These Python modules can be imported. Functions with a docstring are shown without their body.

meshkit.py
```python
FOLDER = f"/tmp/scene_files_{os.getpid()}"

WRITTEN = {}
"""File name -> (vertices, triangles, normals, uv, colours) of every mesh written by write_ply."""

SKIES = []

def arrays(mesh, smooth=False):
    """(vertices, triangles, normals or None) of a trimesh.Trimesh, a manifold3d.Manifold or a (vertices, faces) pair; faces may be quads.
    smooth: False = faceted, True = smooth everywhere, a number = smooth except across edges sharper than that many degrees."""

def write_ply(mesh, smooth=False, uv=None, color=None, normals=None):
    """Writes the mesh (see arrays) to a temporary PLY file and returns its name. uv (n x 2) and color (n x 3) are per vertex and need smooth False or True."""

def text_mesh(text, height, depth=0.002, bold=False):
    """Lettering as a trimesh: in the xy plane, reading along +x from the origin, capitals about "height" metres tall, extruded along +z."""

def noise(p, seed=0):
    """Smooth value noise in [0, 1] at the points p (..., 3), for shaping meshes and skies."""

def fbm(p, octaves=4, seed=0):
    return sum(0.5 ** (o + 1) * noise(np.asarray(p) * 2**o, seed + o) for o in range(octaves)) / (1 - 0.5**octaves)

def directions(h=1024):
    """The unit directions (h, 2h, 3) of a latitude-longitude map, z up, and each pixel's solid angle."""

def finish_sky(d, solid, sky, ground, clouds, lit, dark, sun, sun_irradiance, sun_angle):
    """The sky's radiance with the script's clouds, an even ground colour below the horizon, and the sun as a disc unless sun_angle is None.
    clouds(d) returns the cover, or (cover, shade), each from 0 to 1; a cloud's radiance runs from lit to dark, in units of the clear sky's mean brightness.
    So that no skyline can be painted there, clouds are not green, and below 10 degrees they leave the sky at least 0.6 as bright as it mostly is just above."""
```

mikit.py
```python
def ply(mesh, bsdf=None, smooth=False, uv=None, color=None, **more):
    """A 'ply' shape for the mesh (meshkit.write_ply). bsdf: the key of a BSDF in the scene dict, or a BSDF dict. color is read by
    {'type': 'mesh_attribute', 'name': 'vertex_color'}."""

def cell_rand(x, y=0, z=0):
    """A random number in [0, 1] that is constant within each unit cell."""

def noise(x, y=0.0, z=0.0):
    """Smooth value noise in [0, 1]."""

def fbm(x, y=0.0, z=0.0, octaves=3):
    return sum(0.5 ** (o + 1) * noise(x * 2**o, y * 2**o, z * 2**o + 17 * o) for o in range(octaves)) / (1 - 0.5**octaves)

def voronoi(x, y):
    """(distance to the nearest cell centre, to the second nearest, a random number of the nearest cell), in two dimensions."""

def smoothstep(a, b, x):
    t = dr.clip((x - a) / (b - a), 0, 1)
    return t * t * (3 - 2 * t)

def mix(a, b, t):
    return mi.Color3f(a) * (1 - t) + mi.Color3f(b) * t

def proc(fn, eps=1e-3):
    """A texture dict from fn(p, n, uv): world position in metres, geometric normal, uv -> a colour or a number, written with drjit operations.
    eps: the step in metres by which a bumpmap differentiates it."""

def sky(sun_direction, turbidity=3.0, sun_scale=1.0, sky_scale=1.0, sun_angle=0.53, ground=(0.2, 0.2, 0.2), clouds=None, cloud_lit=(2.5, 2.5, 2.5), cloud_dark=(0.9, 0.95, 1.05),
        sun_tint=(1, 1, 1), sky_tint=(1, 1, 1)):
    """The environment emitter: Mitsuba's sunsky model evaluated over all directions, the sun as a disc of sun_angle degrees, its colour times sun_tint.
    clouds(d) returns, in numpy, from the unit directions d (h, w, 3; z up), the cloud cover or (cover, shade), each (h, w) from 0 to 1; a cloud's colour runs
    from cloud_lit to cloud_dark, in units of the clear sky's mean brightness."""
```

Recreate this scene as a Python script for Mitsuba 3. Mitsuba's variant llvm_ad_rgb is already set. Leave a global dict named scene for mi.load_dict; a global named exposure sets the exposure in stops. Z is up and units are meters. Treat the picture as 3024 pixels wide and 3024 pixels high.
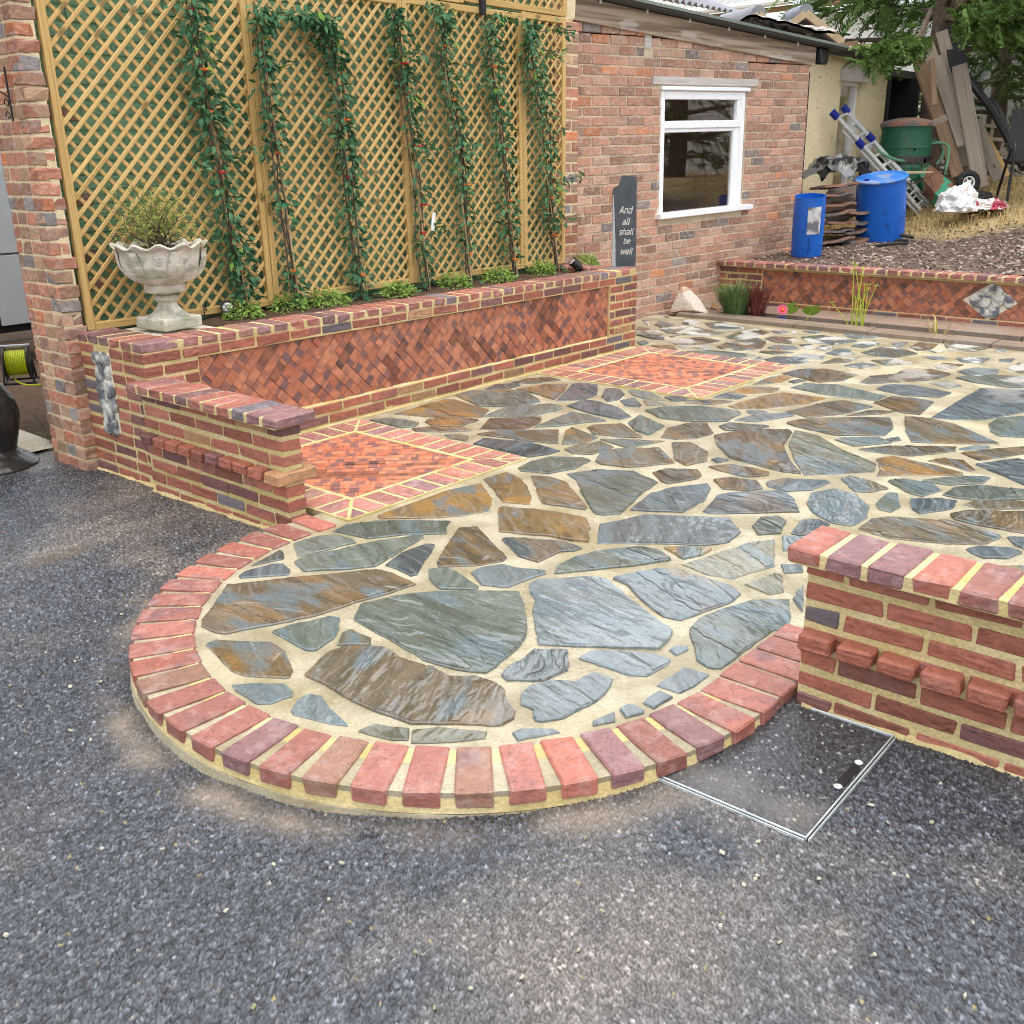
import math, numpy as np, trimesh, shapely, shapely.geometry as sg, drjit as dr, mitsuba as mi, mikit, meshkit
from shapely.ops import unary_union
from scipy.spatial import cKDTree, Voronoi, ConvexHull
from mikit import noise, fbm, cell_rand, smoothstep, mix, voronoi
T = mi.ScalarTransform4f
scene = {'type': 'scene'}
labels = {}
RNG = np.random.default_rng(7)
# ------------------------------------------------------------------ camera, sky, exposure
exposure = 2.85
CAM = np.array([-2.45357, -4.56346, 1.46725])
CF, CD = np.array([0.709161, 0.619287, -0.337006]), np.array([-0.264189, -0.209757, -0.941385])
scene['camera'] = {'type': 'perspective', 'fov': 55.1960, 'fov_axis': 'x', 'near_clip': 0.05, 'far_clip': 800.0,
    'to_world': T().look_at(origin=CAM.tolist(), target=(CAM + CF).tolist(), up=(-CD).tolist()),
    'film': {'type': 'hdrfilm', 'width': 1024, 'height': 1024}}
def cloudfn(d):
    c = meshkit.fbm(d * np.array([2.2, 2.2, 4.0]) + 3.1, 4, 5)
    el = np.clip(d[..., 2], 0, 1)
    return np.ones(d.shape[:2]), np.clip(1.0 - 1.0 * el ** .75 + (c - 0.5) * .9, 0, 1)
scene['sky'] = mikit.sky((-0.12, -0.22, 0.95), turbidity=4, sun_scale=0.12, sun_angle=26, clouds=cloudfn, cloud_lit=(3.2, 3.23, 3.3), cloud_dark=(1.05, 1.12, 1.22))

# ------------------------------------------------------------------ helpers
def nrm(v): v = np.asarray(v, float); return v / np.linalg.norm(v)
taken = {}
def key_of(base):
    k = taken.get(base, -1) + 1; taken[base] = k
    return base if k == 0 else f'{base}_{k:03d}'
def lab(key, label=None, cat=None, group=None, kind=None):
    d = labels.setdefault(key, {})
    for a, b in (('label', label), ('category', cat), ('group', group), ('kind', kind)):
        if b: d[a] = b
    return key
def thing(name, label, cat, group=None, kind=None): return lab(key_of(name), label, cat, group, kind)
def outward(mesh):
    v, f = np.asarray(mesh[0], float), np.asarray(mesh[1], int)
    if f.shape[1] != 3: return mesh
    e = np.sort(f[:, [0, 1, 1, 2, 2, 0]].reshape(-1, 2), 1); _, c = np.unique(e, axis=0, return_counts=True)
    if (c == 1).sum() > .2 * len(c): return mesh
    a, b, d = v[f[:, 0]] - v.mean(0), v[f[:, 1]] - v.mean(0), v[f[:, 2]] - v.mean(0)
    return (v, f[:, ::-1]) if np.einsum('ij,ij->i', a, np.cross(b, d)).sum() < 0 else mesh
def put(name, mesh, bsdf, parent=None, smooth=False, uv=None, color=None, label=None, cat=None, group=None, kind=None, **more):
    key = key_of((parent + '__' if parent else '') + name)
    if isinstance(mesh, tuple) and len(mesh[1]) < 4000: mesh = outward(mesh)
    scene[key] = mikit.ply(mesh, bsdf, smooth=smooth, uv=uv, color=color, **more)
    if label or cat or group or kind: lab(key, label, cat, group, kind)
    return key
def put_ref(name, shape, parent, M, label=None, kind=None):
    key = key_of(parent + '__' + name)
    scene[key] = {**shape, 'to_world': T(np.asarray(M, float).tolist())}
    if label or kind: lab(key, label, kind=kind)
    return key
class MB:
    def __init__(s): s.v, s.f, s.c, s.n = [], [], [], 0
    def add(s, v, f, col=None):
        v = np.asarray(v, float); f = np.asarray(f, int)
        if f.ndim == 2 and f.shape[1] == 4: f = np.vstack([f[:, [0, 1, 2]], f[:, [0, 2, 3]]])
        s.v.append(v); s.f.append(f + s.n); s.n += len(v)
        if col is not None: s.c.append(np.broadcast_to(np.asarray(col, float), (len(v), 3)))
        return s
    def mesh(s): return (np.vstack(s.v), np.vstack(s.f))
    def col(s): return np.vstack(s.c)
    def tm(s, m, M=None):
        v = np.array(m.vertices)
        if M is not None: v = v @ M[:3, :3].T + M[:3, 3]
        return s.add(v, m.faces)
def _chtop():
    p = []
    for a in (-1, 1):
        for b in (-1, 1):
            for c in (-1, 1):
                p += [(a * 10, b * 9, c * 9), (a * 9, b * 10, c * 9), (a * 9, b * 9, c * 10)]
    p = np.array(p, float); h = ConvexHull(p); f = h.simplices.copy()
    for i, t in enumerate(f):
        if np.dot(np.cross(p[t[1]] - p[t[0]], p[t[2]] - p[t[0]]), p[t].mean(0)) < 0: f[i] = t[::-1]
    return f
CHF = _chtop()
def chbox(lx, ly, lz, ch=0.004, jit=0.0, rng=RNG):
    hx, hy, hz = lx / 2, ly / 2, lz / 2; ch = min(ch, hx * .8, hy * .8, hz * .8); p = []
    for a in (-1, 1):
        for b in (-1, 1):
            for c in (-1, 1):
                q = rng.normal(0, jit, 3) if jit else np.zeros(3)
                p += [q + (a * hx, b * (hy - ch), c * (hz - ch)), q + (a * (hx - ch), b * hy, c * (hz - ch)), q + (a * (hx - ch), b * (hy - ch), c * hz)]
    return np.array(p), CHF
def frame(O, ex, ey, ez):
    M = np.eye(4); M[:3, 0], M[:3, 1], M[:3, 2], M[:3, 3] = ex, ey, ez, O
    return M
def tf(v, M): return np.asarray(v) @ M[:3, :3].T + M[:3, 3]
def beam(p0, p1, w, h, up=(0, 0, 1), ch=0.002, jit=0):
    p0, p1 = np.asarray(p0, float), np.asarray(p1, float); ex = nrm(p1 - p0); ey = nrm(np.cross(up, ex)); ez = np.cross(ex, ey)
    v, f = chbox(np.linalg.norm(p1 - p0), w, h, ch, jit)
    return tf(v, frame((p0 + p1) / 2, ex, ey, ez)), f
def tube(pts, r, n=8, cap=True, jit=0, rng=RNG):
    pts = np.asarray(pts, float); m = len(pts); r = np.broadcast_to(r, (m,))
    d = np.gradient(pts, axis=0); d /= np.linalg.norm(d, axis=1, keepdims=True) + 1e-12
    a = np.array([0, 0, 1.]) if abs(d[0, 2]) < .9 else np.array([1., 0, 0]); V = []
    for i in range(m):
        u = nrm(np.cross(d[i], a)); w = np.cross(d[i], u); a = np.cross(u, d[i])
        t = np.arange(n) / n * 2 * np.pi; rr = r[i] * (1 + (rng.normal(0, jit, n) if jit else 0))
        V.append(pts[i] + (np.cos(t) * rr)[:, None] * u + (np.sin(t) * rr)[:, None] * w)
    V = np.vstack(V); F = []
    for i in range(m - 1):
        for k in range(n):
            b, c = i * n + k, i * n + (k + 1) % n
            F += [(b, c, b + n), (c, c + n, b + n)]
    if cap:
        V = np.vstack([V, pts[0], pts[-1]]); q = len(V)
        for k in range(n): F += [(q - 2, (k + 1) % n, k), (q - 1, (m - 1) * n + k, (m - 1) * n + (k + 1) % n)]
    return V, np.array(F)
def lathe(prof, n=32, M=None, mod=None):
    prof = np.asarray(prof, float); m = len(prof); t = np.arange(n) / n * 2 * np.pi
    R = np.repeat(prof[:, 0:1], n, 1); Z = np.repeat(prof[:, 1:2], n, 1)
    if mod is not None: R, Z = mod(R, Z, t[None, :])
    V = np.stack([R * np.cos(t), R * np.sin(t), Z], -1).reshape(-1, 3); F = []
    for i in range(m - 1):
        for k in range(n):
            b, c = i * n + k, i * n + (k + 1) % n
            F += [(b, c, b + n), (c, c + n, b + n)]
    return (tf(V, M) if M is not None else V), np.array(F)
def prism(poly, z0, z1, M=None):
    m = trimesh.creation.extrude_polygon(poly, z1 - z0, engine='earcut'); v = np.array(m.vertices); v[:, 2] += z0
    return (tf(v, M) if M is not None else v), np.array(m.faces)
def trans(x, y, z, rz=0.0, s=1.0):
    c, q = math.cos(rz), math.sin(rz)
    return np.array([[c * s, -q * s, 0, x], [q * s, c * s, 0, y], [0, 0, s, z], [0, 0, 0, 1.0]])
def spline(P, n):
    from scipy.interpolate import CubicSpline
    P = np.asarray(P, float); return CubicSpline(np.arange(len(P)), P)(np.linspace(0, len(P) - 1, n))

# ------------------------------------------------------------------ materials
def mat(name, col, rough=0.8, bump=None, eps=0.002, spec=0.35, **kw):
    b = {'type': 'principled', 'base_color': mikit.proc(col) if callable(col) else ({'type': 'rgb', 'value': list(col)} if not isinstance(col, dict) else col),
         'roughness': mikit.proc(rough) if callable(rough) else float(rough), 'specular': float(spec), **kw}
    if bump: b = {'type': 'bumpmap', 'height': mikit.proc(bump, eps), 'scale': 1.0, 'bsdf': b}
    b['id'] = name; scene[name] = b
    return name
def idc(uv):
    i, c = dr.floor(uv.x / 10), dr.floor(uv.y / 10)
    return i, c, uv.x - 10 * i - 5, uv.y - 10 * c - 5
def C(*a): return mi.Color3f(*a)
def pick(c, cols):
    out = C(*cols[0])
    for k, q in enumerate(cols[1:], 1): out = dr.select(c > k - 0.5, C(*q), out)
    return out
def brick_col(cols, kiss=(0.13, 0.075, 0.08), bl=0.55, pale=0.0, fine=60):
    def fn(p, n, uv):
        i, c, x, y = idc(uv); r = cell_rand(i, c, 7); r2 = cell_rand(i, c, 9)
        base = pick(c, cols) * (0.72 + 0.56 * r)
        m = fbm(p.x * 9 + i * 3.7, p.y * 9 + r * 31, p.z * 9)
        base = mix(base, C(*kiss), smoothstep(0.5, 0.75, m) * bl * r2)
        f = noise(p.x * fine + i, p.y * fine, p.z * fine); g = noise(p.x * 160, p.y * 160, p.z * 160 + i)
        base = base * (0.72 + 0.38 * f + 0.2 * g)
        if pale: base = mix(base, C(0.5, 0.42, 0.4), smoothstep(0.50, 0.72, fbm(p.x * 34 + 9 * r, p.y * 34, p.z * 34 + i)) * pale)
        base = base * mix((1, 1, 1), (.35, .3, .3), smoothstep(.76, .86, noise(p.x * 170 + i, p.y * 170, p.z * 170)) * .5)
        return base
    return fn
def brick_bump(h=0.0035):
    def fn(p, n, uv):
        i, c, x, y = idc(uv)
        w = noise(x * 18 + i, y * 30, 3.1) * 0.03
        return h * (noise(x * 26 + i * 5, (y + w) * 95, i) * 0.65 + noise(p.x * 130, p.y * 130, p.z * 130) * 0.35)
    return fn
NEWB = [(0.275, 0.095, 0.062), (0.175, 0.078, 0.072), (0.34, 0.19, 0.10), (0.14, 0.12, 0.13), (0.33, 0.125, 0.085)]
mat('m_brick', brick_col(NEWB), 0.62, brick_bump(.006), spec=0.4)
mat('m_coping', brick_col([(0.27, 0.105, 0.084), (0.18, 0.09, 0.092), (0.26, 0.14, 0.10), (0.14, 0.115, 0.135), (0.31, 0.108, 0.078)], kiss=(0.15, 0.085, 0.095), pale=0.16, bl=.8), 0.45, brick_bump(0.004), spec=0.5)
OLDB = [(0.42, 0.225, 0.155), (0.345, 0.20, 0.145), (0.43, 0.27, 0.195), (0.24, 0.20, 0.185), (0.47, 0.20, 0.105)]
mat('m_oldbrick', brick_col(OLDB, kiss=(0.22, 0.17, 0.15), bl=0.5, pale=0.45), 0.85, brick_bump(0.004))
mat('m_pierbrick', brick_col([(0.38, 0.17, 0.11), (0.30, 0.17, 0.12), (0.40, 0.25, 0.16), (0.22, 0.20, 0.20), (0.45, 0.17, 0.085)], kiss=(0.23, 0.18, 0.15), bl=0.6, pale=0.3), 0.85, brick_bump(0.004))
def green_col(p, n, uv):
    f = fbm(p.x * 12, p.y * 12, p.z * 12)
    return mix((0.15, 0.29, 0.16), (0.23, 0.40, 0.24), f) * (0.8 + 0.4 * noise(p.x * 60, p.y * 60, p.z * 60))
mat('m_green', green_col, 0.55, brick_bump(0.004), spec=0.4)
def tile_col(p, n, uv):
    i, c, x, y = idc(uv); r = cell_rand(i, 3, 7); r2 = cell_rand(i, 5, 1)
    b = mix((0.33, 0.105, 0.055), (0.42, 0.17, 0.095), r)
    band = smoothstep(0.055, 0.035, dr.abs(dr.abs(x + (r2 - .5) * .03) - 0.06) * 1.9)
    b = mix(b, (0.12, 0.07, 0.075), band * (0.25 + 0.65 * cell_rand(i, 8, 2)))
    b = dr.select(r2 > 0.86, b * 0.55, b)
    return b * (0.75 + 0.4 * noise(p.x * 40, p.y * 40, p.z * 40) + 0.15 * noise(p.x * 170, p.y * 170, p.z * 170))
mat('m_tile', tile_col, 0.45, brick_bump(0.0012), spec=0.5)
def pav_col(p, n, uv):
    i, c, x, y = idc(uv); r = cell_rand(i, 3, 7)
    b = mix((0.40, 0.125, 0.07), (0.46, 0.18, 0.105), r)
    b = dr.select(c > .5, C(0.20, 0.14, 0.16) * (0.8 + 0.5 * r), b)
    return b * (0.78 + 0.4 * fbm(p.x * 50, p.y * 50, p.z * 50))
mat('m_border', brick_col([(0.33, 0.145, 0.12), (0.22, 0.12, 0.125), (0.30, 0.17, 0.135), (0.16, 0.13, 0.15), (0.36, 0.14, 0.105)], kiss=(0.17, 0.11, 0.12), bl=.6, pale=.25), 0.4, brick_bump(.002), spec=.5)
def pav_col(p, n, uv): return tile_col(p, n, uv) * C(1.22, 1.18, 1.2)
mat('m_pavtile', pav_col, 0.42, brick_bump(0.001), spec=0.5)
def mortar_col(a, b, algae=0.0):
    def fn(p, n, uv):
        f = fbm(p.x * 7, p.y * 7, p.z * 7); g = noise(p.x * 140, p.y * 140, p.z * 140)
        q = mix(a, b, smoothstep(.3, .7, f)) * (0.8 + 0.4 * g)
        if algae: q = mix(q, (0.30, 0.24, 0.06), smoothstep(.55, .75, fbm(p.x * 5 + 4, p.y * 5, p.z * 9)) * algae)
        return q
    return fn
def grain_bump(h, k=140):
    def fn(p, n, uv): return h * (noise(p.x * k, p.y * k, p.z * k) + .7 * noise(p.x * k * .3, p.y * k * .3, p.z * k * .3))
    return fn
mat('m_mortar', mortar_col((0.47, 0.375, 0.17), (0.53, 0.44, 0.235), 0.4), 0.8, grain_bump(0.0012))
mat('m_bed', mortar_col((0.255, 0.222, 0.145), (0.365, 0.328, 0.235), 0.15), lambda p, n, uv: 0.13 + 0.5 * smoothstep(.4, .6, fbm(p.x * 3, p.y * 3, 1.0)), lambda p, n, uv: .0012 * noise(p.x * 110, p.y * 110, 0.) + .005 * fbm(p.x * 16, p.y * 16, 3.), spec=0.5)
mat('m_oldmortar', mortar_col((0.50, 0.42, 0.31), (0.60, 0.52, 0.38)), 0.9, grain_bump(0.002))
mat('m_piermortar', mortar_col((0.58, 0.48, 0.30), (0.64, 0.54, 0.36)), 0.9, grain_bump(0.002))
SL = [(0.088, 0.104, 0.090), (0.090, 0.072, 0.050), (0.14, 0.095, 0.048), (0.058, 0.074, 0.084), (0.108, 0.13, 0.138), (0.125, 0.12, 0.085)]
def slate_col(p, n, uv):
    i, c, x, y = idc(uv); r = cell_rand(i, c, 7); r2 = cell_rand(i, c, 9)
    b = pick(c, SL) * (0.75 + 0.5 * r)
    st = fbm(x * 5 + i * 3, y * 38 + r * 9, i)
    b = mix(b * 0.6, b * 1.4, st); b = b * (.7 + .6 * fbm(x * 2.2 + i * 5, y * 3.3, 7.0)); b = mix(b, C(.22, .24, .24), smoothstep(.66, .74, noise(x * 9 + i * 3, y * 75 + 6 * noise(x * 7, y * 5, i), 2.0)) * .22)
    blot = fbm(x * 4.5 + i * 7, y * 9 + 2, 4.0)
    ru = smoothstep(.52, .72, blot)
    b = mix(b, C(0.27, 0.145, 0.04), ru * dr.select((c > 1.5) & (c < 2.5), mi.Float(.62), dr.select((c > .5) & (c < 1.5), mi.Float(.25), mi.Float(.8) * smoothstep(.7, .95, r2))))
    b = mix(b, C(0.095, 0.13, 0.15), smoothstep(.55, .75, fbm(x * 5 + 31, y * 11 + i, 8.0)) * 0.75)
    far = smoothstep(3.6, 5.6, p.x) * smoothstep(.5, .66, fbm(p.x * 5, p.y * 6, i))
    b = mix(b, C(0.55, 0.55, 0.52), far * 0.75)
    return b * (0.8 + 0.4 * noise(p.x * 150, p.y * 150, i))
def slate_bump(p, n, uv):
    i, c, x, y = idc(uv)
    w = noise(x * 6 + i, y * 9, 2.0)
    k = fbm(x * 7 + i * 2, y * 40 + 4 * w, i * 1.3)
    ter = noise(x * 2.5 + i, y * 14 + 3 * w, 5.0)
    return 0.003 * k + 0.004 * smoothstep(.44, .56, ter) + 0.0011 * noise(x * 30, y * 110, i) + .013 * noise(x * 4 + i, y * 8, 3.3) + .0012 * noise(x * 24 + i, y * 60, 9.)
mat('m_slate', slate_col, lambda p, n, uv: 0.05 + 0.16 * fbm(p.x * 6, p.y * 6, 2.0), slate_bump, spec=0.8, clearcoat=1.0, clearcoat_gloss=.97)
def flint_col(p, n, uv):
    v = fbm(p.x * 15, p.y * 15, p.z * 15)
    return mix((0.11, 0.12, 0.135), (0.50, 0.49, 0.45), smoothstep(.36, .64, v)) * (.8 + .4 * noise(p.x * 90, p.y * 90, p.z * 90))
mat('m_flint', flint_col, 0.3, spec=0.5)
mat('m_palem', mortar_col((0.55, 0.50, 0.40), (0.65, 0.61, 0.52)), 0.85, grain_bump(0.002))
def wood_col(a, b, k=1.0):
    def fn(p, n, uv):
        i, c, x, y = idc(uv); r = cell_rand(i, 4, 7)
        g = noise(x * 3 * k + i * 9, y * 260 * k, i); h = fbm(x * 2 + i, y * 40, 3.0)
        kn = smoothstep(0.02, 0.008, dr.sqrt(dr.square((x - (r - .5) * .8) * .45) + dr.square(y)))
        q = mix(a, b, r * .5 + h * .5) * (0.78 + 0.4 * g)
        return mix(q, C(*a) * .35, kn * .8 * dr.select(cell_rand(i, 2, 2) > .5, mi.Float(1), mi.Float(0)))
    return fn
mat('m_trellis', wood_col((0.44, 0.275, 0.09), (0.60, 0.415, 0.175)), 0.65)
mat('m_greywood', wood_col((0.22, 0.18, 0.145), (0.40, 0.33, 0.26), .7), 0.85, spec=.2)
mat('m_brownwood', wood_col((0.20, 0.12, 0.075), (0.33, 0.23, 0.15), .7), 0.85, spec=.2)
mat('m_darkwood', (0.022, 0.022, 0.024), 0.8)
def fascia_col(p, n, uv):
    st = fbm(p.x * 1.4, p.y * 1.4, p.z * 30); q = mix((0.20, 0.145, 0.105), (0.46, 0.37, 0.28), smoothstep(.25, .7, st))
    return mix(q, (0.55, 0.50, 0.45), smoothstep(.62, .75, fbm(p.x * 2.4, 1.0, p.z * 9)) * .6)
mat('m_fascia', fascia_col, 0.8)
AGG = {'type': 'mesh_attribute', 'name': 'vertex_color'}
mat('m_asphalt', AGG, 0.38, spec=0.5)
mat('m_vcol', AGG, 0.85, spec=0.2)
mat('m_soil', lambda p, n, uv: mix((0.035, 0.022, 0.014), (0.10, 0.062, 0.04), fbm(p.x * 40, p.y * 40, p.z * 40)), 0.95, grain_bump(0.012, 60), eps=.004)
mat('m_concrete', lambda p, n, uv: mix((0.36, 0.31, 0.25), (0.50, 0.45, 0.37), fbm(p.x * 4, p.y * 4, p.z)) * (.85 + .3 * noise(p.x * 70, p.y * 70, p.z)), 0.85)
def stone_col(p, n, uv):
    f = fbm(p.x * 11, p.y * 11, p.z * 11); s = smoothstep(.66, .74, noise(p.x * 130, p.y * 130, p.z * 130))
    q = mix((0.44, 0.41, 0.33), (0.60, 0.57, 0.50), smoothstep(.3, .7, f))
    q = mix(q, (0.17, 0.19, 0.10), smoothstep(.56, .72, fbm(p.x * 7 + 3, p.y * 7, p.z * 14)) * .55 + smoothstep(.72, .64, p.z) * .35)
    return mix(q, (0.14, 0.13, 0.10), s * .3 + smoothstep(.55, .7, fbm(p.x * 24, p.y * 24, p.z * 24)) * .3)
mat('m_stone', stone_col, 0.9, grain_bump(0.003, 90))
mat('m_pond', lambda p, n, uv: mix((0.17, 0.13, 0.10), (0.27, 0.215, 0.175), fbm(p.x * 3, p.y * 3, 1.0)) * (.85 + .3 * noise(p.x * 80, p.y * 80, p.z * 80)), lambda p, n, uv: .2 + .25 * fbm(p.x * 4, p.y * 4, .5), spec=.5)
mat('m_water', (0.02, 0.02, 0.015), 0.03, spec=.5)
mat('m_render', lambda p, n, uv: mix((0.66, 0.56, 0.35), (0.75, 0.66, 0.45), fbm(p.x * 3, p.y * 3, p.z * 3)) * mix((1, 1, 1), (.75, .68, .55), smoothstep(.72, .85, noise(p.x * 42, p.y * 42, p.z * 26))), 0.9, grain_bump(0.006, 35), eps=.004)
mat('m_upvc', (0.80, 0.81, 0.83), 0.25, spec=.5)
mat('m_greypaint', lambda p, n, uv: mix((0.40, 0.37, 0.34), (0.55, 0.52, 0.49), noise(p.x * 5, p.y * 5, p.z * 60)), 0.7)
mat('m_slab', lambda p, n, uv: mix((0.035, 0.042, 0.05), (0.07, 0.08, 0.09), fbm(p.x * 14, p.y * 14, p.z * 9)), 0.5, grain_bump(.002, 40))
mat('m_slatelight', (0.33, 0.35, 0.36), 0.6)
mat('m_chalk', (0.62, 0.60, 0.55), 0.9)
mat('m_blue', lambda p, n, uv: mix((0.005, 0.085, 0.42), (0.012, 0.13, 0.55), fbm(p.x * 3, p.y * 3, p.z * 3)) * (1 - .75 * smoothstep(.60, .72, fbm(p.x * 16, p.y * 16, p.z * 7)) * smoothstep(.95, .75, p.z) * .6), 0.32, spec=.5)
mat('m_bluelid', lambda p, n, uv: mix((0.03, 0.17, 0.55), (0.20, 0.27, 0.45), smoothstep(.5, .7, fbm(p.x * 6, p.y * 6, 2.0))), 0.3, spec=.5)
mat('m_ladblue', (0.01, 0.02, 0.22), 0.4)
mat('m_alu', (0.70, 0.71, 0.73), 0.4, metallic=0.5)
mat('m_silver', (0.35, 0.36, 0.40), 0.3, metallic=.6)
mat('m_bin', lambda p, n, uv: mix((0.008, 0.07, 0.035), (0.02, 0.11, 0.06), fbm(p.x * 6, p.y * 6, p.z * 3)), 0.4, spec=.4)
mat('m_black', (0.013, 0.013, 0.014), 0.4, spec=.45)
mat('m_rubber', (0.02, 0.02, 0.021), 0.75)
def blackurn(p, n, uv): return mix((0.008, 0.008, 0.009), (0.03, 0.028, 0.026), fbm(p.x * 14, p.y * 14, p.z * 14))
mat('m_blackpaint', blackurn, 0.3, grain_bump(0.004, 30), spec=.5)
mat('m_sheet', lambda p, n, uv: mix((0.012, 0.012, 0.013), (0.20, 0.21, 0.22), smoothstep(.45, .6, fbm(p.x * 7, p.y * 7, p.z * 7))), 0.25, spec=.5)
mat('m_rooftile', lambda p, n, uv: mix((0.24, 0.13, 0.09), (0.13, 0.115, 0.11), smoothstep(.4, .62, fbm(p.x * 6, p.y * 6, p.z * 12))) * (.7 + .6 * noise(p.x * 60, p.y * 60, p.z * 60)), 0.85)
mat('m_rustgreen', lambda p, n, uv: mix((0.20, 0.095, 0.06), (0.05, 0.27, 0.16), smoothstep(.5, .54, fbm(p.x * 5 + 2, p.y * 5, p.z * 5))), 0.6)
mat('m_greenpipe', (0.10, 0.24, 0.14), 0.5)
mat('m_white', (0.78, 0.78, 0.77), 0.6)
mat('m_whitebag', lambda p, n, uv: mix((0.72, 0.72, 0.72), (0.62, 0.55, 0.50), smoothstep(.6, .7, fbm(p.x * 12, p.y * 12, p.z * 12))), 0.35)
mat('m_redbag', lambda p, n, uv: mix((0.72, 0.68, 0.66), (0.45, 0.08, 0.12), smoothstep(.5, .56, fbm(p.x * 14, p.y * 14, p.z * 8))), 0.4)
mat('m_fridge', (0.42, 0.44, 0.46), 0.35)
mat('m_cable', (0.55, 0.60, 0.02), 0.4)
mat('m_orange', (0.75, 0.16, 0.02), 0.5); mat('m_red', (0.45, 0.02, 0.03), 0.5); mat('m_teal', (0.01, 0.28, 0.20), 0.5)
mat('m_cane', lambda p, n, uv: mix((0.36, 0.24, 0.13), (0.50, 0.38, 0.22), noise(p.x * 30, p.y * 30, p.z * 8)), 0.7)
mat('m_bark', lambda p, n, uv: mix((0.07, 0.05, 0.035), (0.17, 0.12, 0.09), fbm(p.x * 30, p.y * 30, p.z * 6)), 0.9, grain_bump(.02, 25), eps=.006)
mat('m_galv', lambda p, n, uv: mix((0.36, 0.40, 0.42), (0.62, 0.66, 0.66), fbm(p.x * 25, p.y * 25, 1.)), 0.4, metallic=.3)
mat('m_felt', (0.06, 0.062, 0.06), 0.8)
mat('m_edge', lambda p, n, uv: mix((0.10, 0.11, 0.10), (0.19, 0.23, 0.20), noise(p.x * 3, p.y * 3, p.z)), 0.6)
mat('m_corr', lambda p, n, uv: mix((0.26, 0.27, 0.26), (0.45, 0.45, 0.43), fbm(p.x * 2, p.y * 2, p.z * 2)), 0.8)
mat('m_ridge', lambda p, n, uv: mix((0.16, 0.17, 0.20), (0.28, 0.29, 0.33), fbm(p.x * 4, p.y * 4, p.z * 4)), 0.6)
mat('m_moss', lambda p, n, uv: mix((0.06, 0.05, 0.045), (0.36, 0.32, 0.29), smoothstep(.4, .6, fbm(p.x * 22, p.y * 22, p.z * 22))), 0.95)
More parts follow.
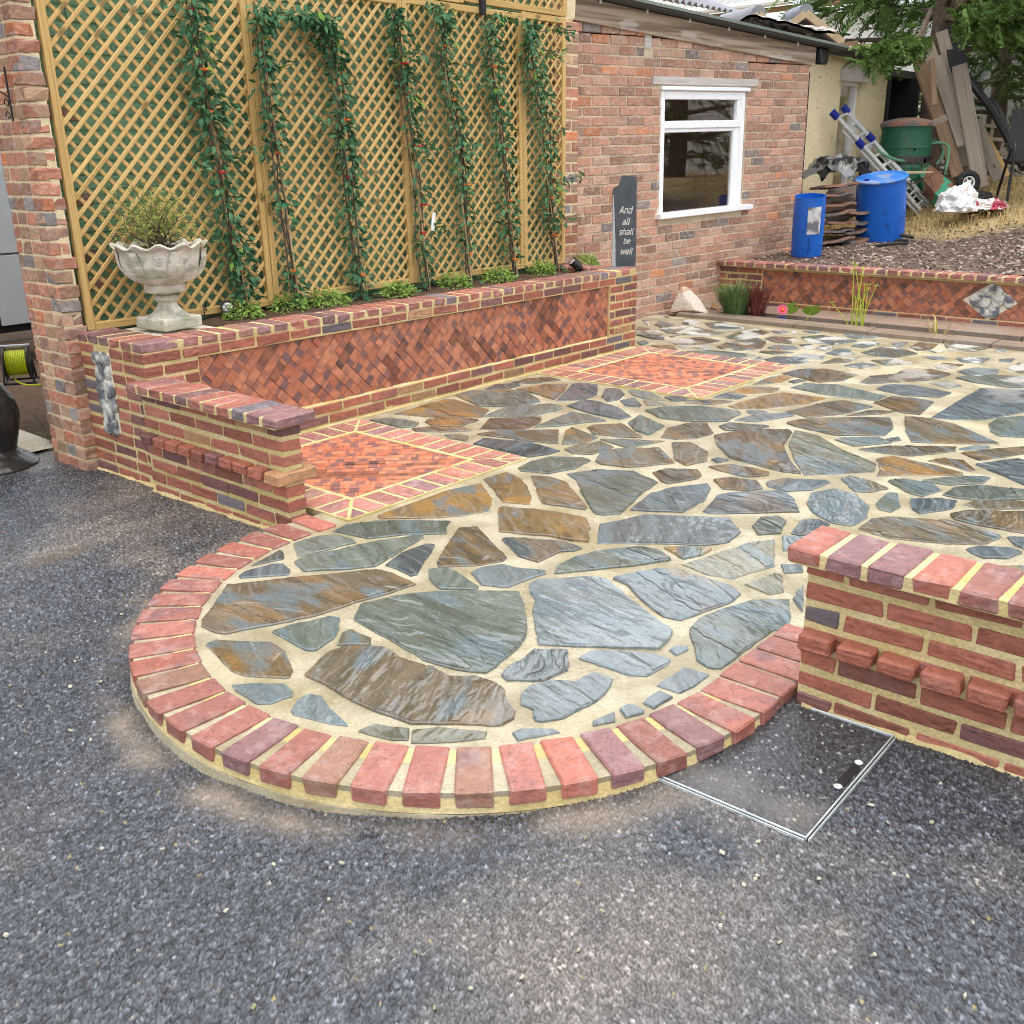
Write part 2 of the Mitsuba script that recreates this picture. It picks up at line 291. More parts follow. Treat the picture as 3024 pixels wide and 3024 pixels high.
mat('m_tin', lambda p, n, uv: mix((0.50, 0.41, 0.27), (0.34, 0.25, 0.16), fbm(p.x * 2, p.y * 9, p.z * 2)), 0.75)
mat('m_label', lambda p, n, uv: mix((0.16, 0.17, 0.20), (0.58, 0.58, 0.60), smoothstep(.4, .62, fbm(p.x * 16, p.y * 16, p.z * 9))), 0.25)
def leafm(name, a, b, rough=.35, trans=.25, spec=.5):
    def fn(p, n, uv): return mix(a, b, noise(p.x * 17, p.y * 17, p.z * 17) * .6 + .4 * noise(p.x * 90, p.y * 90, p.z * 90))
    scene[name] = {'type': 'principledthin', 'id': name, 'base_color': mikit.proc(fn), 'roughness': rough, 'diff_trans': trans, 'spec_trans': 0.0, 'eta': 1.5}
    return name
leafm('m_leaf0', (0.04, 0.115, 0.055), (0.085, 0.19, 0.10), .3)
leafm('m_leaf1', (0.07, 0.17, 0.085), (0.14, 0.265, 0.135), .32)
leafm('m_leaf2', (0.14, 0.26, 0.045), (0.25, 0.36, 0.08), .4)
leafm('m_herb', (0.17, 0.31, 0.06), (0.34, 0.45, 0.13), .5)
leafm('m_nandina', (0.16, 0.25, 0.06), (0.36, 0.34, 0.11), .5)
leafm('m_conifer', (0.05, 0.105, 0.03), (0.13, 0.20, 0.06), .6)
leafm('m_coniferlit', (0.12, 0.22, 0.06), (0.22, 0.33, 0.11), .6)
leafm('m_straw', (0.38, 0.28, 0.12), (0.62, 0.50, 0.26), .7)
leafm('m_grassgreen', (0.07, 0.14, 0.05), (0.16, 0.25, 0.09), .5)
leafm('m_papyrus', (0.36, 0.48, 0.04), (0.55, 0.62, 0.10), .45)
leafm('m_darkred', (0.10, 0.03, 0.03), (0.20, 0.06, 0.05), .5)
leafm('m_pink', (0.75, 0.10, 0.25), (0.85, 0.30, 0.42), .5)
leafm('m_lily', (0.16, 0.32, 0.03), (0.33, 0.48, 0.08), .35)
leafm('m_dead', (0.30, 0.17, 0.08), (0.45, 0.28, 0.14), .6)
scene['m_glass'] = {'type': 'thindielectric', 'id': 'm_glass', 'int_ior': 1.5}
# ------------------------------------------------------------------ ground
def asph(x, y): return -0.11 + 0.02 * np.asarray(x) - 0.0196 * np.asarray(y)
def smooth(a, b, x): t = np.clip((np.asarray(x, float) - a) / (b - a), 0, 1); return t * t * (3 - 2 * t)
def bank(x, y):
    x, y = np.asarray(x, float), np.asarray(y, float); s = x - 7.1
    p = np.stack([x * 1.3, y * 1.3, 0 * x], -1)
    return 0.40 + 0.05 * np.clip(s, 0, 2.9) + 0.52 * smooth(9.6, 12.4, x + 0.25 * (-y)) + 0.05 * smooth(-.6, -2.2, y) + 0.05 * (meshkit.fbm(p, 3, 3) - .5)
def grid(xs, ys, zf, keep=None):
    X, Y = np.meshgrid(xs, ys, indexing='ij'); Z = zf(X, Y); V = np.stack([X, Y, Z], -1).reshape(-1, 3)
    i = np.arange(len(xs) * len(ys)).reshape(len(xs), len(ys)); a, b, c, d = i[:-1, :-1].ravel(), i[1:, :-1].ravel(), i[1:, 1:].ravel(), i[:-1, 1:].ravel()
    F = np.vstack([np.c_[a, b, c], np.c_[a, c, d]])
    if keep is not None:
        m = V[F].mean(1); F = F[keep(m[:, 0], m[:, 1])]
        u, inv = np.unique(F, return_inverse=True); V = V[u]; F = inv.reshape(-1, 3)
    return V, F
CC, R_OUT, R_IN = np.array([-.125, -2.349]), 1.17, 0.965
def asphalt_mesh():
    def seg(a, b, st): return np.arange(a, b - st * .5, st)
    xs = np.concatenate([-np.geomspace(60, 2.3, 22), seg(-2.2, 0.10, .0046), [.10]])
    ys = np.concatenate([-np.geomspace(60, 4.55, 22), seg(-4.5, -1.15, .0046), seg(-1.15, 1.35, .009), [1.35, 1.5, 1.7, 2.0, 2.1]])
    V, F = grid(xs, ys, asph, lambda x, y: (np.hypot(x - CC[0], y - CC[1]) > 1.06) & ~((x > .12) & (y > -3.3)) & ~((x > .02) & (y > -1.1)) & ((y < 1.36) | (x < .06)))
    rng = np.random.default_rng(3); near = (V[:, 0] > -2.25) & (V[:, 1] > -4.55) & (V[:, 1] < 1.4)
    s = .0086; gx, gy = np.meshgrid(np.arange(-2.3, .2, s), np.arange(-4.6, 1.45, s), indexing='ij')
    P = np.stack([gx, gy], -1).reshape(-1, 2) + rng.uniform(-.48, .48, (gx.size, 2)) * s
    tr = cKDTree(P); d, idx = tr.query(V[near, :2], k=2)
    n = len(P); hgt = rng.uniform(.0, .0055, n); tilt = rng.normal(0, .45, (n, 2)); lum = np.exp(rng.normal(0, .5, n)); light = rng.random(n); tint = rng.random(n)
    i0 = idx[:, 0]; rel = V[near, :2] - P[i0]
    edge = np.clip((d[:, 1] - d[:, 0]) / .0042, 0, 1)
    h = (hgt[i0] + (rel * tilt[i0]).sum(1)) * edge - .002 * (1 - edge)
    big = meshkit.fbm(np.c_[V[:, :2] * np.array([1.2, 1.2]) + 5.3, np.zeros(len(V))], 4, 2); mid = meshkit.fbm(np.c_[V[:, :2] * 5.0, np.zeros(len(V))], 3, 9)
    rr = np.hypot(V[:, 0] - CC[0], V[:, 1] - CC[1])
    wet = smooth(1.75, 1.2, rr) * smooth(-2.2, -2.9, V[:, 1])
    dry = np.clip(smooth(.40, .68, big * .65 + mid * .35) - .6 * wet, 0, 1)
    V[:, 2] += .006 * (mid - .5); dn = dry[near]; V[near, 2] += h * (1 - .4 * dn)
    base = np.full((len(V), 3), .075)
    dark = np.array([.066, .073, .088]); sand = np.array([.22, .19, .165])
    c = dark * lum[i0][:, None] * (.85 + .3 * tint[i0])[:, None]
    c = c * (1 - .62 * dn[:, None]) + sand * (.62 * dn * (.55 + .55 * lum[i0]))[:, None]
    c = np.where((light[i0] > .988)[:, None], np.array([.22, .21, .19]) * lum[i0][:, None] * .8, c)
    c = np.where(((light[i0] > .972) & (light[i0] < .9735))[:, None], np.array([.30, .25, .12]), c)
    c *= (.22 + .78 * edge)[:, None]
    base[near] = c
    # sandy wash along the rim
    w = np.exp(-((rr - 1.235) / .05) ** 2) * smooth(-.9, -1.6, V[:, 1]) * np.clip(mid * 1.6 - .3, 0, 1)
    base = base * (1 - .7 * w[:, None]) + np.array([.30, .235, .175]) * (.7 * w[:, None])
    # shallow brown stain
    q = np.exp(-(((V[:, 0] + .78) / .17) ** 2 + ((V[:, 1] + .48) / .09) ** 2) ** 2 * 2); base = base * (1 - .5 * q[:, None]) + np.array([.10, .07, .04]) * .5 * q[:, None]
    return (V, F), np.clip(base, 0, 1)
am, ac = asphalt_mesh()
put('asphalt_drive', am, 'm_asphalt', smooth=True, color=ac, label='grey wet and dusty tarmac drive of small stones around the round step', kind='structure')
put('ground', grid(np.array([-200, -60, 0, 60, 200.]), np.array([-200, -60, 0, 60, 200.]), lambda x, y: 0 * x - .45), 'm_soil', label='bare earth below and beyond the drive and garden', kind='structure')
# loose stones on the tarmac
put('loose_chippings', (lambda mb: ([mb.add(*(lambda p: (p[0] @ np.linalg.qr(RNG.normal(0, 1, (3, 3)))[0] + [x, y, asph(x, y) + .004], p[1]))(chbox(*(RNG.uniform(.005, .011, 3) * [1.3, 1, .7]), .0015, .0006))) for x, y in RNG.uniform([-2.1, -4.4], [.0, -1.1], (170, 2)) if math.hypot(x + .125, y + 2.349) > 1.24], mb.mesh())[1])(MB()), 'm_stone', label='pale loose chippings scattered over the tarmac', kind='stuff', cat='chippings')

# ------------------------------------------------------------------ brick laying
SER = [0]
def brick_uv(v, cls, axis=0, axis2=2):
    SER[0] += 1; i = SER[0] % 700
    return np.c_[10 * i + 5 + v[:, axis], 10 * cls + 5 + v[:, axis2]]
COUNT = {}
REST = {}
def put_brick(parent, name, M, dims, cls, bs, ch=.004, jit=.0016, limit=300, label=None):
    v, f = chbox(*dims, ch, jit); uv = brick_uv(v, cls, 0 if dims[0] >= dims[1] else 1)
    k = (parent, name); COUNT[k] = COUNT.get(k, 0) + 1; w = tf(v, M)
    if COUNT[k] <= limit: return put(name, (w, f), bs, parent, uv=uv, label=label)
    r = REST.setdefault((parent, name, bs), [MB(), []]); r[0].add(*outward((w, f))); r[1].append(uv)
def flush_rest():
    for (parent, name, bs), (mb, uv) in REST.items(): put(name + '_remainder', mb.mesh(), bs, parent, uv=np.vstack(uv), kind='stuff')
    REST.clear()
def cls_of(w): return int(RNG.choice(len(w), p=np.array(w) / sum(w)))
def lay(parent, bs, O, e1, e2, n, rows, pitch, bh, span, start, L=.215, j=.01, depth=.1025, cuts=None, w=(6, 2, .4, .6, .6), name='brick', proud=.0, head=None, limit=300, top=None):
    """bricks laid on a face: rows of (index), along e1 between span, heights along e2; cuts(t0, t1) -> list of (s0, s1) kept free"""
    O, e1, e2, n = map(lambda q: np.asarray(q, float), (O, e1, e2, n))
    for r in rows:
        t0 = r * pitch; a, b = span(r) if callable(span) else span; s = a + start(r) ; seq = []
        if start(r) > 0: seq.append((a, s - j))
        while s < b - .02:
            seq.append((s, min(s + L, b))); s += L + j
        for s0, s1 in seq:
            parts = [(s0, s1)]
            for c0, c1 in (cuts(t0, t0 + bh) if cuts else []):
                parts = [q for p in parts for q in ((p[0], min(p[1], c0)), (max(p[0], c1), p[1])) if q[1] - q[0] > .02]
            for p0, p1 in parts:
                pr = proud + RNG.normal(0, .0012); c = O + e1 * ((p0 + p1) / 2) + e2 * (t0 + bh / 2) + n * (-depth / 2 + pr)
                put_brick(parent, name, frame(c, e1, n, e2), (p1 - p0 + RNG.normal(0, .001), depth, bh + RNG.normal(0, .001)), cls_of(w), bs, limit=limit)
def slab(parent, name, bs, x0, x1, y0, y1, z0, z1, **k):
    v, f = chbox(x1 - x0, y1 - y0, z1 - z0, .002); return put(name, (v + [(x0 + x1) / 2, (y0 + y1) / 2, (z0 + z1) / 2], f), bs, parent, **k)

# ------------------------------------------------------------------ patio: bed, flagstones, round brick edge, brick-framed tile squares
PX0, PX1 = .1, 6.0
P1, P1I = (.10, -1.385, 1.315, -.055), (.29, -1.185, 1.115, -.245)
P2, P2I = (3.025, -1.40, 4.40, -.045), (3.235, -1.18, 4.205, -.24)
circle = sg.Point(*CC).buffer(R_OUT - .012, 96)
patio_poly = unary_union([sg.box(PX0, -1.385, 4.36, 0.01), sg.box(4.30, -1.4, PX1, .86), sg.box(PX0, -9, PX1, -1.3), circle, sg.box(-.13, -3.50, .2, -1.2)])
v, f = prism(patio_poly, -.30, -.005)
put('patio', (v, f), 'm_bed', label='crazy paved patio of wet slate flagstones in buff mortar with round end', kind='structure')
PAT = 'patio'
ZM = dict(Za=(350, 1450, .41408), Zb=(350, 1850, .41408), Zc=(1050, 1850, .41408), Zd=(1750, 1850, .41408), Ze=(900, 1350, .41408), Zf=(1650, 1350, .7326), Zg=(1000, 900, .5176), Zh=(2024, 900, .5176), Zj=(1500, 600, .31056))
STONES = [(1, [(-0.889, -1.769), (-0.788, -1.689), (-0.635, -1.56), (-0.484, -1.664), (-0.335, -1.786), (-0.182, -1.884), (-0.18, -1.881), (-0.172, -1.974), (-0.184, -2.105), (-0.303, -2.087), (-0.449, -2.049), (-0.6, -2.026), (-0.769, -1.949), (-0.876, -1.9), (-0.89, -1.842)]),
 (2, [(-0.955, -1.915), (-0.913, -1.919), (-0.863, -2.004), (-0.811, -2.077), (-0.815, -2.157), (-0.841, -2.199), (-0.882, -2.285), (-0.92, -2.315), (-0.996, -2.195), (-1.002, -2.131)]),
 (0, [(-0.764, -2.013), (-0.706, -2.019), (-0.563, -2.074), (-0.553, -2.113), (-0.607, -2.174), (-0.657, -2.21), (-0.761, -2.238), (-0.775, -2.206)]),
 (5, [(-0.684, -2.256), (-0.622, -2.204), (-0.584, -2.202), (-0.584, -2.307), (-0.614, -2.341)]),
 (0, [(-0.464, -1.471), (-0.294, -1.426), (-0.299, -1.456), (-0.334, -1.507), (-0.347, -1.515)]),
 (3, [(-0.555, -1.523), (-0.517, -1.505), (-0.402, -1.526), (-0.374, -1.561), (-0.398, -1.632), (-0.428, -1.659), (-0.474, -1.624), (-0.563, -1.545)]),
 (0, [(-0.217, -1.411), (-0.109, -1.417), (-0.038, -1.467), (-0.033, -1.552), (-0.041, -1.605), (-0.164, -1.576), (-0.29, -1.539)]),
 (0, [(-0.337, -1.573), (-0.268, -1.555), (-0.152, -1.615), (-0.106, -1.62), (0.065, -1.684), (0.189, -1.756), (0.166, -1.784), (-0.036, -1.828), (-0.168, -1.859), (-0.242, -1.805), (-0.34, -1.708), (-0.37, -1.677)]),
 (4, [(-1.055, -2.212), (-1.01, -2.252), (-0.948, -2.335), (-0.957, -2.383), (-0.978, -2.408), (-1.045, -2.39), (-1.081, -2.352), (-1.076, -2.29)]),
 (4, [(-1.032, -2.466), (-0.985, -2.437), (-0.934, -2.437), (-0.923, -2.476), (-0.946, -2.535), (-0.978, -2.66), (-0.983, -2.665), (-1.019, -2.564), (-1.041, -2.491)]),
 (1, [(-0.881, -2.336), (-0.748, -2.278), (-0.682, -2.283), (-0.63, -2.346), (-0.605, -2.392), (-0.617, -2.49), (-0.594, -2.611), (-0.602, -2.691), (-0.553, -2.744), (-0.538, -2.816), (-0.547, -2.857), (-0.601, -2.918), (-0.628, -2.97), (-0.664, -2.996), (-0.71, -2.985), (-0.787, -2.881), (-0.861, -2.79), (-0.879, -2.677), (-0.881, -2.577), (-0.884, -2.523), (-0.873, -2.407)]),
 (5, [(-0.979, -2.703), (-0.931, -2.706), (-0.881, -2.8), (-0.92, -2.841), (-0.951, -2.803)]),
 (5, [(-0.883, -2.808), (-0.822, -2.861), (-0.776, -2.95), (-0.756, -2.979), (-0.785, -2.993), (-0.85, -2.942), (-0.927, -2.859)]),
 (0, [(-0.528, -2.149), (-0.427, -2.076), (-0.304, -2.125), (-0.187, -2.221), (-0.07, -2.356), (0.002, -2.455), (-0.097, -2.558), (-0.215, -2.67), (-0.248, -2.69), (-0.32, -2.727), (-0.47, -2.755), (-0.516, -2.755), (-0.562, -2.664), (-0.578, -2.545), (-0.551, -2.366), (-0.551, -2.385), (-0.543, -2.266), (-0.532, -2.197)]),
 (4, [(-0.496, -2.801), (-0.464, -2.784), (-0.383, -2.783), (-0.308, -2.772), (-0.245, -2.864), (-0.309, -2.917), (-0.348, -2.939), (-0.439, -2.924), (-0.511, -2.836)]),
 (4, [(-0.549, -2.919), (-0.494, -2.91), (-0.425, -2.94), (-0.389, -2.997), (-0.304, -3.007), (-0.301, -3.078), (-0.382, -3.11), (-0.438, -3.116), (-0.571, -3.097), (-0.628, -3.062), (-0.629, -3.038), (-0.589, -3.005), (-0.589, -2.958)]),
 (4, [(-0.265, -2.913), (-0.19, -2.924), (-0.141, -2.992), (-0.093, -3.087), (-0.089, -3.144), (-0.12, -3.156), (-0.223, -3.147), (-0.256, -3.093), (-0.255, -3.019), (-0.261, -2.976)]),
 (4, [(0.079, -2.43), (0.13, -2.422), (0.176, -2.479), (0.274, -2.568), (0.29, -2.625), (0.246, -2.713), (0.176, -2.845), (0.157, -2.869), (0.096, -3.008), (0.073, -3.051), (0.03, -3.069), (-0.049, -3.082), (-0.21, -2.857), (-0.272, -2.759), (-0.16, -2.654), (-0.081, -2.577), (-0.013, -2.533), (0.02, -2.476)]),
 (4, [(0.314, -2.636), (0.481, -2.719), (0.529, -2.81), (0.526, -2.917), (0.523, -3.021), (0.484, -3.076), (0.409, -3.084), (0.246, -3.042), (0.167, -3.021), (0.155, -2.96), (0.213, -2.841), (0.299, -2.708)]),
 (0, [(0.132, -3.081), (0.212, -3.062), (0.314, -3.079), (0.468, -3.13), (0.554, -3.229), (0.428, -3.297), (0.337, -3.333), (0.31, -3.336), (0.219, -3.327), (0.147, -3.315), (0.085, -3.299), (0.031, -3.319), (-0.026, -3.316), (-0.063, -3.27), (-0.042, -3.208), (0.038, -3.15), (0.098, -3.099)]),
 (4, [(-0.037, -3.104), (-0.003, -3.108), (0.022, -3.139), (0.005, -3.155), (-0.056, -3.141)]),
 (4, [(-0.249, -3.196), (-0.109, -3.204), (-0.095, -3.283), (-0.102, -3.288), (-0.186, -3.285), (-0.247, -3.274)]),
 (4, [(-0.36, -3.223), (-0.327, -3.215), (-0.273, -3.224), (-0.279, -3.273), (-0.366, -3.265)]),
 (4, [(-0.431, -3.185), (-0.39, -3.2), (-0.393, -3.249), (-0.409, -3.26), (-0.459, -3.228)]),
 (4, [(-0.531, -3.169), (-0.45, -3.186), (-0.49, -3.219), (-0.548, -3.182)]),
 (4, [(-0.717, -3.032), (-0.687, -3.041), (-0.626, -3.11), (-0.63, -3.133), (-0.699, -3.087), (-0.734, -3.071)]),
 (2, [(0.225, -1.431), (0.453, -1.43), (0.658, -1.427), (0.86, -1.476), (0.72, -1.671), (0.591, -1.773), (0.451, -1.716), (0.316, -1.59), (0.21, -1.462)]),
 (0, [(-0.021, -1.431), (0.065, -1.416), (0.171, -1.478), (0.303, -1.63), (0.377, -1.737), (0.322, -1.766), (0.265, -1.829), (0.135, -1.693), (0.016, -1.609)]),
 (3, [(-0.133, -1.88), (-0.009, -1.839), (0.125, -1.846), (0.134, -1.882), (0.065, -1.931), (-0.05, -1.994), (-0.118, -2.041), (-0.141, -2.034), (-0.132, -1.915)]),
 (1, [(0.017, -2.01), (0.144, -1.932), (0.339, -1.815), (0.408, -1.866), (0.344, -1.981), (0.223, -2.198), (0.188, -2.211), (0.076, -2.151), (-0.014, -2.05)]),
 (0, [(-0.064, -2.043), (0.003, -2.093), (-0.057, -2.303), (-0.077, -2.318), (-0.161, -2.203), (-0.14, -2.139)]),
 (4, [(0.02, -2.191), (0.069, -2.186), (0.154, -2.226), (0.167, -2.308), (0.215, -2.4), (0.194, -2.417), (0.102, -2.398), (0.003, -2.387), (-0.037, -2.298)]),
 (3, [(0.354, -2.057), (0.402, -2.1), (0.487, -2.261), (0.493, -2.281), (0.484, -2.37), (0.441, -2.359), (0.4, -2.322), (0.38, -2.323), (0.259, -2.322), (0.26, -2.221)]),
 (2, [(0.634, -1.782), (0.673, -1.785), (0.699, -1.879), (0.756, -2.035), (0.768, -2.183), (0.708, -2.241), (0.553, -2.348), (0.527, -2.293), (0.508, -2.186), (0.418, -1.981)]),
 (2, [(0.916, -1.438), (1.065, -1.46), (1.038, -1.575), (0.966, -1.68), (0.842, -1.809), (0.762, -1.867), (0.713, -1.742), (0.829, -1.576)]),
 (1, [(1.091, -1.594), (1.136, -1.675), (1.123, -1.794), (0.898, -2.088), (0.865, -2.103), (0.808, -1.897)]),
 (0, [(1.154, -1.46), (1.272, -1.437), (1.409, -1.455), (1.509, -1.61), (1.493, -1.668), (1.332, -1.687), (1.181, -1.638), (1.128, -1.5)]),
 (0, [(1.234, -1.713), (1.372, -1.788), (1.469, -1.946), (1.393, -2.142), (1.186, -2.18), (0.918, -2.255), (0.858, -2.204), (0.844, -2.161), (1.018, -1.968), (1.181, -1.808)]),
 (1, [(1.513, -2.035), (1.604, -2.05), (1.692, -2.183), (1.627, -2.247), (1.561, -2.26), (1.406, -2.189), (1.417, -2.14)]),
 (3, [(0.983, -2.257), (1.229, -2.206), (1.342, -2.23), (1.529, -2.334), (1.468, -2.39), (1.308, -2.45), (1.101, -2.459), (1.034, -2.348)]),
 (1, [(1.772, -2.196), (1.874, -2.277), (1.867, -2.486), (1.83, -2.505), (1.734, -2.435), (1.745, -2.264)]),
 (1, [(1.59, -2.329), (1.672, -2.388), (1.703, -2.504), (1.617, -2.579), (1.545, -2.536), (1.5, -2.431)]),
 (3, [(1.169, -2.518), (1.405, -2.458), (1.473, -2.485), (1.638, -2.665), (1.558, -2.765), (1.423, -2.854), (1.297, -2.716), (1.154, -2.552)]),
 (3, [(1.729, -2.537), (1.826, -2.598), (1.925, -2.755), (1.897, -2.783), (1.74, -2.765), (1.652, -2.683), (1.663, -2.577)]),
 (4, [(0.562, -2.381), (0.759, -2.256), (0.973, -2.349), (1.118, -2.573), (1.159, -2.659), (1.04, -2.777), (0.911, -2.796), (0.827, -2.743), (0.718, -2.577)]),
 (0, [(1.136, -2.778), (1.252, -2.752), (1.32, -2.811), (1.281, -2.862), (1.129, -2.911), (1.056, -2.842)]),
 (3, [(1.155, -2.943), (1.33, -2.909), (1.381, -2.964), (1.357, -3.022), (1.235, -3.02), (1.16, -2.995)]),
 (4, [(1.108, -2.93), (1.161, -3.01), (0.992, -3.027), (0.958, -3.005)]),
 (0, [(0.212, -2.44), (0.279, -2.404), (0.391, -2.407), (0.49, -2.434), (0.636, -2.548), (0.645, -2.636), (0.604, -2.716), (0.462, -2.63), (0.275, -2.486), (0.232, -2.46)]),
 (0, [(0.696, -2.615), (0.808, -2.754), (0.801, -2.78), (0.722, -2.781), (0.638, -2.742)]),
 (5, [(0.591, -2.771), (0.774, -2.818), (0.949, -2.865), (1.035, -2.928), (0.8, -3.051), (0.593, -2.983), (0.567, -2.894)]),
 (5, [(0.571, -3.046), (0.733, -3.082), (0.74, -3.109), (0.598, -3.184), (0.548, -3.156)]),
 (4, [(0.825, -3.062), (0.878, -3.128), (0.811, -3.159), (0.756, -3.111)]),
 (4, [(0.559, -3.236), (0.704, -3.21), (0.489, -3.311)]),
 (4, [(1.546, -2.828), (1.699, -2.783), (1.813, -2.843), (1.799, -2.95), (1.674, -3.066), (1.537, -3.113), (1.392, -3.104), (1.378, -3.018), (1.452, -2.897)]),
 (0, [(1.737, -3.069), (1.912, -3.052), (1.93, -3.095), (1.76, -3.174), (1.663, -3.164), (1.675, -3.105)]),
 (3, [(1.89, -3.165), (1.982, -3.281), (1.996, -3.338), (1.878, -3.361), (1.72, -3.272), (1.765, -3.218)]),
 (1, [(1.997, -2.794), (2.066, -2.813), (2.042, -2.918), (1.98, -3.035), (1.875, -2.985), (1.843, -2.923), (1.923, -2.855)]),
 (0, [(2.093, -2.983), (2.171, -3.038), (2.176, -3.176), (2.104, -3.233), (1.961, -3.195), (1.979, -3.117)]),
 (0, [(2.19, -3.106), (2.327, -3.191), (2.444, -3.317), (2.438, -3.355), (2.331, -3.351), (2.203, -3.232)]),
 (0, [(2.044, -3.26), (2.178, -3.264), (2.289, -3.363), (2.323, -3.531), (2.337, -3.651), (2.204, -3.562), (2.068, -3.429), (2.033, -3.326)]),
 (1, [(1.966, -3.378), (2.061, -3.401), (2.166, -3.572), (2.148, -3.626), (2.066, -3.598), (1.946, -3.465)]),
 (1, [(1.799, -3.371), (1.876, -3.413), (2.018, -3.611), (1.941, -3.692), (1.747, -3.682), (1.73, -3.494), (1.741, -3.405)]),
 (1, [(1.375, -3.134), (1.525, -3.133), (1.599, -3.173), (1.705, -3.395), (1.687, -3.541), (1.65, -3.624), (1.532, -3.601), (1.437, -3.482), (1.353, -3.268)]),
 (3, [(1.661, -3.637), (1.705, -3.693), (1.673, -3.746), (1.563, -3.73), (1.581, -3.692)]),
 (3, [(1.422, -3.554), (1.485, -3.588), (1.538, -3.684), (1.519, -3.734), (1.424, -3.715), (1.371, -3.635), (1.393, -3.577)]),
 (3, [(2.628, -3.221), (2.857, -3.365), (2.856, -3.488), (2.408, -3.598), (2.419, -3.506), (2.496, -3.406)]),
 (1, [(2.794, -3.101), (2.961, -3.208), (3.115, -3.324), (3.03, -3.404), (2.88, -3.317), (2.707, -3.223)]),
 (1, [(2.546, -3.016), (2.631, -3.075), (2.659, -3.161), (2.526, -3.26), (2.49, -3.238), (2.533, -3.124)]),
 (2, [(2.404, -2.809), (2.499, -2.854), (2.489, -3.044), (2.445, -3.227), (2.402, -3.241), (2.24, -3.012), (2.13, -2.917), (2.267, -2.881)]),
 (1, [(2.531, -2.655), (2.722, -2.789), (2.902, -3.049), (2.811, -3.069), (2.581, -2.933), (2.534, -2.767)]),
 (5, [(2.406, -2.325), (2.66, -2.234), (2.639, -2.39), (2.454, -2.611), (2.346, -2.836), (2.194, -2.883), (2.072, -2.775), (1.93, -2.64), (2.147, -2.48)]),
 (1, [(2.303, -1.926), (2.515, -2.014), (2.678, -2.193), (2.637, -2.235), (2.357, -2.319), (2.108, -2.48), (1.946, -2.614), (1.92, -2.534), (1.972, -2.204), (2.138, -2.037)]),
 (1, [(2.812, -2.106), (3.001, -2.182), (3.302, -2.539), (3.075, -2.646), (2.879, -2.671), (2.726, -2.443), (2.768, -2.182)]),
 (0, [(2.64, -2.481), (2.715, -2.519), (2.82, -2.655), (2.761, -2.755), (2.569, -2.62)]),
 (3, [(2.825, -2.692), (2.907, -2.738), (2.845, -2.776), (2.796, -2.742)]),
 (1, [(3.351, -2.604), (3.382, -2.747), (3.33, -2.912), (3.09, -3.207), (2.971, -3.054), (2.841, -2.829), (3.038, -2.724)]),
 (4, [(2.856, -3.072), (2.975, -3.116), (3.008, -3.186), (2.945, -3.187), (2.861, -3.106)]),
 (3, [(3.444, -2.725), (3.772, -2.719), (4.418, -2.711), (4.561, -2.945), (4.531, -3.077), (4.061, -3.173), (3.565, -2.985), (3.464, -2.82)]),
 (0, [(3.478, -3.04), (3.635, -3.043), (3.771, -3.152), (3.563, -3.278), (3.3, -3.275), (3.256, -3.159), (3.324, -3.094)]),
 (1, [(3.612, -2.315), (3.848, -2.342), (3.861, -2.604), (3.471, -2.654), (3.46, -2.532)]),
 (1, [(3.073, -1.989), (3.396, -2.07), (3.529, -2.15), (3.496, -2.356), (3.215, -2.285), (3.002, -2.148)]),
 (1, [(3.18, -2.31), (3.389, -2.366), (3.469, -2.508), (3.354, -2.466)]),
 (2, [(2.975, -1.635), (3.378, -1.68), (3.538, -1.737), (3.545, -2.026), (3.343, -2.001), (3.031, -1.823), (2.953, -1.72)]),
 (0, [(2.567, -1.289), (2.73, -1.351), (2.875, -1.518), (2.913, -1.742), (2.855, -1.799), (2.633, -1.819), (2.486, -1.627), (2.47, -1.454)]),
 (4, [(2.687, -1.842), (2.846, -1.873), (3.045, -2.026), (2.998, -2.072), (2.725, -1.959)]),
 (0, [(2.505, -1.84), (2.606, -1.852), (2.683, -2.071), (2.515, -2.014), (2.447, -1.907)]),
 (1, [(2.087, -1.707), (2.289, -1.625), (2.423, -1.666), (2.54, -1.738), (2.353, -1.898), (2.193, -1.874), (2.106, -1.792)]),
 (1, [(2.018, -1.825), (2.097, -1.898), (1.991, -2.069), (1.845, -2.144), (1.712, -2.099), (1.772, -2.0)]),
 (3, [(1.886, -2.145), (1.944, -2.158), (1.93, -2.227), (1.858, -2.197)]),
 (3, [(3.987, -2.184), (4.187, -2.177), (4.265, -2.327), (4.176, -2.609), (4.003, -2.589), (3.919, -2.395)]),
 (0, [(4.383, -2.391), (4.52, -2.451), (4.432, -2.594), (4.295, -2.548)]),
 (0, [(3.698, -1.71), (3.866, -1.731), (3.964, -1.927), (3.828, -2.316), (3.668, -2.31), (3.64, -1.984)]),
 (1, [(4.129, -2.006), (4.368, -1.983), (4.535, -2.107), (4.742, -2.093), (4.834, -2.248), (4.763, -2.412), (4.517, -2.381), (4.277, -2.203), (4.117, -2.084)]),
 (1, [(4.086, -1.454), (4.306, -1.484), (4.437, -1.628), (4.404, -1.775), (4.378, -1.896), (4.119, -1.897), (3.965, -1.788)]),
 (5, [(3.614, -1.46), (3.849, -1.438), (3.996, -1.485), (4.027, -1.577), (3.808, -1.578)]),
 (2, [(3.33, -1.444), (3.547, -1.463), (3.631, -1.666), (3.506, -1.678), (3.356, -1.565)]),
 (3, [(3.135, -1.443), (3.287, -1.448), (3.31, -1.59), (3.186, -1.593)]),
 (3, [(3.867, -1.608), (3.967, -1.645), (3.969, -1.696), (3.839, -1.667)]),
 (3, [(2.94, -1.351), (3.063, -1.472), (3.109, -1.598), (2.957, -1.533), (2.878, -1.389)]),
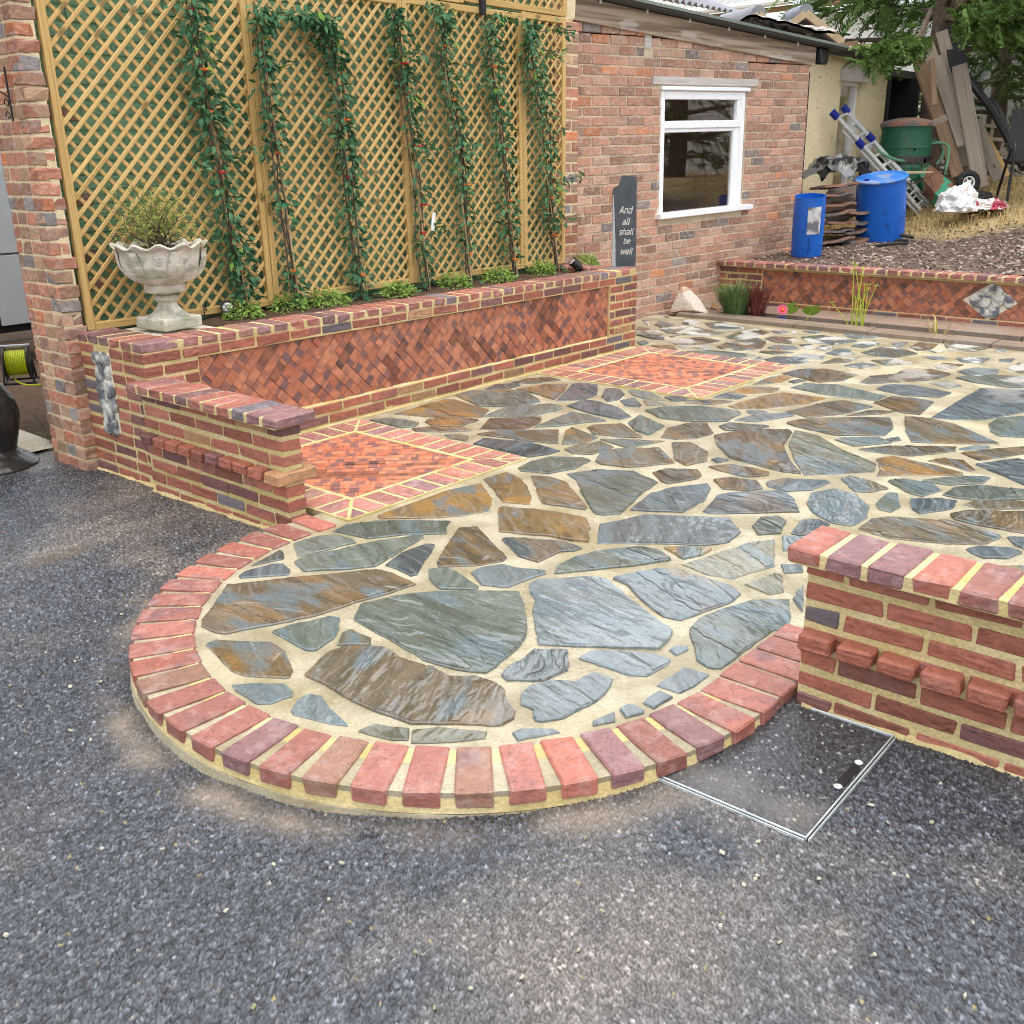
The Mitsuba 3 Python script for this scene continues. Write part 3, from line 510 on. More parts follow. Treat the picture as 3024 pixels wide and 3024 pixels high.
 (0, [(4.661, -2.475), (4.83, -2.552), (5.0, -2.83), (4.991, -2.965), (4.691, -2.985), (4.561, -2.856), (4.586, -2.615)]),
 (4, [(4.881, -2.417), (5.095, -2.472), (5.119, -2.633), (4.954, -2.668), (4.808, -2.523)]),
 (1, [(5.218, -2.659), (5.564, -2.682), (5.653, -2.802), (5.115, -2.934), (5.103, -2.766)]),
 (1, [(5.009, -2.214), (5.12, -2.252), (5.156, -2.379), (4.939, -2.337), (4.895, -2.277)]),
 (4, [(5.377, -2.252), (5.484, -2.315), (5.526, -2.455), (5.312, -2.455), (5.264, -2.332)]),
 (4, [(5.528, -2.517), (5.633, -2.6), (5.475, -2.618), (5.451, -2.551)]),
 (4, [(5.297, -2.023), (5.431, -2.083), (5.342, -2.205), (5.239, -2.148)]),
 (0, [(5.199, -1.578), (5.465, -1.615), (5.585, -1.712), (5.425, -1.951), (5.145, -1.877), (5.121, -1.722)]),
 (1, [(5.65, -1.801), (5.915, -1.777), (5.899, -1.939), (5.631, -1.975), (5.529, -1.9)]),
 (5, [(5.928, -1.978), (6.071, -2.106), (5.981, -2.323), (5.753, -2.272), (5.711, -2.084)]),
 (4, [(5.918, -2.368), (6.005, -2.422), (5.938, -2.46), (5.84, -2.429)]),
 (4, [(5.41, -1.404), (5.656, -1.391), (5.763, -1.467), (5.667, -1.55), (5.4, -1.525)]),
 (3, [(5.174, -1.216), (5.3, -1.212), (5.29, -1.307), (5.095, -1.334)]),
 (0, [(5.569, -0.9), (5.756, -1.006), (5.734, -1.205), (5.679, -1.351), (5.412, -1.268), (5.403, -1.042)]),
 (4, [(5.003, -1.375), (5.187, -1.367), (5.289, -1.44), (5.1, -1.57), (4.963, -1.507)]),
 (4, [(4.621, -1.689), (4.802, -1.742), (4.793, -1.866), (4.587, -1.83)]),
 (5, [(4.581, -1.522), (4.837, -1.52), (5.002, -1.659), (4.768, -1.661)]),
 (4, [(4.74, -1.205), (4.907, -1.243), (4.899, -1.421), (4.749, -1.46), (4.704, -1.338)]),
 (3, [(4.49, -1.108), (4.656, -1.128), (4.713, -1.291), (4.605, -1.441), (4.465, -1.366), (4.435, -1.21)]),
 (1, [(5.346, -0.668), (5.446, -0.7), (5.527, -0.888), (5.241, -0.962), (5.226, -0.827)]),
 (1, [(5.194, -0.381), (5.501, -0.332), (5.764, -0.366), (5.662, -0.557), (5.401, -0.59), (5.177, -0.509)]),
 (1, [(4.741, -0.553), (5.019, -0.512), (5.181, -0.589), (5.161, -0.78), (4.922, -0.87), (4.731, -0.783), (4.678, -0.67)]),
 (4, [(4.947, -0.905), (5.098, -0.906), (5.145, -1.039), (5.06, -1.126), (4.933, -1.02)]),
 (3, [(5.761, 0.168), (5.925, 0.084), (5.753, -0.266), (5.601, -0.189), (5.579, -0.021)]),
 (1, [(4.953, -0.123), (5.08, -0.222), (5.014, -0.431), (4.78, -0.398), (4.652, -0.222), (4.753, -0.072)]),
 (3, [(4.623, -0.392), (4.747, -0.451), (4.697, -0.562), (4.59, -0.51)]),
 (0, [(4.42, -0.449), (4.591, -0.591), (4.613, -0.969), (4.435, -0.913), (4.339, -0.658)]),
 (3, [(4.435, -1.033), (4.563, -1.026), (4.522, -1.092), (4.407, -1.078)]),
 (5, [(5.527, 0.227), (5.514, 0.07), (5.396, -0.268), (5.176, -0.201), (5.099, 0.147), (5.258, 0.342)]),
 (3, [(5.847, 0.421), (5.857, 0.311), (5.783, 0.229), (5.635, 0.254), (5.642, 0.335)]),
 (5, [(4.934, -1.769), (5.076, -1.903), (5.01, -2.046), (4.806, -1.939)]),
 (4, [(5.714, -0.548), (5.829, -0.592), (5.76, -0.694), (5.647, -0.649)]),
 (4, [(5.856, -0.664), (5.848, -0.735), (5.717, -0.748)]),
 (4, [(5.875, -0.772), (5.972, -0.909), (5.832, -0.907)]),
 (1, [(5.245, -1.038), (5.342, -1.101), (5.17, -1.211), (5.084, -1.16)]),
 (5, [(4.744, -0.932), (4.865, -0.993), (4.893, -1.161), (4.727, -1.062)]),
 (4, [(5.726, -1.63), (5.865, -1.709), (5.656, -1.742), (5.615, -1.686)]),
 (4, [(5.57, -1.982), (5.641, -2.08), (5.526, -2.051)]),
 (0, [(2.149, -0.056), (2.314, -0.054), (2.479, -0.227), (2.504, -0.394), (2.356, -0.621), (2.156, -0.597), (2.025, -0.386)]),
 (3, [(2.385, -0.103), (2.525, -0.058), (2.685, -0.129), (2.664, -0.196), (2.508, -0.202)]),
 (1, [(2.689, -0.085), (2.859, -0.096), (2.987, -0.186), (2.969, -0.313), (2.739, -0.229)]),
 (2, [(2.536, -0.257), (2.766, -0.333), (2.884, -0.442), (2.716, -0.542), (2.449, -0.663), (2.506, -0.484)]),
 (3, [(2.437, -0.687), (2.876, -0.479), (2.942, -0.49), (2.985, -0.624), (2.741, -0.795), (2.566, -0.817)]),
 (3, [(2.717, -0.848), (2.924, -0.728), (2.981, -0.804), (2.874, -0.928), (2.704, -0.998), (2.616, -0.963)]),
 (5, [(2.972, -0.882), (3.044, -0.933), (3.012, -1.066), (2.864, -1.249), (2.827, -1.119), (2.877, -0.975)]),
 (3, [(2.687, -1.017), (2.807, -1.051), (2.671, -1.196), (2.625, -1.213), (2.591, -1.13)]),
 (5, [(2.775, -1.133), (2.819, -1.191), (2.771, -1.328), (2.683, -1.227)]),
 (3, [(2.945, -1.191), (3.024, -1.238), (3.027, -1.3), (2.955, -1.37), (2.887, -1.281)]),
 (2, [(1.549, -0.105), (1.769, -0.089), (2.011, -0.085), (2.053, -0.141), (1.979, -0.518), (1.813, -0.595), (1.66, -0.431)]),
 (0, [(1.836, -0.589), (2.091, -0.551), (2.333, -0.712), (2.347, -0.808), (2.295, -0.856), (2.018, -0.828)]),
 (3, [(2.367, -0.835), (2.547, -0.832), (2.562, -0.933), (2.507, -1.135), (2.387, -1.309), (2.289, -1.288), (2.292, -1.077)]),
 (0, [(1.834, -1.001), (2.255, -0.956), (2.261, -1.073), (2.21, -1.254), (2.094, -1.171), (1.935, -1.098)]),
 (1, [(1.592, -0.784), (1.829, -0.653), (2.041, -0.893), (1.935, -0.965), (1.742, -0.992)]),
 (2, [(1.528, -0.399), (1.592, -0.379), (1.725, -0.517), (1.759, -0.631), (1.588, -0.648), (1.48, -0.507)]),
 (1, [(1.364, -0.456), (1.441, -0.503), (1.577, -0.686), (1.552, -0.766), (1.433, -0.655), (1.338, -0.52)]),
 (5, [(1.386, -0.708), (1.45, -0.779), (1.444, -0.846), (1.368, -0.898), (1.353, -0.789)]),
 (0, [(1.355, -0.105), (1.463, -0.175), (1.493, -0.389), (1.422, -0.433), (1.337, -0.388)]),
 (1, [(1.514, -0.843), (1.625, -0.892), (1.872, -1.161), (1.637, -1.334), (1.59, -1.185)]),
 (3, [(1.349, -0.962), (1.469, -0.938), (1.562, -1.208), (1.534, -1.427), (1.447, -1.424), (1.34, -1.368)]),
 (5, [(1.635, -1.36), (1.866, -1.204), (1.953, -1.188), (1.875, -1.434), (1.74, -1.437)]),
 (1, [(2.009, -1.261), (2.082, -1.257), (2.206, -1.371), (2.025, -1.627), (1.962, -1.516), (1.918, -1.366)]),
 (0, [(2.252, -1.377), (2.437, -1.339), (2.315, -1.592), (2.096, -1.627), (2.127, -1.511)]),
 (0, [(1.851, -1.463), (1.917, -1.548), (2.041, -1.767), (1.8, -1.687)]),
 (5, [(1.575, -1.425), (1.668, -1.431), (1.813, -1.503), (1.768, -1.617), (1.589, -1.608), (1.534, -1.51)]),
 (1, [(1.494, -1.695), (1.672, -1.605), (1.904, -1.82), (1.828, -1.913), (1.72, -2.034), (1.508, -1.888), (1.47, -1.74)]),
 (3, [(5.597, 0.748), (5.583, 0.654), (5.357, 0.53)]),
 (5, [(5.444, 0.516), (5.635, 0.581), (5.552, 0.364), (5.287, 0.312)]),
 (3, [(5.714, 0.525), (5.909, 0.539), (5.736, 0.213), (5.593, 0.252)]),
 (1, [(5.249, 0.575), (5.127, 0.232), (4.984, 0.284), (4.974, 0.396)]),
 (3, [(4.854, 0.32), (4.994, 0.125), (4.794, -0.014), (4.758, 0.081)]),
 (5, [(4.974, 0.058), (5.104, 0.02), (4.921, -0.008)]),
 (4, [(4.545, 0.106), (4.666, 0.117), (4.584, 0.01), (4.443, -0.01)]),
 (1, [(4.489, -0.074), (4.597, -0.222), (4.452, -0.352), (4.392, -0.23)]),
 (4, [(4.601, -0.27), (4.683, -0.341), (4.533, -0.382)]),
 (5, [(5.891, 0.745), (5.997, 0.715), (5.885, 0.633)])]
def rough_outline(poly, step=.02, amp=.004, seed=0):
    r = np.array(poly.exterior.coords)[:-1]; L = poly.exterior.length; n = max(10, min(64, int(L / step)))
    p = np.array([poly.exterior.interpolate(k / n, normalized=True).coords[0] for k in range(n)])
    q = np.vstack([p, [c for c in r]]); t = np.array([poly.exterior.project(sg.Point(*c)) for c in q]); q = q[np.argsort(t)]
    keep = [0]
    for k in range(1, len(q)):
        if np.hypot(*(q[k] - q[keep[-1]])) > step * .35: keep.append(k)
    q = q[keep]; o = meshkit.fbm(np.c_[q * 28, np.full(len(q), seed * 3.3)], 3, 1); o2 = meshkit.fbm(np.c_[q * 28 + 50, np.full(len(q), seed * 3.3)], 3, 4)
    return sg.Polygon(q + np.c_[o - .5, o2 - .5] * amp * 3.5).buffer(0)
def flagstone(poly, cls, k):
    if poly.area < .0012: return
    poly = rough_outline(poly, .022, min(.004, .06 * math.sqrt(poly.area)), k)
    if poly.geom_type != 'Polygon': poly = max(poly.geoms, key=lambda g: g.area)
    inn = poly.buffer(-.0028).simplify(.0015)
    if inn.is_empty or inn.geom_type != 'Polygon' or poly.interiors or inn.interiors: return
    c = np.array(poly.centroid.coords[0]); rng = np.random.default_rng(1000 + k); tilt = rng.normal(0, .006, 2); dz = rng.uniform(.001, .006)
    v2, f2 = trimesh.creation.triangulate_polygon(inn, engine='earcut'); v2 = np.asarray(v2)[:, :2]
    po = np.array(sg.polygon.orient(poly.simplify(.0015)).exterior.coords)[:-1]
    inr = np.array(sg.polygon.orient(inn).exterior.coords)[:-1]
    def zt(p): return dz + ((p - c) * tilt).sum(1)
    mb = MB(); f2 = np.asarray(f2); a2 = np.cross(v2[f2[:, 1]] - v2[f2[:, 0]], v2[f2[:, 2]] - v2[f2[:, 0]]); f2 = np.where((a2 < 0)[:, None], f2[:, ::-1], f2)
    mb.add(np.c_[v2, zt(v2)], f2)
    # bevel ring: match inner ring points to outer by a fan
    ring = [np.c_[inr, zt(inr)], np.c_[po, zt(po) - .004], np.c_[po, np.full(len(po), -.03)]]
    A, B = ring[0], ring[1]; la = [inn.exterior.project(sg.Point(*q)) / inn.exterior.length for q in inr]; lb = [poly.exterior.project(sg.Point(*q)) / poly.exterior.length for q in po]
    A2 = A; B2 = B; j0 = int(np.argmin(np.hypot(*(po - inr[0]).T))); B2 = np.roll(B, -j0, 0); Cc = np.roll(ring[2], -j0, 0)
    i = j = 0; na, nb = len(A2), len(B2); F = []
    while i < na or j < nb:
        ia, jb = i % na, j % nb; ni, nj = (i + 1) % na, (j + 1) % nb
        adv_i = j >= nb or (i < na and np.hypot(*(A2[ni, :2] - B2[jb, :2])) < np.hypot(*(A2[ia, :2] - B2[nj, :2])))
        if adv_i: F.append((ia, na + jb, ni)); i += 1
        else: F.append((ia, na + jb, na + nj)); j += 1
    mb.add(np.vstack([A2, B2]), F)
    mb.add(np.vstack([B2, Cc]), [q for t in range(nb) for q in ((t, t + nb, (t + 1) % nb), ((t + 1) % nb, t + nb, (t + 1) % nb + nb))])
    ang = .9 + rng.normal(0, .35); gu, gw = np.array([math.cos(ang), math.sin(ang)]), np.array([-math.sin(ang), math.cos(ang)])
    if poly.area > .02:
        size = math.sqrt(poly.area)
        for q in range(1 + int(rng.random() * min(4, size * 9))):
            off = rng.normal(0, .28) * size; tt = np.linspace(-1.5, 1.5, 70) * size; wob = (meshkit.fbm(np.c_[tt * 16, tt * 0 + k, tt * 0 + q], 4, 3) - .5) * .16 * size + (tt * rng.normal(0, .12)); sd = rng.choice([-1, 1])
            line = c + tt[:, None] * gu + (off + wob)[:, None] * gw; far = line[::-1] + gw * sd * (rng.uniform(.04, .5) * size); lam = sg.Polygon(np.vstack([line, far])).buffer(0).intersection(inn.buffer(-.002))
            for g in getattr(lam, 'geoms', [lam]):
                if g.geom_type == 'Polygon' and g.area > .0015 and not g.interiors:
                    v3, f3 = prism(g.simplify(.001), -.02, rng.uniform(.0016, .0042)); v3[:, 2] += zt(v3[:, :2]); mb.add(v3, f3)
    V, Fc = mb.mesh(); d = V[:, :2] - c; u = d @ [math.cos(ang), math.sin(ang)]; w = d @ [-math.sin(ang), math.cos(ang)]
    SER[0] += 1; i = SER[0] % 700
    put('flagstone', (V, Fc), 'm_slate', PAT, uv=np.c_[10 * i + 5 + u, 10 * cls + 5 + w])
keepout = unary_union([sg.box(*P1).buffer(.012, join_style=2), sg.box(*P2).buffer(.012, join_style=2), sg.box(PX0 - .3, -9, .09, -3.33)])
inner = unary_union([sg.Point(*CC).buffer(R_IN - .014, 64), sg.box(-.125, CC[1] - R_IN + .014, PX1, CC[1] + R_IN - .014), sg.box(1.33, -1.5, PX1, -.03), sg.box(4.385, -1.5, PX1, .86), sg.box(.3, -9, PX1, -3.3)]).buffer(-.004).difference(sg.box(.02, -9, .13, -3.38))
placed = []
for k, (cls, pts) in enumerate(STONES):
    g = sg.Polygon(pts).buffer(0).intersection(inner).difference(keepout)
    if placed: g = g.difference(unary_union([q for q in placed if q.distance(g) < .02]).buffer(.007))
    if g.is_empty: continue
    if g.geom_type != 'Polygon': g = max((q for q in getattr(g, 'geoms', []) if q.geom_type == 'Polygon'), key=lambda q: q.area, default=None)
    if g is None or g.area < .0012: continue
    placed.append(g); flagstone(g, cls, k)
# small infill pieces where the survey left wide mortar, and the paving outside the view
have = unary_union(placed).buffer(.035)
rng = np.random.default_rng(5); pts = rng.uniform([-1.2, -7.5], [6.1, 1.0], (620, 2)); vor = Voronoi(pts)
free = inner.difference(keepout.buffer(.02)).difference(have)
nfl = len(placed)
for ri in vor.point_region:
    reg = vor.regions[ri]
    if -1 in reg or not reg or nfl > 292: continue
    g = sg.Polygon(vor.vertices[reg]).intersection(free)
    if g.is_empty: continue
    for q in getattr(g, 'geoms', [g]):
        q = q.buffer(-.018).buffer(.004)
        if q.geom_type == 'Polygon' and q.area > .007 and q.area / q.length ** 2 > .035: flagstone(q, int(rng.choice([0, 0, 1, 4, 5])), 5000 + nfl); nfl += 1
# round edge: header bricks on edge of the step, wedge joints of mortar
ZR = .006
def edge_brick(c, ang, w=.094, L=.205, cls=None):
    ex = np.array([math.cos(ang), math.sin(ang), 0]); ey = np.array([-ex[1], ex[0], 0])
    put_brick(PAT, 'edging_brick', frame([c[0], c[1], ZR - .025], ex, ey, [0, 0, 1]), (L, w, .05), cls if cls is not None else cls_of((7, 1.5, .6, .1, 1.2)), 'm_coping', ch=.005, jit=.0014)
A0, A1 = math.radians(88), math.radians(272); NB = 28
for k in range(NB):
    a = A0 + (A1 - A0) * (k + .5) / NB; rad = R_OUT - .1025; edge_brick(CC + rad * np.array([math.cos(a), math.sin(a)]), a)
edge_brick(CC + np.array([.115, R_OUT - .1025]), math.pi / 2)
for x in (-.028, .085, .20, .315): edge_brick((x, CC[1] - R_OUT + .106), -math.pi / 2, .096)
th = np.linspace(A0, A1, 120)
def ring_mesh(r0, r1, z0, z1, wob=.0):
    V = []; 
    for t in th:
        d = np.array([math.cos(t), math.sin(t)]); w = wob * (meshkit.fbm(np.array([[t * 9, 0, 1.]]), 3, 3)[0] - .5)
        for r, z in ((r0, z0), (r0, z1), (r1 + w, z1 - .012 + w * .5), (r1 + w * 1.6 + .012, z0)): V.append([*(CC + d * r), z])
    V = np.array(V); F = []
    for i in range(len(th) - 1):
        for k in range(4):
            a, b = i * 4 + k, i * 4 + (k + 1) % 4; F += [(a, a + 4, b), (b, a + 4, b + 4)]
    return V, np.array(F)
put('mortar_haunch', ring_mesh(1.08, 1.172, -.16, -.05, .018), 'm_bed', PAT)
put('edge_joint', ring_mesh(R_IN + .01, R_OUT - .014, -.06, -.001), 'm_mortar', PAT)
# brick framed squares
def framed_square(P, I, tile_n, seed):
    x0, y0, x1, y1 = P; a0, b0, a1, b1 = I; m = .008
    v, f = prism(sg.box(x0, y0, x1, y1).difference(sg.box(a0 + .02, b0 + .02, a1 - .02, b1 - .02)), -.02, .0045); put('square_bed', (v, f), 'm_mortar', PAT)
    out = sg.box(*P); inn = sg.box(*I)
    quads = [sg.Polygon([(x0, y0), (x1, y0), (a1, b0), (a0, b0)]), sg.Polygon([(x1, y0), (x1, y1), (a1, b1), (a1, b0)]), sg.Polygon([(x1, y1), (x0, y1), (a0, b1), (a1, b1)]), sg.Polygon([(x0, y1), (x0, y0), (a0, b0), (a0, b1)])]
    rng = np.random.default_rng(seed)
    for q, (hor) in zip(quads, (1, 0, 1, 0)):
        L = (x1 - x0) if hor else (y1 - y0); n = int(round(L / .118)); st = L / n
        for k in range(n):
            s = k * st; bx = sg.box(x0 + s + .007, y0 - .1, x0 + s + st - .016, y1 + .1) if hor else sg.box(x0 - .1, y0 + s + .007, x1 + .1, y0 + s + st - .016)
            g = bx.intersection(q.buffer(-.009, join_style=2))
            if g.geom_type != 'Polygon' or g.area < .001: continue
            g = rough_outline(g, .05, .0012, k)
            if g.geom_type != 'Polygon': continue
            v, f = prism(g, -.03, .0055 + rng.uniform(0, .003)); c = v.mean(0); SER[0] += 1; i = SER[0] % 700
            put('border_brick', (v, f), 'm_border', PAT, uv=np.c_[10 * i + 5 + (v[:, 1 if hor else 0] - c[1 if hor else 0]), 10 * cls_of((5, 2, .4, 0, 1.5)) + 5 + (v[:, 0 if hor else 1] - c[0 if hor else 1])])
    tw, tl = .0555, .215; u = np.array([1, -1]) / math.sqrt(2); w = np.array([1, 1]) / math.sqrt(2); c = np.array([(a0 + a1) / 2, (b0 + b1) / 2]); clip = inn.buffer(-.003); R = int(.75 / tw); cnt = 0; mb = MB(); muv = []
    for r in range(-R, R):
        s = -.8 + rng.uniform(0, tl)
        while s < .8:
            L = tl * rng.choice([.55, 1, 1, 1, 1]); p = [c + u * s + w * r * tw, c + u * (s + L - .0025) + w * r * tw, c + u * (s + L - .0025) + w * (r + 1) * tw - w * .003, c + u * s + w * (r + 1) * tw - w * .003]; s += L
            g = sg.Polygon(p).intersection(clip)
            if g.geom_type != 'Polygon' or g.area < .0002: continue
            v, f = prism(g, -.02, .002 + rng.normal(0, .0012)); SER[0] += 1; i = SER[0] % 700; cl = 1 if rng.random() < .17 else 0
            d = v[:, :2] - c; uc = np.mean(np.array(p), 0) - c; uv = np.c_[10 * i + 5 + (d - uc) @ u, 10 * cl + 5 + (d - uc) @ w]; cnt += 1
            if seed == 1 and cnt <= 300: put('tile_strip', (v, f), 'm_pavtile', PAT, uv=uv)
            else: mb.add(v, f); muv.append(uv)
    if muv: put('tile_strip_mass', mb.mesh(), 'm_pavtile', PAT, uv=np.vstack(muv), kind='stuff')
framed_square(P1, P1I, 0, 1); framed_square(P2, P2I, 0, 2)

# ------------------------------------------------------------------ raised planter wall
PL = thing('planter_wall', 'long raised red brick planter wall with herringbone tile panel below the trellis', 'wall')
XL, ZT, PT, BH = 4.364, .638, .0659, .049
ex, ey, ez = np.eye(3)
def core(parent, x0, x1, y0, y1, z0, z1, bs='m_mortar', name='mortar'): return slab(parent, name, bs, x0, x1, y0, y1, z0, z1)
core(PL, .0045, .31, .0045, .66, -.3, .592); core(PL, .30, 4.02, .034, .2, -.3, .53); core(PL, .30, 4.02, .0045, .21, -.3, .128); core(PL, .30, 4.02, .0045, .21, .530, .592); core(PL, 3.995, XL - .0045, .0045, .95, -.3, .592)
core(PL, .21, 4.2, .205, .215, .5, .60)
# courses: front face (from row 0 up; two below grade), corner bricks alternate between the faces
zb = .592 - 9 * PT
def OZ(z): return np.array([0, 0, z])
cutp = lambda t0, t1: [(.305, 4.0)] if (t0 > 1.9 * PT and t1 < 7.99 * PT) else []
lay(PL, 'm_brick', OZ(zb + .012), ex, ez, -ey, range(0, 9), PT, BH, (0, XL), lambda r: .1125 if r % 2 else 0, cuts=cutp, j=.0115)
# flank face looking to the drive: x = 0, running +y, more courses below
flint_box = (.335, .505)
cutf = lambda t0, t1: [flint_box] if (.125 < t0 + zb < .55) else []
lay(PL, 'm_brick', OZ(zb + .012), ey, ez, -ex, range(-5, 9), PT, BH, lambda r: ((0 if r % 2 else .1125), .655), lambda r: .0 if r % 2 else .1, cuts=cutf, j=.0115)
# far pillar's side
lay(PL, 'm_brick', np.array([XL, 0, zb + .012]), ey, ez, ex, range(0, 9), PT, BH, lambda r: ((.1125 if r % 2 == 0 else 0), .8), lambda r: .1025, j=.0115)
zc = ZT - .022
def coping(parent, c, e, cls=None, L=.215, w=.0945, h=.046, bs='m_coping'):
    e = nrm(e); f2 = np.cross([0, 0, 1], e); put_brick(parent, 'coping_brick', frame(c, e, f2, [0, 0, 1]), (L, w, h), cls if cls is not None else cls_of((7, 1.7, .6, .4, 1.2)), bs, ch=.006, jit=.002)
coping(PL, (.1075, .05, zc), ex, 1)
for k in range(5): coping(PL, (.1075, .1625 + .1125 * k, zc), ex, [0, 4, 1, 1, 1][k])
x = .2265
while x < XL - .30: coping(PL, (x + .05, .1075, zc), ey); x += .1137
coping(PL, (XL - .1075, .05, zc), ex, 0)
for k in range(6): coping(PL, (XL - .1075, .1625 + .1125 * k, zc), ex)
core(PL, .006, .208, .006, .655, .59, ZT - .003, name='coping_joint'); core(PL, .2, XL - .008, .004, .210, .59, ZT - .003, name='coping_joint'); core(PL, XL - .21, XL - .006, .006, .72, .59, ZT - .006, name='coping_joint')
core(PL, .209, .62, .209, .67, .5, ZT - .018, bs='m_palem', name='urn_bed')
def fillet(parent, x0, x1, y, z, h, d, up=True, bs='m_mortar'):
    n = 60; xs = np.linspace(x0, x1, n); w = 1 + .5 * (meshkit.fbm(np.c_[xs * 6, xs * 0, xs * 0], 3, 2) - .5); V = []
    for a, q in zip(xs, w): V += [(a, y, z), (a, y + .02, z + h * q), (a, y - d * q, z)]
    F = []
    for i in range(n - 1):
        b = 3 * i
        for p, q in ((0, 1), (1, 2), (2, 0)): F += [(b + p, b + q, b + p + 3), (b + q, b + q + 3, b + p + 3)]
    return put('mortar_fillet', (np.array(V), np.array(F)[:, ::-1]), bs, parent)
fillet(PL, .1, XL, .004, -.004, .012, .02); fillet(PL, .31, 3.99, .034, .127, .02, .026)
# herringbone panel
def herring(parent, O, e1, e2, n, w0, h0, unit, base_col, blocks=None, seed=0, limit=300, mid=None):
    rng = np.random.default_rng(seed); clip = sg.box(0, 0, w0, h0)
    if blocks is not None: clip = clip.difference(blocks)
    W = unit; r = math.sqrt(.5); m = int((w0 + h0) / W) + 4; pieces = []
    for k in range(-m, m):
        for up in (1, 0):   # upper half leans to the right, lower half to the left; they meet in a stepped line
            a = -(k if up else k + 1) * W; first = True
            while True:
                L = W * (rng.choice([2, 3, 4]) if first else 4); first = False; b0 = a + L
                g = .0018
                cor = np.array([(a + g, k * W + g), (b0 - g, k * W + g), (b0 - g, (k + 1) * W - g), (a + g, (k + 1) * W - g)]) if up else -np.array([(k * W + g, a + g), (k * W + g, b0 - g), ((k + 1) * W - g, b0 - g), ((k + 1) * W - g, a + g)])
                pieces.append((cor, up)); a = b0
                if L + abs(a + k * W) > h0 * 2.2: break
    if True:
        for cor, up in pieces:
            k = 0 if up else 1
            P = np.c_[(cor[:, 0] - cor[:, 1]) * r, (cor[:, 0] + cor[:, 1]) * r + (mid or 0)]
            if P[:, 0].max() < 0 or P[:, 0].min() > w0 or P[:, 1].max() < 0 or P[:, 1].min() > h0: continue
            q = sg.Polygon(P).intersection(clip)
            if q.geom_type != 'Polygon': q = max((z_ for z_ in getattr(q, 'geoms', []) if z_.geom_type == 'Polygon'), key=lambda z_: z_.area, default=sg.Polygon())
            if q.area < .0001: continue
            pr = rng.normal(0, .0022); v, f = prism(q, -.03, pr); cc = P.mean(0); d = nrm(P[1] - P[0]); dd = np.array([-d[1], d[0]])
            SER[0] += 1; ii = SER[0] % 700; uv = np.c_[10 * ii + 5 + (v[:, :2] - cc) @ d, 5 + (v[:, :2] - cc) @ dd]
            Wd = np.asarray(O) + v[:, 0:1] * e1 + v[:, 1:2] * e2 + v[:, 2:3] * n
            if np.dot(np.cross(e1, e2), n) < 0: f = f[:, ::-1]
            kk = (parent, 'herringbone_tile'); COUNT[kk] = COUNT.get(kk, 0) + 1
            if COUNT[kk] <= limit: put('herringbone_tile', (Wd, f), 'm_tile', parent, uv=uv)
            else:
                rr = REST.setdefault((parent, 'herringbone_tile', 'm_tile'), [MB(), []]); rr[0].add(*outward((Wd, f))); rr[1].append(uv)
herring(PL, np.array([.308, .026, .132]), ex, ez, -ey, 3.689, .397, .0565, None, seed=4, mid=.175)
slab(PL, 'panel_backing', 'm_tile', .31, 3.99, .0315, .05, .131, .528)
def flint(parent, c, e1, e2, n, r, k):
    m = trimesh.creation.icosphere(2, 1.0); v = m.vertices.copy(); v *= (1 + .5 * (meshkit.fbm(v * 1.6 + k * 7.7, 3, 2) - .5))[:, None]; a = RNG.uniform(0, 6.3)
    w = np.c_[v[:, 0] * r * math.cos(a) * 1.15 - v[:, 1] * r * .8 * math.sin(a), v[:, 0] * r * math.sin(a) * 1.15 + v[:, 1] * r * .8 * math.cos(a), np.clip(v[:, 2] * r * .5, -.02, .018 + .004 * v[:, 0])]
    put('flint', (np.asarray(c) + w[:, 0:1] * e1 + w[:, 1:2] * e2 + w[:, 2:3] * n, m.faces if np.dot(np.cross(e1, e2), n) > 0 else m.faces[:, ::-1]), 'm_flint', parent, smooth=True)
slab(PL, 'flint_bed', 'm_palem', -.002, .05, .338, .502, .128, .556)
for k, (y, z, r) in enumerate([(.46, .52, .045), (.385, .525, .042), (.45, .445, .05), (.375, .45, .04), (.465, .37, .05), (.38, .365, .05), (.44, .295, .055), (.365, .29, .042), (.42, .215, .062), (.46, .155, .04), (.38, .16, .042)]): flint(PL, (-.004, y, z), -ey, ez, -ex, r * 1.05, k)
# planter soil
put('soil', grid(np.linspace(.215, 4.16, 160), np.linspace(.21, .80, 26), lambda x, y: .595 + .035 * (meshkit.fbm(np.stack([x * 9, y * 9, 0 * x], -1), 4, 2) - .5) + .012 * smooth(.3, .6, y)), 'm_soil', smooth=True, label='dark soil filling the raised planter', kind='structure')

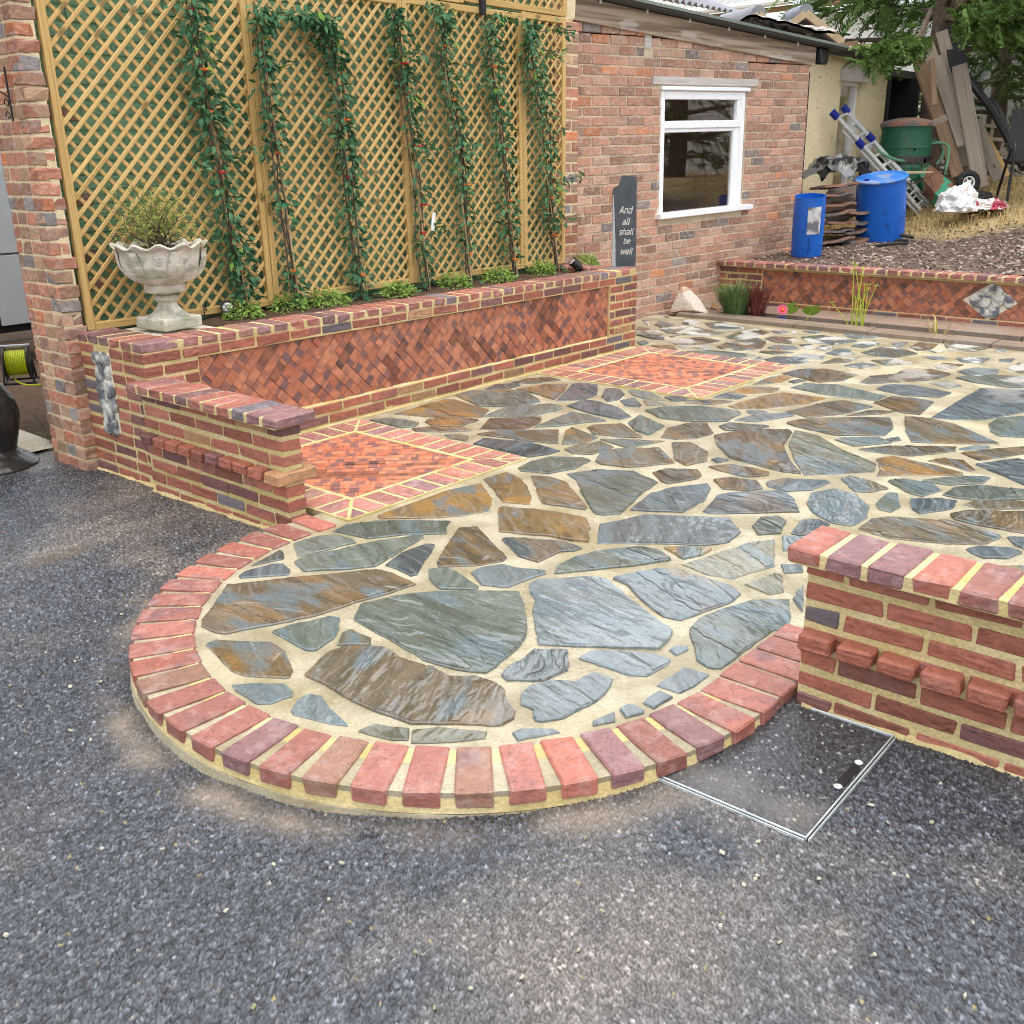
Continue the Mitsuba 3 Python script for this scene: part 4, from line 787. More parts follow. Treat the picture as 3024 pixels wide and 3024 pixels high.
# ------------------------------------------------------------------ the two low walls with dentil courses
LW = .0693
def low_wall(y0, y1, name, label, near, seed):
    """wall along y from y0 (free end) to y1, faces at x = -.04 and .0625"""
    W = thing(name, label, 'wall', 'low brick garden walls with a row of projecting bricks'); s = 1 if y1 > y0 else -1
    lo, hi = min(y0, y1), max(y0, y1); xf = -.04 if near == 0 else -.02; xb = xf + .1025; top = .4165
    e = np.array([0, s, 0.]); core(W, xf + .005, xb - .005, lo + .005, hi - .0, -.3, top)
    for r in range(-4, 6):
        z = r * LW + .021
        if r == 2 : pass
        a = 0; st = (.1025 + .012) if r % 2 else 0
        seq = []; q = 0
        if st: seq.append((0, .1025)); q = st
        while q < hi - lo - .02: seq.append((q, min(q + .215, hi - lo))); q += .2275
        for p0, p1 in seq:
            c = np.array([(xf + xb) / 2, y0 + s * (p0 + p1) / 2, z + .024]); put_brick(W, 'brick', frame(c, [0, 1, 0], [-1, 0, 0], ez), (p1 - p0, .1025 + RNG.normal(0, .002), .0485), cls_of((8, 1.6, .2, .5, .6) if near == 0 else (10, 1, .3, .2, 1)), 'm_brick', jit=.002)
    # coping headers across the wall
    n = int((hi - lo + .045) / .1135) + 1; xm = (xf + xb) / 2
    for k in range(n):
        y = y0 - s * .045 + s * (.05 + .1135 * k)
        if (y - (y1 + s * .03)) * s > 0: break
        coping(W, (xm, y, .4395), ex, ([1, 1, 3, 4, 0, 4, 1, 4, 4, 0, 0] if near == 0 else [4, 1, 1, 4, 0, 0, 1, 0, 1, 4, 0, 0])[k] if k < 11 else None)
    core(W, xm - .103, xm + .103, lo - (.03 if s > 0 else -.0), hi + (.03 if s < 0 else 0), .414, .457, name='coping_joint')
    # dentils
    k = 0; y = y0 + s * .005
    while (y - y1) * s < -.1:
        yc = y + s * .05
        if near == 0 and k == 0:
            put_brick(W, 'dentil_brick', frame([xf + .052, y0 + s * .03, .183], [1, 0, 0], [0, 1, 0], ez), (.215, .1, .05), 2, 'm_brick', ch=.006, jit=.002)
        else: put_brick(W, 'dentil_brick', frame([xf - .048 + .06, yc, .183], [1, 0, 0], [0, 1, 0], ez), (.12, .096, .05), cls_of((7, .8, .8, 0, 1)), 'm_brick', ch=.007, jit=.002)
        y += s * .1135; k += 1
    return W
SP = low_wall(-1.15, .0, 'low_brick_wall', 'low red brick wall stepping down from the planter end, its dark end brick overhanging', 0, 1)
RW = low_wall(-3.53, -6.6, 'low_brick_wall', 'low red brick wall at the right foreground with a row of projecting bricks', 1, 2)
def base_mortar(parent, x, ya, yb, zf, seed, d=.02):
    n = 70; ys = np.linspace(ya, yb, n); w = meshkit.fbm(np.c_[ys * 14, ys * 0 + seed, ys * 0], 3, 2); V = []
    for y, q in zip(ys, w): g = float(zf(x, y)); V += [(x + .004, y, g - .03), (x + .004, y, g + .004 + .02 * q), (x - d * (.3 + 1.2 * q), y, g - .004), (x - d * (.3 + 1.2 * q), y, g - .03)]
    F = []
    for i in range(n - 1):
        for p in range(4):
            a, b = 4 * i + p, 4 * i + (p + 1) % 4; F += [(a, b, a + 4), (b, b + 4, a + 4)]
    put('base_mortar', (np.array(V), np.array(F)), 'm_mortar', parent)
base_mortar(SP, -.04, -1.16, .0, asph, 1, .014); base_mortar(PL, 0, -.0, .66, asph, 2, .018); base_mortar(RW, -.02, -6.5, -3.55, asph, 3, .008)
# ------------------------------------------------------------------ retaining wall at the back with tile panel and flint diamond; narrow pond
BW = thing('retaining_wall', 'low back retaining wall with herringbone tiles and a flint diamond behind the narrow pond', 'wall')
XB, YB0, YB1 = 7.03, .75, -5.4; BT = .455
core(BW, XB + .05, XB + .3, YB1, YB0, -.4, .41); core(BW, XB + .004, XB + .2, .245, YB0, -.3, .41); core(BW, XB + .004, XB + .2, YB1, .26, -.3, .064); core(BW, XB + .004, XB + .2, YB1, .26, .378, .41)
lay(BW, 'm_brick', [XB, YB0, -.056], -ey, ez, -ex, range(0, 7), .0659, .05, (0, .5), lambda r: .1 if r % 2 else 0)
lay(BW, 'm_brick', [XB, .25, .006], -ey, ez, -ex, range(0, 1), .0659, .05, (0, 4.6), lambda r: .08)
y = YB0
k = 0
while y > YB1: coping(BW, (XB + .035, y - .05, .432), ex); y -= .1135
core(BW, XB - .068, XB + .13, YB1, YB0, .405, .449, name='coping_joint')
slab(BW, 'panel_backing', 'm_tile', XB + .02, XB + .06, -3.4, .246, .063, .379)
DC = (2.225, .16)   # diamond centre in panel coordinates
dia = sg.Polygon([(DC[0] - .235, DC[1]), (DC[0], DC[1] + .17), (DC[0] + .235, DC[1]), (DC[0], DC[1] - .17)])
herring(BW, np.array([XB + .012, .245, .064]), -ey, ez, -ex, 3.6, .315, .0565, None, blocks=dia, seed=8, mid=.12)
v, f = prism(dia.buffer(-.002), -.04, -.002, frame([XB + .012, .245, .064], -ey, ez, -ex)); put('flint_bed', (v, f), 'm_palem', BW)
for k, (a, b, r) in enumerate([(-.12, 0, .06), (-.03, .08, .055), (.06, .09, .05), (-.04, -.02, .055), (.07, 0, .06), (.15, .01, .055), (-.03, -.1, .05), (.05, -.09, .055), (-.09, .05, .04), (0, .13, .035), (.02, .03, .035)]): flint(BW, (XB + .008, .245 - DC[0] - a, .064 + DC[1] + b), -ey, ez, -ex, r, 40 + k)
pav = thing('pond_edging', 'damp brown sandstone slabs edging both sides of the narrow pond', 'paving')
def slabs(xa, xb, cuts, z0, z1, rough):
    for a, b in zip(cuts[:-1], cuts[1:]):
        g = rough_outline(sg.box(xa, b + .004, xb, a - .004), .03, rough, a * 10 + xa); v, f = prism(g, z0, z1 + RNG.normal(0, .001)); put('slab', (v, f), 'm_pond', pav)
slabs(6.0, 6.26, [.62, .24, -.62, -1.3, -1.95, -2.32, -3.1, -4.4, -5.4], -.06, .03, .003); slabs(6.50, 7.0, [.75, .30, -1.12, -2.42, -3.6, -5.4], -.012, .03, .005)
core(pav, 6.2, 6.25, -5.4, .62, -.4, -.05, bs='m_darkwood', name='pond_side'); core(pav, 6.53, 6.9, -5.4, .8, -.4, -.02, bs='m_darkwood', name='pond_side'); core(pav, 5.98, 6.27, -5.4, .7, -.3, -.055, bs='m_bed', name='bed'); core(pav, 6.26, 6.52, .32, .8, -.3, .02, bs='m_pond', name='pond_end')
put('water', grid(np.linspace(6.25, 6.52, 3), np.linspace(-5.4, .4, 3), lambda x, y: 0 * x - .085), 'm_water', label='dark still water in the narrow pond', kind='structure')

# ------------------------------------------------------------------ mulched and grassy bank behind
def bank_mesh():
    xs = np.concatenate([[7.15], np.arange(7.2, 13.5, .032), np.arange(13.5, 30, .6), [40, 60, 90]]); ys = np.concatenate([[-90, -60, -40], np.arange(-30, -4.0, .6), np.arange(-4.0, 2.2, .032), np.arange(2.4, 8, .6), [12, 30]])
    V, F = grid(xs, ys, bank); rng = np.random.default_rng(2); n = len(V)
    g = smooth(-.35, .35, meshkit.fbm(np.c_[V[:, :2] * 1.5, V[:, 0] * 0], 3, 1) * 1.0 - .5 + (V[:, 0] - 9.75 + .28 * V[:, 1]) * .55)
    lum = np.exp(rng.normal(0, .5, n)); base = np.array([.085, .062, .05]) * lum[:, None]; base[rng.random(n) > .955] = [.42, .36, .32]
    gr = np.array([.34, .26, .13]) * (.7 + .5 * meshkit.fbm(np.c_[V[:, :2] * 4, V[:, 0] * 0], 3, 5))[:, None]
    gm = smooth(9, 13, V[:, 0])[:, None] * 0 + g[:, None]
    V[:, 2] += rng.uniform(-.008, .012, n) * (1 - g)
    return (V, F), np.clip(base * (1 - gm) + gr * gm, 0, 1)
bm, bc = bank_mesh(); put('garden_bank', bm, 'm_vcol', smooth=True, color=bc, label='brown bark mulch rising to a dry straw-coloured grass bank', kind='structure')
def straw():
    rng = np.random.default_rng(12); mb = MB(); n = 0
    while n < 5200:
        x, y = rng.uniform(9.3, 13.8), rng.uniform(-3.6, 1.1)
        g = (x - 9.75 + .28 * y) * .55 + rng.normal(0, .14)
        if g < .12: continue
        n += 1; z = float(bank(x, y)); a = rng.uniform(0, 6.28); L = rng.uniform(.06, .24); lean = rng.uniform(.5, 1.6); d = np.array([math.cos(a), math.sin(a), 0]); w = np.array([-d[1], d[0], 0]) * rng.uniform(.003, .007)
        p0 = np.array([x, y, z - .01]); p1 = p0 + d * L * .35 * lean * .6 + [0, 0, L * .55]; p2 = p0 + d * L * lean * .75 + [0, 0, L * (.75 - .3 * lean)]
        mb.add([p0 - w, p0 + w, p1 - w, p1 + w, p2], [(0, 1, 3), (0, 3, 2), (2, 3, 4)])
    return mb.mesh()
put('dry_grass', straw(), 'm_straw', label='dry straw-coloured grass on the bank', cat='grass', kind='stuff')
def chips():
    rng = np.random.default_rng(21); mb = MB(); mc = []
    for _ in range(5200):
        x, y = rng.uniform(7.3, 11.2), rng.uniform(-3.2, .9)
        if (x - 9.75 + .28 * y) > .35: continue
        z = float(bank(x, y)); v, f = chbox(rng.uniform(.015, .06), rng.uniform(.008, .022), rng.uniform(.005, .012), .002); q = np.linalg.qr(rng.normal(0, 1, (3, 3)))[0]; q = q * .5 + np.eye(3) * .5
        c = np.array([.085, .06, .045]) * math.exp(rng.normal(0, .5)) if rng.random() > .07 else np.array([.5, .42, .36]); mb.add(v @ q + [x, y, z + .008], f, c)
    return mb
cm = chips(); put('bark_chips', cm.mesh(), 'm_vcol', color=np.clip(cm.col(), 0, 1), label='bark chips strewn over the mulch behind the back wall', cat='bark chips', kind='stuff')

# ------------------------------------------------------------------ garage end wall: brick pier at the left, green painted wall, pier at the right
GW = thing('garage_wall', 'green painted brick garage wall with bare brick piers behind the trellis', 'wall')
GP = .0737
slab(GW, 'pier_mortar', 'm_piermortar', -.0600, .045, .666, 1.052, -.35, 2.88); slab(GW, 'green_mortar', 'm_green', .02, 4.2, .758, 1.02, .3, 2.9)
lay(GW, 'm_pierbrick', [-.066, .66, -.21], ey, ez, -ex, range(0, 42), GP, .062, (0, .395), lambda r: (0 if r % 2 else .0), L=.1, j=.012, depth=.06, w=(5, 2.5, 2.5, .8, .7), name='pier_brick')
for r in range(0, 42):
    z = -.21 + r * GP + .031; L = [.13, .108, .115, .125, .12, .11, .128, .1][r % 8] + RNG.uniform(-.008, .008)
    put_brick(GW, 'corner_brick', frame([-.066 + L / 2, .66 + .05 + RNG.normal(0, .003), z], ex, ey, ez), (L, .1, .062), cls_of((5, 3, 2, .5, .6)), 'm_pierbrick', ch=.006, jit=.004)
lay(GW, 'm_green', [.03, .75, .55], ex, ez, -ey, range(0, 32), GP, .064, (0, 4.13), lambda r: .11 if r % 2 else 0, j=.009, depth=.06, name='painted_brick', w=(1, 0, 0, 0, 0))
for x, z in ((.16, 1.73), (.17, 1.31), (.15, 1.02), (.2, .87)): put_brick(GW, 'bare_brick', frame([x, .772, z], ex, ey, ez), (.15, .06, .062), 1, 'm_pierbrick')
slab(GW, 'right_pier_mortar', 'm_piermortar', 4.166, 4.465, .694, 1.1, .3, 2.50)
lay(GW, 'm_pierbrick', [4.16, .69, .56], ex, ez, -ey, range(0, 24), .0815, .068, (0, .31), lambda r: .1 if r % 2 else 0, j=.012, depth=.1, w=(5, 2, 2, 1, .6), name='right_pier_brick')
v, f = chbox(.27, .3, .30, .03, .012); put('ragged_mortar_top', (v + [4.33, .86, 2.64], f), 'm_piermortar', GW)
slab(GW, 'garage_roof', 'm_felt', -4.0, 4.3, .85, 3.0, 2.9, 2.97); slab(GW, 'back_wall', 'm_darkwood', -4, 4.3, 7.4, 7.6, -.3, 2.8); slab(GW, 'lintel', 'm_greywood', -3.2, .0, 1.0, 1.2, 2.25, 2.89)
slab(GW, 'far_jamb', 'm_piermortar', -3.6, -3.2, .66, 1.05, -.3, 2.89)
put('garage_floor', grid(np.linspace(-4, .1, 3), np.linspace(1.28, 8, 3), lambda x, y: 0 * x - .118), 'm_concrete', label='pale dusty concrete floor of the garage', kind='structure')
# fridge freezer just inside
FR = thing('fridge_freezer', 'tall grey fridge freezer inside the garage doorway', 'fridge')
slab(FR, 'cabinet', 'm_fridge', 1.741, 2.361, 6.027, 6.597, -.1, 2.297); slab(FR, 'freezer_door', 'm_fridge', 1.741, 2.361, 5.967, 6.019, -.04, 0.650); slab(FR, 'fridge_door', 'm_fridge', 1.741, 2.361, 5.967, 6.019, 0.672, 2.297); slab(FR, 'plinth', 'm_black', 1.711, 2.361, 5.997, 6.497, -.118, -.045)
slab(FR, 'side_seal', 'm_black', 1.711, 1.739, 5.977, 6.597, -.045, 2.297)
# ------------------------------------------------------------------ trellis panels
def slat(parent, p0, p1, w, t, name='slat'):
    v, f = beam(p0, p1, w, t, up=(0, 1, 0), ch=.003); d = nrm(np.subtract(p1, p0)); c = (np.asarray(p0) + p1) / 2; pe = np.cross([0, 1, 0], d)
    SER[0] += 1; i = SER[0] % 700; put(name, (v, f), 'm_trellis', parent, uv=np.c_[10 * i + 5 + (v - c) @ d, 5 + (v - c) @ pe])
def trellis(x0, x1, z0, z1, label, off, zrot=0):
    t = thing('trellis_panel', label, 'trellis', 'diamond trellis panels fixed over the green wall'); Y = .675; w = .042
    for x in (x0 + w / 2, x1 - w / 2): slat(t, (x, Y, z0), (x, Y, z1), w, .036, 'stile')
    for z in (z0 + w / 2 - .003, z1 - w / 2): slat(t, (x0 + w, Y + .002, z), (x1 - w, Y + .002, z), w, .034, 'rail')
    sp = .0912; a0, a1, b0, b1 = x0 + .03, x1 - .03, z0 + .03, z1 - .03
    c = -(b1 - b0) + off
    while c < (a1 - a0):
        for sgn, y in ((1, Y - .002), (-1, Y + .011)):
            # line from (a0 + c, b0) going up to the right (or mirrored)
            s0 = max(0, -c); s1 = min(b1 - b0, a1 - a0 - c)
            if s1 - s0 > .03:
                if sgn > 0: p0, p1 = (a0 + c + s0, y, b0 + s0), (a0 + c + s1, y, b0 + s1)
                else: p0, p1 = (a1 - c - s0, y, b0 + s0), (a1 - c - s1, y, b0 + s1)
                slat(t, p0, p1, .0222, .0105)
        c += sp
    return t
xs4 = [.068, 1.288, 2.508, 3.728, 4.26]
trellis(xs4[0], xs4[1] - .002, .638, 2.47, 'left trellis panel behind the stone urn', .045)
trellis(xs4[1] + .002, xs4[2] - .002, .655, 2.485, 'second trellis panel from the left, with two dense climbers', .02)
trellis(xs4[2] + .002, xs4[3] - .002, .655, 2.50, 'third trellis panel from the left, behind the white plant tag', .06)
trellis(xs4[3] + .002, xs4[4], .655, 2.515, 'narrow last trellis panel against the right brick pier', .03)
trellis(1.9, 3.10, 2.51, 2.86, 'upper trellis panel left of the dark bracket at the top', .02)
trellis(3.12, 4.27, 2.525, 2.86, 'upper trellis panel right of the dark bracket at the top', .05)
v, f = beam((3.28, .645, 2.45), (3.28, .645, 2.85), .045, .03, up=(0, 1, 0)); put('timber_bracket', (v, f), 'm_darkwood', label='dark timber bracket holding the upper trellis', cat='bracket')

# ------------------------------------------------------------------ brick shed
SE1, SE2, SN, SO = np.array([0.9943, -0.1045, 0.022]), np.array([-0.0219, 0.0023, 0.99976]), np.array([-0.1045, -0.9945, 0.]), np.array([4.4, 1.007, 0.])
SE1 = nrm(SE1); SE2 = nrm(np.cross(np.cross(SE1, SE2), SE1)); SN = -np.cross(SE1, SE2) if np.dot(np.cross(SE1, SE2), SN) < 0 else np.cross(SE1, SE2)
def sw(s, t, d=0): return SO + SE1 * s + SE2 * t + SN * d
SH = thing('brick_shed', 'single storey shed of weathered pinkish brick with a lean-to roof', 'shed')
WX0, WX1, WZ0, WZ1 = 1.60, 2.985, .885, 2.07
def sbox(parent, name, bs, s0, s1, t0, t1, d0, d1, ch=.003, **k):
    v, f = chbox(s1 - s0, d1 - d0, t1 - t0, ch); c = sw((s0 + s1) / 2, (t0 + t1) / 2, (d0 + d1) / 2)
    ky = np.cross(SE2, SE1); dsg = np.dot(ky, SN)
    uv = brick_uv(v, 0) if k.pop('wood', False) else None
    return put(name, (tf(v, frame(c, SE1, SN, SE2)) if dsg > 0 else tf(v * [1, -1, 1], frame(c, SE1, -SN, SE2))[:, :], f), bs, parent, uv=uv, **k)
SP2 = .0827
def shed_top(s): return 2.60 - .069 * s
for a, b, c, d in ((.06, WX0, -.4, 2.45), (WX1, 4.14, -.4, 2.29), (WX0, WX1, -.4, WZ0), (WX0, WX1, WZ1, 2.40)): sbox(SH, 'mortar', 'm_oldmortar', a, b, c, d, -.2, -.008)
def cuts_shed(t0, t1):
    o = []
    if t1 > WZ0 - .004 and t0 < WZ1 + .0: o.append((WX0 - .005, WX1 + .005))
    if t1 > 2.085 and t0 < 2.15: o.append((1.46, 3.165))
    if t1 > 2.37 and t0 < 2.5: o.append((1.345, 1.45))
    s_end = (2.60 - t0) / .0675
    o.append((max(s_end, .0), 9)) if t0 > 2.25 else None
    return o
lay(SH, 'm_oldbrick', sw(0, 0), SE1, SE2, SN, range(-3, 31), SP2, .0700, lambda r: (.07, 4.14 - .0 * r), lambda r: .11 if r % 2 else 0, L=.222, j=.013, w=(6, 3, 3, .55, .5), cuts=cuts_shed)
sbox(SH, 'lintel', 'm_greypaint', 1.467, 3.16, 2.083, 2.152, -.1, .012)
sbox(SH, 'timber_packer', 'm_greypaint', 1.35, 1.445, 2.375, 2.52, -.06, .002)
# fascia and roof follow the slope
def sl(s, t, d): return sw(s, t - .0675 * s, d)
def sloped(parent, name, bs, s0, s1, t0, t1, d0, d1):
    P = [sl(s, t, d) for s in (s0, s1) for d in (d0, d1) for t in (t0, t1)]; h = trimesh.convex.convex_hull(np.array(P)); return put(name, h, bs, parent)
sloped(SH, 'fascia', 'm_fascia', .38, 4.19, 2.588, 2.765, -.03, .03); sloped(SH, 'roof_edge', 'm_edge', .30, 4.62, 2.79, 2.815, .16, .175); sloped(SH, 'roof', 'm_felt', .1, 4.62, 2.775, 2.812, -3.2, .16)
for s in np.arange(.7, 4.2, .62): sloped(SH, 'roof_bolt', 'm_upvc', s, s + .016, 2.745, 2.775, .032, .046)
# window
def wf(name, bs, a, b, c, d, d0, d1, ch=.005): return sbox(SH + '__window', name, bs, a, b, c, d, d0, d1, ch)
wf('head', 'm_upvc', 1.585, 3.005, 2.035, 2.07, -.06, .025); wf('frame', 'm_upvc', 1.605, 1.665, .94, 2.033, -.06, -.004); wf('frame', 'm_upvc', 2.90, 2.965, .94, 2.033, -.06, -.004)
wf('frame', 'm_upvc', 1.665, 2.90, 1.958, 2.032, -.06, -.005); wf('transom', 'm_upvc', 1.665, 2.90, 1.70, 1.768, -.06, -.003); wf('sash', 'm_upvc', 2.835, 2.899, 1.769, 1.957, -.058, -.010); wf('bead', 'm_upvc', 2.80, 2.899, .935, 1.699, -.058, -.02); wf('bead', 'm_upvc', 1.666, 2.80, 1.665, 1.699, -.058, -.02)
wf('sill', 'm_upvc', 1.54, 3.095, .885, .936, -.06, .07)
v, f = [sw(1.66, .93, -.04), sw(2.81, .93, -.04), sw(2.81, 1.67, -.04), sw(1.66, 1.67, -.04)], [(0, 1, 2), (0, 2, 3)]; put('pane', (np.array(v), f), 'm_glass', SH + '__window')
v = [sw(1.66, 1.76, -.042), sw(2.84, 1.76, -.042), sw(2.84, 1.96, -.042), sw(1.66, 1.96, -.042)]; put('pane', (np.array(v), f), 'm_glass', SH + '__window')
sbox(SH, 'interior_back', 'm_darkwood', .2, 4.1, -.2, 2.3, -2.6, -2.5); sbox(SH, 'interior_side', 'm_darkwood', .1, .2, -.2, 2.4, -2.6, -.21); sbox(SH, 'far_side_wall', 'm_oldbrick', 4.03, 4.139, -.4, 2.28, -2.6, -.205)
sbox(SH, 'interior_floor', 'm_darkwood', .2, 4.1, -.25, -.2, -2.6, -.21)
sbox(SH, 'black_edge_strip', 'm_black', 4.145, 4.175, -.2, 2.25, -.06, -.012)
v, f = chbox(.20, .16, .16, .02, .006); put('gutter_end', (v + sl(4.32, 2.70, -.02), f), 'm_black', SH)
v, f = tube([sl(4.30, 2.69, .03), sl(4.30, 2.69, -3)], .055, 10); put('gutter', (v, f), 'm_black', SH)
# ------------------------------------------------------------------ leaves and small plants
def leaf_mesh(L=1.0, W=.42, fold=.25, curl=.2, n=5, seed=0):
    rng = np.random.default_rng(seed); V = []; F = []
    for i in range(n + 1):
        t = i / n; w = W / 2 * math.sin(math.pi * t ** .8) ** .85 if 0 < t < 1 else 0.0; z = -curl * t * t + rng.normal(0, .01)
        V += [(t * L, -w, z + fold * w), (t * L, 0, z), (t * L, w, z + fold * w)]
    for i in range(n):
        a = 3 * i
        for k in (0, 1): F += [(a + k, a + k + 3, a + k + 1), (a + k + 1, a + k + 3, a + k + 4)]
    return np.array(V), np.array(F)
LEAVES = [leaf_mesh(1, .42, .22, .15 + .12 * k, 5, k) for k in range(3)]
LEAFREF = {(k, b): mikit.ply(LEAVES[k], b, smooth=True) for k in range(3) for b in ('m_leaf0', 'm_leaf1', 'm_leaf2')}
def orient(d, roll, s, p):
    ex = nrm(d); up = np.array([0, 0, 1.]) if abs(ex[2]) < .95 else np.array([1., 0, 0]); ey = nrm(np.cross(up, ex)); ez = np.cross(ex, ey)
    c, q = math.cos(roll), math.sin(roll); return frame(p, ex * s, (ey * c + ez * q) * s, (-ey * q + ez * c) * s)
def climber(pts, label, seed, dens, tone, sprays=(), cane=True, bare=(), ties=('m_orange',), rad=.062):
    rng = np.random.default_rng(seed); t = thing('climbing_plant', label, 'climber', 'climbing evergreens tied to canes against the trellis')
    P = np.array([(x, .60 + .012 * math.sin(i * 1.7), z) for i, (x, z) in enumerate(pts)]); S = spline(P, 40)
    if cane:
        c0 = np.array([P[0, 0] + .02, .585, .58]); k = max(3, int(len(P) * .72)); c1 = np.array([P[k, 0] + .005, .615, P[k, 2] + .08]); put('cane', tube([c0, (c0 + c1) / 2, c1], .0055, 6), 'm_cane', t)
    mb = MB()
    for j in range(3):
        w = np.cumsum(rng.normal(0, .006, (40, 3)), 0); w = (w - np.linspace(0, 1, 40)[:, None] * w[-1]) * [1, .4, 0]
        a = S + w + [.012 * math.sin(j * 2), .008 * j - .01, 0]; a[0, 2] = .58; mb.add(*tube(a, np.linspace(.006, .0035, 40), 5))
    for sp in sprays:
        sx, sz, dx, dz, L = sp; q = np.array([sx, .59, sz]); e = q + [dx, -.06, dz]; mb.add(*tube([q, (q + e) / 2 + [0, 0, .03], e], .0028, 5))
    put('stem', mb.mesh(), 'm_bark', t)
    D = np.linalg.norm(np.diff(S, axis=0), axis=1).sum(); n = int(D * dens); items = []
    for _ in range(n):
        u = rng.random() ** .92; q = S[min(39, int(u * 39.99))]
        if any(a < u < b for a, b in bare) and rng.random() < .82: continue
        clump = .55 + .9 * meshkit.noise(np.array([[q[2] * 7, seed * 1.7, 0]]))[0]; a = rng.uniform(0, 6.28); r = rng.uniform(.15, 1) * rad * 1.28 * clump
        items.append((q + [r * math.cos(a), r * math.sin(a) * .75 - .02, rng.normal(0, .02)], np.array([math.cos(a), math.sin(a) * .8 - .25, rng.normal(-.35, .5)])))
    for (sx, sz, dx, dz, cnt) in sprays:
        for _ in range(cnt):
            u = rng.uniform(.25, 1.05); q = np.array([sx + dx * u, .59 - .06 * u, sz + dz * u + .03 * math.sin(3 * u)]) + rng.normal(0, .022, 3); items.append((q, np.array([dx * 2 + rng.normal(0, .6), rng.normal(-.3, .5), rng.normal(-.2, .5)])))
    for k, (q, d) in enumerate(items[:299]):
        q[1] = min(q[1], .655); b = 'm_leaf2' if rng.random() < tone[1] * (1.6 if q[2] > 2 else .8) else ('m_leaf1' if rng.random() < tone[0] else 'm_leaf0')
        put_ref('leaf', LEAFREF[(int(rng.integers(3)), b)], t, orient(d, rng.normal(0, .5), rng.uniform(.042, .07), q))
    fo = MB(); lv_, lf_ = leaf_mesh(1, .5, .22, .3, 3, 7)
    for _ in range(int(len(items) * 1.9)):
        u = rng.random(); q = S[min(39, int(u * 39.99))]
        if any(a < u < b for a, b in bare) and rng.random() < .8: continue
        a = rng.uniform(0, 6.28); r = rng.uniform(.1, 1) * rad * 1.3 * (.5 + meshkit.noise(np.array([[q[2] * 7, seed * 1.7, 0]]))[0]); c = q + [r * math.cos(a), min(r * math.sin(a) * .7 - .015, .05), rng.normal(0, .02)]
        fo.add(tf(lv_, orient(np.array([math.cos(a), math.sin(a) * .8 - .25, rng.normal(-.4, .5)]), rng.normal(0, .6), rng.uniform(.032, .058), c)), lf_)
    put('small_leaves', fo.mesh(), 'm_leaf0' if tone[0] < .5 else 'm_leaf1', t, smooth=True, kind='stuff')
    for k in range(len(ties) * 2):
        u = (k + .6 + rng.uniform(-.2, .2)) / (len(ties) * 2); q = S[int(u * 39)]; v, f = tube([q + [0, -.022 + .0, -.005], q + [0, -.022, .006]], .018, 8); w = rng.uniform(.022, .045); v2, f2 = chbox(w, .012, .012, .002)
        put('tie', (MB().add(v, f).add(v2 + q + [rng.uniform(-.02, .02), -.045, 0], f2)).mesh(), ties[k % len(ties)], t)
    return t
VINES = [[(1.032, 0.725), (1.02, 0.922), (0.973, 1.125), (0.941, 1.417), (0.922, 1.697), (0.913, 1.878), (0.873, 2.139), (0.883, 2.361)], [(1.408, 0.696), (1.387, 0.997), (1.343, 1.409), (1.34, 1.607), (1.325, 1.894), (1.334, 2.173), (1.348, 2.292)], [(1.972, 0.613), (1.926, 0.96), (1.891, 1.399), (1.877, 1.713), (1.878, 2.016), (1.814, 2.208), (1.727, 2.278), (1.586, 2.295)], [(2.568, 0.611), (2.543, 1.037), (2.541, 1.271), (2.505, 1.5), (2.463, 1.832), (2.43, 2.044), (2.398, 2.251), (2.347, 2.39)], [(3.011, 0.631), (3.009, 1.011), (2.969, 1.378), (2.926, 1.614), (2.884, 1.843), (2.829, 2.12), (2.824, 2.336), (2.697, 2.442)], [(3.537, 0.649), (3.482, 0.984), (3.43, 1.369), (3.381, 1.738), (3.349, 1.975), (3.318, 2.205), (3.345, 2.456)], [(4.071, 0.63), (4.002, 1.091), (3.958, 1.359), (3.894, 1.746), (3.811, 1.993), (3.751, 2.232), (3.734, 2.432)]]
climber(VINES[0], 'leftmost climbing plant on the trellis, dense dark leaves right of the urn', 31, 158, (.35, .05), [(.93, 1.44, -.17, .03, 9), (.95, 1.45, .18, .10, 11), (.92, 1.78, .14, -.02, 14)], ties=('m_orange', 'm_orange', 'm_red'), rad=.082)
climber(VINES[1], 'climbing plant just right of the first trellis joint, thin and brown towards its base', 32, 118, (.4, .04), [(1.35, 1.95, .1, .05, 12)], bare=((.12, .22), (.33, .44)), ties=('m_orange', 'm_teal', 'm_orange'), rad=.06)
climber(VINES[2], 'climbing plant third from the left, its bushy top bending over to the left', 33, 150, (.35, .05), [(1.88, 1.62, -.22, .10, 16), (1.80, 2.24, -.25, .06, 18), (1.85, 2.3, .1, .1, 12), (1.92, 1.5, .12, .04, 10)], ties=('m_orange', 'm_red', 'm_orange'), rad=.062)
C4 = climber(VINES[3], 'climbing plant with a white tag, fourth from the left', 34, 120, (.4, .05), [(2.45, 2.1, .16, .04, 10), (2.52, 1.6, .16, -.12, 14), (2.55, .95, .16, .05, 10), (2.4, 2.3, -.12, .02, 14)], bare=((.16, .28), (.34, .44)), ties=('m_red', 'm_red', 'm_red'), rad=.06)
climber(VINES[4], 'fifth climbing plant, loose pale green, left of the last trellis joint', 35, 112, (.65, .1), [(2.83, 2.3, -.16, .12, 14), (2.85, 2.1, .18, -.05, 10), (2.95, 1.5, .12, .05, 8)], bare=((.0, .1),), ties=('m_orange', 'm_orange', 'm_teal'), rad=.058)
